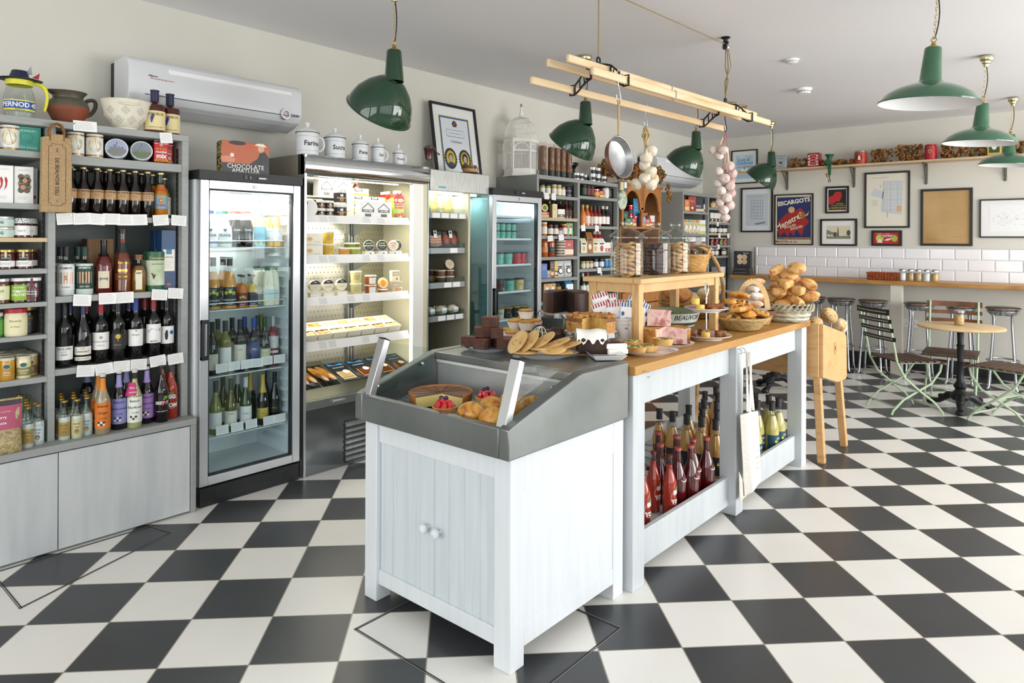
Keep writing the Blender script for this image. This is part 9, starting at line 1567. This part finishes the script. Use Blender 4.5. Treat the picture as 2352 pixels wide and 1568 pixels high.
for i,x in enumerate(SX):put(kit('stool',stool),'bar_stool','aluminium bar stool with dark round seat, '+SN[i],'stool',(x*1.0125,8.22,.001),.1*sin(3*i),'aluminium bar stools').scale=(.9,.9,1.05)
hs=thing('wall_shelf','long pale wooden shelf with iron brackets high on the back wall','shelf',(-1.0,8.68,2.325));MB().box(-2.13,2.0,-.12,.098,-.022,0,wood('#d8c0a0','#c2a680',(.3,2,1))).build('board',hs,bevel=.003)
for x in(-2.02,-1.245,-.505,.21):
 b=MB();I_=mt('#6b6a64',.5,.4);b.box(x-.012,x+.012,.085,.098,-.235,-.022,I_);b.box(x-.012,x+.012,-.09,.09,-.03,-.022,I_);b.tube(bez((x,.09,-.21),(x,.05,-.16),(x,.0,-.1),(x,-.085,-.034),10),.007,I_,6);b.tube(bez((x,.085,-.04),(x,.04,-.05),(x,.035,-.1),(x,.07,-.13),8),.005,I_,6);b.blob((x,.09,-.24),(.014,.01,.016),I_,8);b.build('iron_bracket',hs)
SZ=2.3255
def htin(c,lid,w,h,art=None,rd=False):
 def f_(K):
  b=MB()
  if rd:b.lathe([(0,0),(w/2,0),(w/2,h*.86),(w*.44,h*.88),(0,h*.88)],mt(c,.3),26);K.part('tin',b);l=MB();l.lathe([(0,h*.88),(w*.46,h*.88),(w*.46,h),(0,h)],mt(lid,.3,.4),26);K.part('lid',l)
  else:b.box(-w*.4,w*.4,-w/2,w/2,0,h,mt(c,.3,.3 if c=='#a9b0b3' else 0));K.part('tin',b,bevel=.005);l=MB();l.box(-w*.37,w*.37,-w*.47,w*.47,h,h+.008,mt(lid,.3,.4));K.part('lid',l,bevel=.003)
  a=MB();f=cyl(w/2+.001)if rd else plx(w*.4+.001);art(a,f);K.part('print',a)
 return f_
def art_e(a,f):a.disc((0,.075),.018,f,mt('#2c3a6a',.5),12,.014);a.text('WOOD',.014,lambda u,v:f(u,.125+v),mt('#3a4a5a',.5));a.rect(-.03,.03,.03,.036,f,mt('#4a8ab0',.5))
def art_l(a,f):W_=mt('#ece4dc',.5);a.disc((0,.08),.04,f,W_,24);a.disc((0,.08),.036,lambda u,v:(f(u,v)[0]+.0006,)+f(u,v)[1:],mt('#b3202a',.4),24);g=lambda u,v:(f(u,v)[0]+.0012,)+f(u,v)[1:];a.text('LAZZARONI',.014,lambda u,v:g(u,.142+v),W_,.01);a.text('AMARETTI',.015,lambda u,v:g(u,.08+v),W_,.02);a.text('SARONNO',.016,lambda u,v:g(u,.02+v),W_,.02);[a.disc((s*.047,z),.012,f,W_,8)for s in(-1,1)for z in(.03,.06,.1,.13)]
def art_k(a,f):a.disc((0,.07),.033,f,mt('#1c1c1e',.5),20,.038);a.poly([(-.012,.045),(.014,.045),(.01,.085),(0,.1),(-.012,.08)],cyl(.0675),mt('#ece4cc',.5))
def art_c(a,f):a.disc((0,.09),.018,f,mt('#c9a24a',.4,.4),12,.022);a.disc((0,.09),.01,cyl(.0585),mt('#2c4a8a',.5),10);a.text('AMARETTI',.012,lambda u,v:f(u,.135+v),mt('#d8b85a',.5))
def art_y(a,f):a.rect(-.045,.045,.03,.15,f,mt('#2f4a2c',.5));a.disc((0,.09),.022,lambda u,v:(f(u,v)[0]+.0006,)+f(u,v)[1:],mt('#e6e2d4',.5),12,.03)
for px,key,fn,nm,lb in((1797,'ht_e',htin('#a9b0b3','#b9bec0',.13,.16,art_e),'tea_tin','square silver tin at the left end of the hop shelf'),(1871,'ht_l',htin('#b3202a','#b9a07a',.135,.162,art_l),'biscuit_tin','square red and white biscuit tin on the hop shelf'),(1977,'ht_k',htin('#b33a24','#8f8a70',.13,.15,art_k,True),'coffee_tin','round orange red tin with a black oval on the hop shelf'),(2138,'ht_c',htin('#b3202a','#a8202a',.115,.165,art_c,True),'round_tin','round red tin with a crest among the dried hops'),(2285,'ht_y',htin('#c9b04a','#b9a050',.12,.17,art_y),'square_tin','yellow and green tin behind the dome lamps')):put(kit(key,fn),nm,lb,'tin',(xy(px,8.65,370),8.645,SZ),radians(-90),'tins on the hop shelf')
def mincer(K):
 G_=mt('#23593a',.35);b=MB();b.lathe([(.052,.135),(.05,.145),(.03,.11),(.022,.08),(.022,.06),(0,.06)],G_,20);b.T=Matrix.Translation((-.0,0,.055))@Matrix.Rotation(radians(90),4,'Y');b.lathe([(0,-.04),(.026,-.04),(.026,.05),(.034,.052),(.034,.066),(0,.066)],G_,18);b.T=None;b.prism([(-.02,.04),(.02,.04),(.014,-.10),(-.014,-.10)],-.008,.008,G_,'x');b.v=[(x+.0,y,z)for x,y,z in b.v];K.part('body',b);h=MB();h.tube([(-.04,0,.055),(-.055,0,.05),(-.06,-.03,-.05)],.006,G_,6);h.lathe_at((-.06,-.045,-.09),Matrix.Rotation(.4,3,'X'),[(0,-.03),(.013,-.028),(.01,0),(.013,.02),(0,.024)],mt('#b5824a',.5));K.part('crank',h);s=MB();s.tube([(0,0,-.10),(0,0,-.15)],.005,IRON,6);s.tube(ring((0,0,-.165),.013,12,'x'),.004,IRON,6,closed=True);K.part('clamp_screw',s)
put(kit('mincer',mincer),'meat_mincer','green hand mincer clamped to the edge of the hop shelf','mincer',(xy(1905,8.54,370),8.542,SZ-.016),radians(-90))
for x0,x1,n,h,sd in((-2.95,-2.72,46,.10,1),(-2.58,-2.49,22,.05,11),(-2.44,-2.22,55,.05,2),(-2.03,-1.83,95,.14,3),(-1.78,-1.53,130,.16,4),(-1.36,-.95,170,.14,6),(-.8,-.3,120,.11,7),(-.3,.6,160,.1,9)):
 b=MB();hops(b,[(x0,8.665,SZ+.015),((x0+x1)/2,8.67,SZ+.02),(x1,8.665,SZ+.015)],n,(.02,.05,h),sd,(.014,.023));tag(b.build('dried_hops'),None,'dried hops','dried hops along the shelf','stuff')['label']={1:'brown dried hops between the silver tin and the red tin',11:'small tuft of dried hops left of the mincer',2:'low dried hops right of the mincer',3:'dried hops right of the round orange tin',4:'long heap of dried hops over the framed map',6:'dried hops right of the crested red tin',7:'dried hops behind the far dome lamp',9:'dried hops at the far right of the shelf'}[sd]
def pic(key,label,box_,fw,mc,art,nm='framed_picture'):
 l,t,r,bo=box_;p,q=at(l,t,'y',WY-.01),at(r,bo,'y',WY-.01);w,h=q.x-p.x,p.z-q.z
 put(kit(key,lambda K:frame_kit(K,w,h,fw,mc,art,.022)),nm,label,'picture',((p.x+q.x)/2,WY-.0005,q.z),radians(-90),'framed pictures on the back wall')
PW,PC,PB_=mt('#e9e9e9',.6),mt('#e2decf',.6),mt('#dfe3e6',.6)
def L_(f,k):return lambda u,v:f(u,v,k)
def a_cele(a,f,w,h):
 a.rect(-w*.36,w*.36,-h*.38,h*.38,f,mt('#b3d3e6',.6));g=L_(f,2);a.text('Love &',w*.17,lambda u,v:g(u-w*.05,h*.22+v),mt('#2f6fae',.5),.0,shear=.3);a.text('Celebrate',w*.17,lambda u,v:g(u,h*.12+v),mt('#2f6fae',.5),.0,shear=.3);a.text('our 1st Birthday',w*.085,lambda u,v:g(u,h*.0+v),mt('#b83a34',.5),.01)
 a.poly([(-w*.3,-h*.2),(w*.3,-h*.2),(w*.2,-h*.1),(-w*.2,-h*.1)],g,mt('#d9a24a',.5));a.disc((0,-h*.1),w*.17,L_(f,3),mt('#e9eef0',.5),16,h*.05);a.rect(-w*.015,w*.015,-h*.1,-h*.02,L_(f,4),mt('#4a6a8a',.5));lines(L_(f,2),w*.3,-h*.36,-h*.22,5,GREY_P,4,.003)(a);a.rect(-w*.22,w*.02,h*.3,h*.35,g,PC);a.disc((w*.22,h*.3),w*.03,g,mt('#d9b83a',.5),8)
def a_plan(a,f,w,h):
 a.rect(-w*.38,w*.38,-h*.38,h*.38,f,mt('#c6cdd6',.6));g=L_(f,2);D=mt('#7d8794',.7)
 for i in range(7):a.rect(-w*.2,w*.22,-h*.22+i*h*.075,-h*.22+i*h*.075+.003,g,D)
 for i in range(6):a.rect(-w*.2+i*w*.08,-w*.2+i*w*.08+.003,-h*.24,h*.25,g,D)
 for r_ in(.05,.09):[a.disc((r_*cos(q),r_*sin(q)),.003,g,D,5)for q in[2*pi*k/18 for k in range(18)]]
 lines(g,w*.3,h*.28,h*.35,2,D,2,.004)(a);a.poly([(-w*.1,-h*.33),(w*.3,-h*.28),(w*.3,-h*.32),(0,-h*.36)],g,D)
def a_esc(a,f,w,h):
 a.rect(-w*.46,w*.46,-h*.41,h*.46,f,mt('#222f62',.5));g=L_(f,2);R_=mt('#a02a28',.5)
 a.poly([(-w*.44,-h*.25),(-w*.42,-h*.05),(-w*.2,h*.13),(w*.05,h*.17),(w*.18,h*.24),(w*.3,h*.15),(w*.36,0),(w*.42,-h*.05),(w*.27,-h*.18),(w*.22,-h*.34),(w*.08,-h*.2),(0,-h*.33),(-w*.1,-h*.26),(-w*.16,-h*.36),(-w*.26,-h*.26),(-w*.36,-h*.34)],g,R_)
 def tilt(an,u0,v0):return lambda u,v:L_(f,4)(u0+u*cos(an)-v*sin(an),v0+u*sin(an)+v*cos(an))
 a.text('ESCARGOTS',w*.16,tilt(.13,0,h*.36),mt('#ece6d6',.5),.04);a.text('Menetrel',w*.22,tilt(.5,-w*.15,-h*.05),mt('#ece0c8',.5),.02,shear=.2);a.text('EXQUIS!',w*.09,tilt(.25,-w*.1,-h*.14),mt('#ece0c8',.5),.02);a.text('EXQUIS!',w*.09,tilt(.25,w*.08,-h*.17),mt('#ece0c8',.5),.02)
 a.text('AUX PARCS DE BOURGOGNE',w*.066,lambda u,v:g(u,-h*.385+v),mt('#d9a23a',.5),.02);a.text('MENETREL & Cie',w*.08,lambda u,v:g(u-w*.2,-h*.455+v),mt('#7a2424',.5),.02);lines(lambda u,v:g(u+w*.24,v),w*.2,-h*.48,-h*.43,2,GREY_P,3,.004)(a)
 a.disc((w*.2,h*.08),w*.09,L_(f,3),mt('#b5843c',.5),20);a.disc((w*.2,h*.08),w*.055,L_(f,4),mt('#5a3a1c',.5),18);a.disc((w*.2,h*.08),w*.035,L_(f,5),mt('#c9984a',.5),14);a.poly([(w*.05,h*.02),(w*.38,h*.08),(w*.42,h*.17),(w*.37,h*.12),(w*.28,h*.06)],L_(f,3),mt('#d8c090',.5));a.disc((-w*.06,h*.2),w*.09,L_(f,3),mt('#d8a982',.5),16)
def a_red(a,f,w,h):
 a.rect(-w*.45,w*.45,-h*.45,h*.45,f,mt('#1b1b1f',.5));g=L_(f,2);a.poly([(-w*.43,-h*.2),(-w*.43,h*.12),(-w*.2,h*.2),(-w*.1,h*.34),(w*.2,h*.34),(w*.24,h*.16),(w*.12,-.02),(-w*.05,-h*.06),(-w*.2,-h*.18)],g,mt('#b8262c',.5));Y_=mt('#d8c23a',.5);a.text('LA VACHE QUI RIT',w*.105,lambda u,v:g(u,-h*.35+v),Y_,.02);a.text('EN POIDS ET QUALITE',w*.07,lambda u,v:g(u+w*.05,-h*.25+v),Y_,.01);a.text('SUPERIEURE',w*.07,lambda u,v:g(u+w*.12,-h*.17+v),Y_,.01);a.rect(-w*.43,w*.43,-h*.43,-h*.41,g,mt('#b8262c',.5))
def a_church(a,f,w,h):
 a.rect(-w*.36,w*.36,-h*.29,h*.29,f,mt('#d6cfb4',.6));g=L_(f,2);D,M_=mt('#4f554c',.7),mt('#7d8272',.7);a.poly([(-w*.36,h*.12),(-w*.2,h*.02),(-w*.12,0),(-w*.05,-h*.02),(-w*.05,-h*.26),(-w*.36,-h*.26)],g,M_);a.poly([(-w*.04,-h*.2),(-w*.03,h*.1),(-w*.015,h*.27),(0,h*.1),(w*.015,-h*.2)],g,D);a.disc((w*.3,-h*.02),w*.06,g,D,12,h*.12);a.disc((-w*.1,-h*.08),w*.05,L_(f,3),D,10,h*.1);a.poly([(-w*.36,-h*.27),(w*.36,-h*.27),(w*.36,-h*.14),(w*.1,-h*.16),(-w*.36,-h*.14)],L_(f,3),M_);a.poly([(-w*.35,-h*.08),(-w*.26,-h*.1),(-w*.24,-h*.18),(-w*.33,-h*.16)],L_(f,4),PC);a.poly([(-w*.24,-h*.09),(-w*.17,-h*.11),(-w*.16,-h*.18),(-w*.22,-h*.17)],L_(f,4),PC)
def a_map(a,f,w,h):
 g=L_(f,1);a.poly([(-w*.08,h*.36),(w*.38,h*.35),(w*.35,-h*.28),(-w*.14,-h*.23)],g,mt('#c3cbd2',.6));a.poly([(-w*.4,h*.1),(-w*.3,h*.22),(-w*.08,h*.16),(-w*.1,h*.02)],g,mt('#c6cdd3',.6));t=L_(f,2)
 for i in range(9):a.rect(-w*.08+i*w*.055,-w*.08+i*w*.055+.003,-h*.22,h*.33,t,mt('#dfe2e0',.6)if i%3 else mt('#c9b88a',.6))
 for i in range(11):a.rect(-w*.1,w*.35,-h*.2+i*h*.05,-h*.2+i*h*.05+.003,t,mt('#dfe2e0',.6)if i%4 else mt('#c9b88a',.6))
 a.rect(w*.24,w*.34,-h*.22,-h*.12,L_(f,3),mt('#d8a878',.6));lines(lambda u,v:t(u-w*.28,v),w*.08,-h*.12,h*.0,6,GREY_P,5,.003)(a);lines(lambda u,v:t(u-w*.15,v),w*.2,h*.4,h*.44,1,GREY_P,6,.005)(a)
 a.poly([(-w*.16,h*.26),(-w*.15,h*.3),(-w*.14,h*.26),(-w*.15,h*.22)],t,GREY_P);a.poly([(0,-h*.23),(w*.03,-h*.23),(w*.03,-h*.33),(0,-h*.33)],t,mt('#b3bdc6',.6))
def a_salm(a,f,w,h):
 a.rect(-w*.48,w*.48,-h*.46,h*.46,f,mt('#b8262a',.45));g=L_(f,2);Gn=mt('#a8b54a',.5);a.disc((-w*.27,-h*.02),w*.15,g,mt('#b9c46a',.5),20,h*.34);a.disc((w*.3,-h*.02),w*.12,g,Gn,18,h*.28);a.text('SALMON',w*.12,lambda u,v:g(u+w*.02,h*.2+v),PW,.03);a.poly([(-w*.1,-h*.2),(0,-h*.05),(w*.12,-h*.02),(w*.18,h*.04),(w*.17,-h*.1),(w*.05,-h*.22)],g,mt('#d9dccb',.5));a.text('SUNRISE',w*.07,lambda u,v:g(u-w*.3,h*.39+v),mt('#e0c04a',.5),.01);a.poly([(-w*.38,-h*.4),(-w*.16,-h*.4),(-w*.22,-h*.1),(-w*.32,-h*.1)],L_(f,3),mt('#e6dfcc',.5));lines(lambda u,v:g(u+w*.03,v),w*.12,h*.32,h*.42,1,PW,3,.004)(a)
def a_brown(a,f,w,h):g=L_(f,1);lines(lambda u,v:g(u-w*.3,v),w*.12,-h*.44,-h*.4,2,mt('#8a7450',.7),3,.004)(a);[a.poly([(-w*.2+.03*i,h*.2-.05*i),(-w*.2+.03*i+.1,h*.22-.05*i),(-w*.2+.03*i+.1,h*.225-.05*i),(-w*.2+.03*i,h*.205-.05*i)],g,mt('#b5955f',.7))for i in range(7)];lines(lambda u,v:g(u+w*.25,v),w*.12,-h*.38,-h*.36,1,mt('#8a7450',.7),5,.003)(a)
def a_draw(a,f,w,h):
 a.rect(-w*.36,w*.36,-h*.36,h*.36,f,mt('#eceef0',.6));g=L_(f,2);r=random.Random(5);D=mt('#8c9094',.7)
 for i in range(70):u,v=r.uniform(-.32,.3)*w,r.gauss(-.02,.1)*h;l=r.uniform(.006,.03);s_=r.uniform(-.01,.01);a.poly([(u,v),(u+l,v+s_),(u+l,v+s_+.0016),(u,v+.0016)],g,D)
pic('pcele','framed light blue birthday poster, top left of the back wall',(1680,347,1740,420),.014,PW,a_cele);pic('pplan','framed grey garden plan print, left of the snail poster',(1702,432,1775,533),.02,PB_,a_plan);pic('pesc','framed navy poster with red leaf and large ESCARGOTS lettering',(1779,447,1868,563),.014,mt('#d6cdb2',.6),a_esc,'framed_poster');pic('pred','small framed red and black poster with yellow lettering',(1896,429,1950,489),.022,PW,a_red,'framed_poster')
pic('pchu','framed old street photograph with a church spire',(1884,503,1969,565),.022,PW,a_church);pic('pmap','large framed pale street map, top centre of the back wall',(1986,397,2090,523),.02,PC,a_map);pic('psal','small framed red and green salmon tin label',(2002,529,2072,565),.024,mt('#b8262a',.45),a_salm);pic('pbro','framed brown faded old map, right of the street map',(2115,435,2234,565),.024,mn('#c2a272','#a98752',1.6,.7,0),a_brown);pic('pdra','framed white pencil drawing at the right picture edge',(2250,458,2400,546),.014,PW,a_draw)
def blackbox(w,d,h,pic_):
 def f_(K):b=MB();b.box(-d/2,d/2,-w/2,w/2,0,h,mt('#2b2e31',.5));K.part('carton',b,bevel=.002);a=MB();f=plx(d/2+.001);(([a.disc((.055*math.sqrt(2)/2*sx*.75,h*.5+sz*.03),.034,lambda u,v,k=k:(d/2+.001+.0004*k,u,v),mt(('#d8bf9c','#cdb08a','#e0caa8','#d2b794')[k],.6),14)for k,(sx,sz)in enumerate(((-1,-1),(1,-1),(-1,1),(1,1)))],a.text('Nyakers',.022,lambda u,v:f(u+.05,h*.88+v),WHITE))if pic_ else lines(f,w*.4,h*.4,h*.6,1,GREY_P,3,.004)(a));K.part('print',a)
 return f_
bx,by=-3.26,8.52;bx=xy(1705,8.5,610)
put(kit('bb1',blackbox(.22,.16,.045,0)),'gift_box','flat black box at the bottom of the stack on the bar','box',(bx,by,1.0086),radians(-90)+.1,'black boxes on the bar');put(kit('bb2',blackbox(.2,.15,.045,0)),'gift_box','flat black box second in the stack on the bar','box',(bx,by,1.0542),radians(-90)+.1,'black boxes on the bar');put(kit('bb3',blackbox(.21,.07,.205,1)),'gift_box','black box with round biscuits pictured, standing on the stack','box',(bx,by,1.0998),radians(-90)+.1,'black boxes on the bar')
def tray(K):W_=mn('#a8542a','#7a3818',40,.5,.4);b=MB();[b.box(-.32/2,.32/2,y0,y0+.012,0,.075,W_)for y0 in(-.06,.048)];[b.box(x0,x0+.012,-.06,.06,0,.075,W_)for x0 in(-.16,.148)];b.box(-.15,.15,-.05,.05,.003,.01,W_);[b.tube([(x,-.062,z)for x in[-.16+.32*i/12 for i in range(13)]],.0065,W_,5)for z in(.008,.022,.036,.05,.064)];[b.tube([(x,-.066,.0),(x,-.066,.075)],.005,W_,5)for x in[-.15+.03*i for i in range(11)]];K.part('wicker',b);r=MB();r.tube([(-.163,-.063,.077),(.163,-.063,.077),(.163,.063,.077),(-.163,.063,.077)],.008,W_,6,closed=True);K.part('rim',r)
put(kit('tray',tray),'wicker_tray','reddish rectangular wicker tray on the bar','basket',(xy(2029,8.5,620),8.53,1.0095),0)
def sugar(c):
 def f_(K):b=MB();b.lathe([(0,.004),(.036,.004),(.036,.085),(0,.09)],mn(c,c,10,.8),20);K.part('contents',b);g=MB();g.lathe([(0,.001),(.039,0),(.04,.006),(.04,.105),(.036,.112)],glass('#f4f6f6','sugar',1.2),24);K.part('glass',g);l=MB();l.lathe([(.041,.108),(.041,.12),(.034,.128),(.02,.131),(.008,.134),(0,.134)],CHROME,22);K.part('lid',l,label='chrome lid')
 return f_
for i,(px,c,t)in enumerate(((2073,'#f0efec','white sugar'),(2091,'#c9a368','brown sugar'),(2109,'#cda86e','brown sugar'),(2128,'#f0efec','white sugar'),(2147,'#cfa96c','brown sugar'))):put(kit('sug'+c,sugar(c)),'sugar_jar',f'glass jar of {t} with chrome lid, {ORD[i]} from the wicker tray','jar',(xy(px,8.5,620),8.52,1.0086),0,'sugar jars on the bar')
# ================================================================ cafe table and folding chairs
IRN=mt('#1f2123',.4,.3);TT=wood('#d9b98a','#c29c64',(1,.25,1),5,.4,.04,'#e0c496')
def cafetable(K):
 b=MB();b.lathe([(0,.742),(.29,.742),(.305,.747),(.307,.756),(.302,.764),(.292,.768),(0,.768)],TT,48);K.part('table_top',b);c=MB();c.lathe([(0,.742),(.055,.742),(.05,.73),(.025,.705),(.021,.6),(.03,.585),(.024,.57),(.022,.44),(.034,.425),(.025,.41),(.026,.26),(.035,.245),(.05,.215),(.035,.185),(.04,.17),(.062,.15),(.075,.12),(.06,.09),(0,.08)],IRN,20,fn=lambda r,a,z:r*(1+(.08*cos(8*a)if .25<z<.41 or .45<z<.57 else 0)));K.part('column',c)
 for i in range(3):
  a=i*2*pi/3+.5;u=Vector((cos(a),sin(a),0));l=MB();P_=[(.04,.12),(.09,.115),(.14,.075),(.17,.045),(.205,.04),(.235,.03)];l.tube([tuple(u*q+Vector((0,0,z)))for q,z in P_],[.035,.034,.028,.022,.022,.027],IRN,10);l.blob(tuple(u*.235+Vector((0,0,.024))),(.036,.036,.024),IRN,8,.15,i);l.blob(tuple(u*.15+Vector((0,0,.09))),(.026,.026,.024),IRN,8,.2,i+4);K.part('foot',l)
put(kit('ctable',cafetable),'cafe_table','round pale wood cafe table on black cast iron foot','table',(-.94,6.99,.0005),radians(-82)-.5,'cafe tables').scale=(1.06,1.06,.9375)
put(kit('ctable',cafetable),'cafe_table','cafe table mostly hidden behind the counter, only its iron foot showing','table',(-2.42,6.72,.0005),0,'cafe tables')
put(kit('sug#cfa96c',sugar('#cfa96c')),'sugar_jar','glass jar of brown sugar standing on the round cafe table','jar',(-.955,7.03,.7212),0)
SAGE=mt('#a9bfa0',.4);SLAT=mn('#5c4130','#3d2a1e',8,.5,.1,(1,6,1));SLATB=mn('#3a3230','#2a2422',8,.5,.1);SLATR=mn('#7a5034','#5c3822',8,.45,.1,(6,1,1))
def chair(backm):
 def f_(K):
  for i in range(7):x=-.19+i*.062;s=MB();s.box(x,x+.044,-.21,.21,.438-(.012 if i==6 else 0),.452-(.012 if i==6 else 0),SLAT);K.part('seat_slat',s,bevel=.003)
  for sy in(-1,1):
   y=sy*.19;f=MB();f.tube([(-.30,y,.88),(-.245,y,.66),(-.2,y,.44),(-.13,y,.31),(-.0,y,.20),(.12,y,.11),(.19,y,.03),(.2,y,.006)],.0095,SAGE,8);K.part('back_post',f);y2=sy*.172;g=MB();g.tube([(.2,y2,.432),(.185,y2,.36),(.11,y2,.26),(-.0,y2,.2),(-.13,y2,.13),(-.22,y2,.04),(-.235,y2,.006)],.0095,SAGE,8);K.part('leg',g);q=MB();q.tube([(-.2,y2,.432),(.2,y2,.432),(.24,y2,.42)],.007,SAGE,6);K.part('seat_rail',q)
  c=MB();c.tube([(.17,-.19,.055),(.17,.19,.055)],.006,SAGE,6);c.tube([(-.2,-.172,.07),(-.2,.172,.07)],.006,SAGE,6);c.tube([(0,-.19,.2),(0,.19,.2)],.005,SAGE,6);K.part('stretcher',c)
  for i in range(4):
   z=.855-i*.075;x=-.293+i*.0195;s=MB();h=.05 if i==0 else .034;s.grid(lambda u,v:(x-.012-.022*(1-(2*u-1)**2)+.002,-.22+.44*u,z-h/2+h*v),10,1,backm);s.grid(lambda u,v:(x+.0-.022*(1-(2*u-1)**2)+.002,.22-.44*u,z-h/2+h*v),10,1,backm);s.grid(lambda u,v:(x-.012+.012*v-.022*(1-(2*u-1)**2)+.002,-.22+.44*u,z+h/2),10,1,backm);s.grid(lambda u,v:(x-.012+.012*(1-v)-.022*(1-(2*u-1)**2)+.002,-.22+.44*u,z-h/2),10,1,backm);K.part('back_slat',s)
   t=MB();t.tube([(x-.014-.022*(1-(2*u-1)**2)-.0,-.2+.4*u,z)for u in[k/8 for k in range(9)]],.0045,SAGE,5);K.part('back_strap',t)
 return f_
put(kit('chairB',chair(SLATB)),'folding_chair','sage green folding chair with dark slats, left of the cafe table','chair',(-1.29,6.65,.0005),radians(45),'folding cafe chairs')
put(kit('chairR',chair(SLATR)),'folding_chair','folding chair with brown slats behind the cafe table','chair',(-1.05,7.28,.0005),radians(-86),'folding cafe chairs')
put(kit('chairB',chair(SLATB)),'folding_chair','sage green folding chair cut by the right picture edge','chair',(-.585,6.74,.0005),radians(160),'folding cafe chairs')
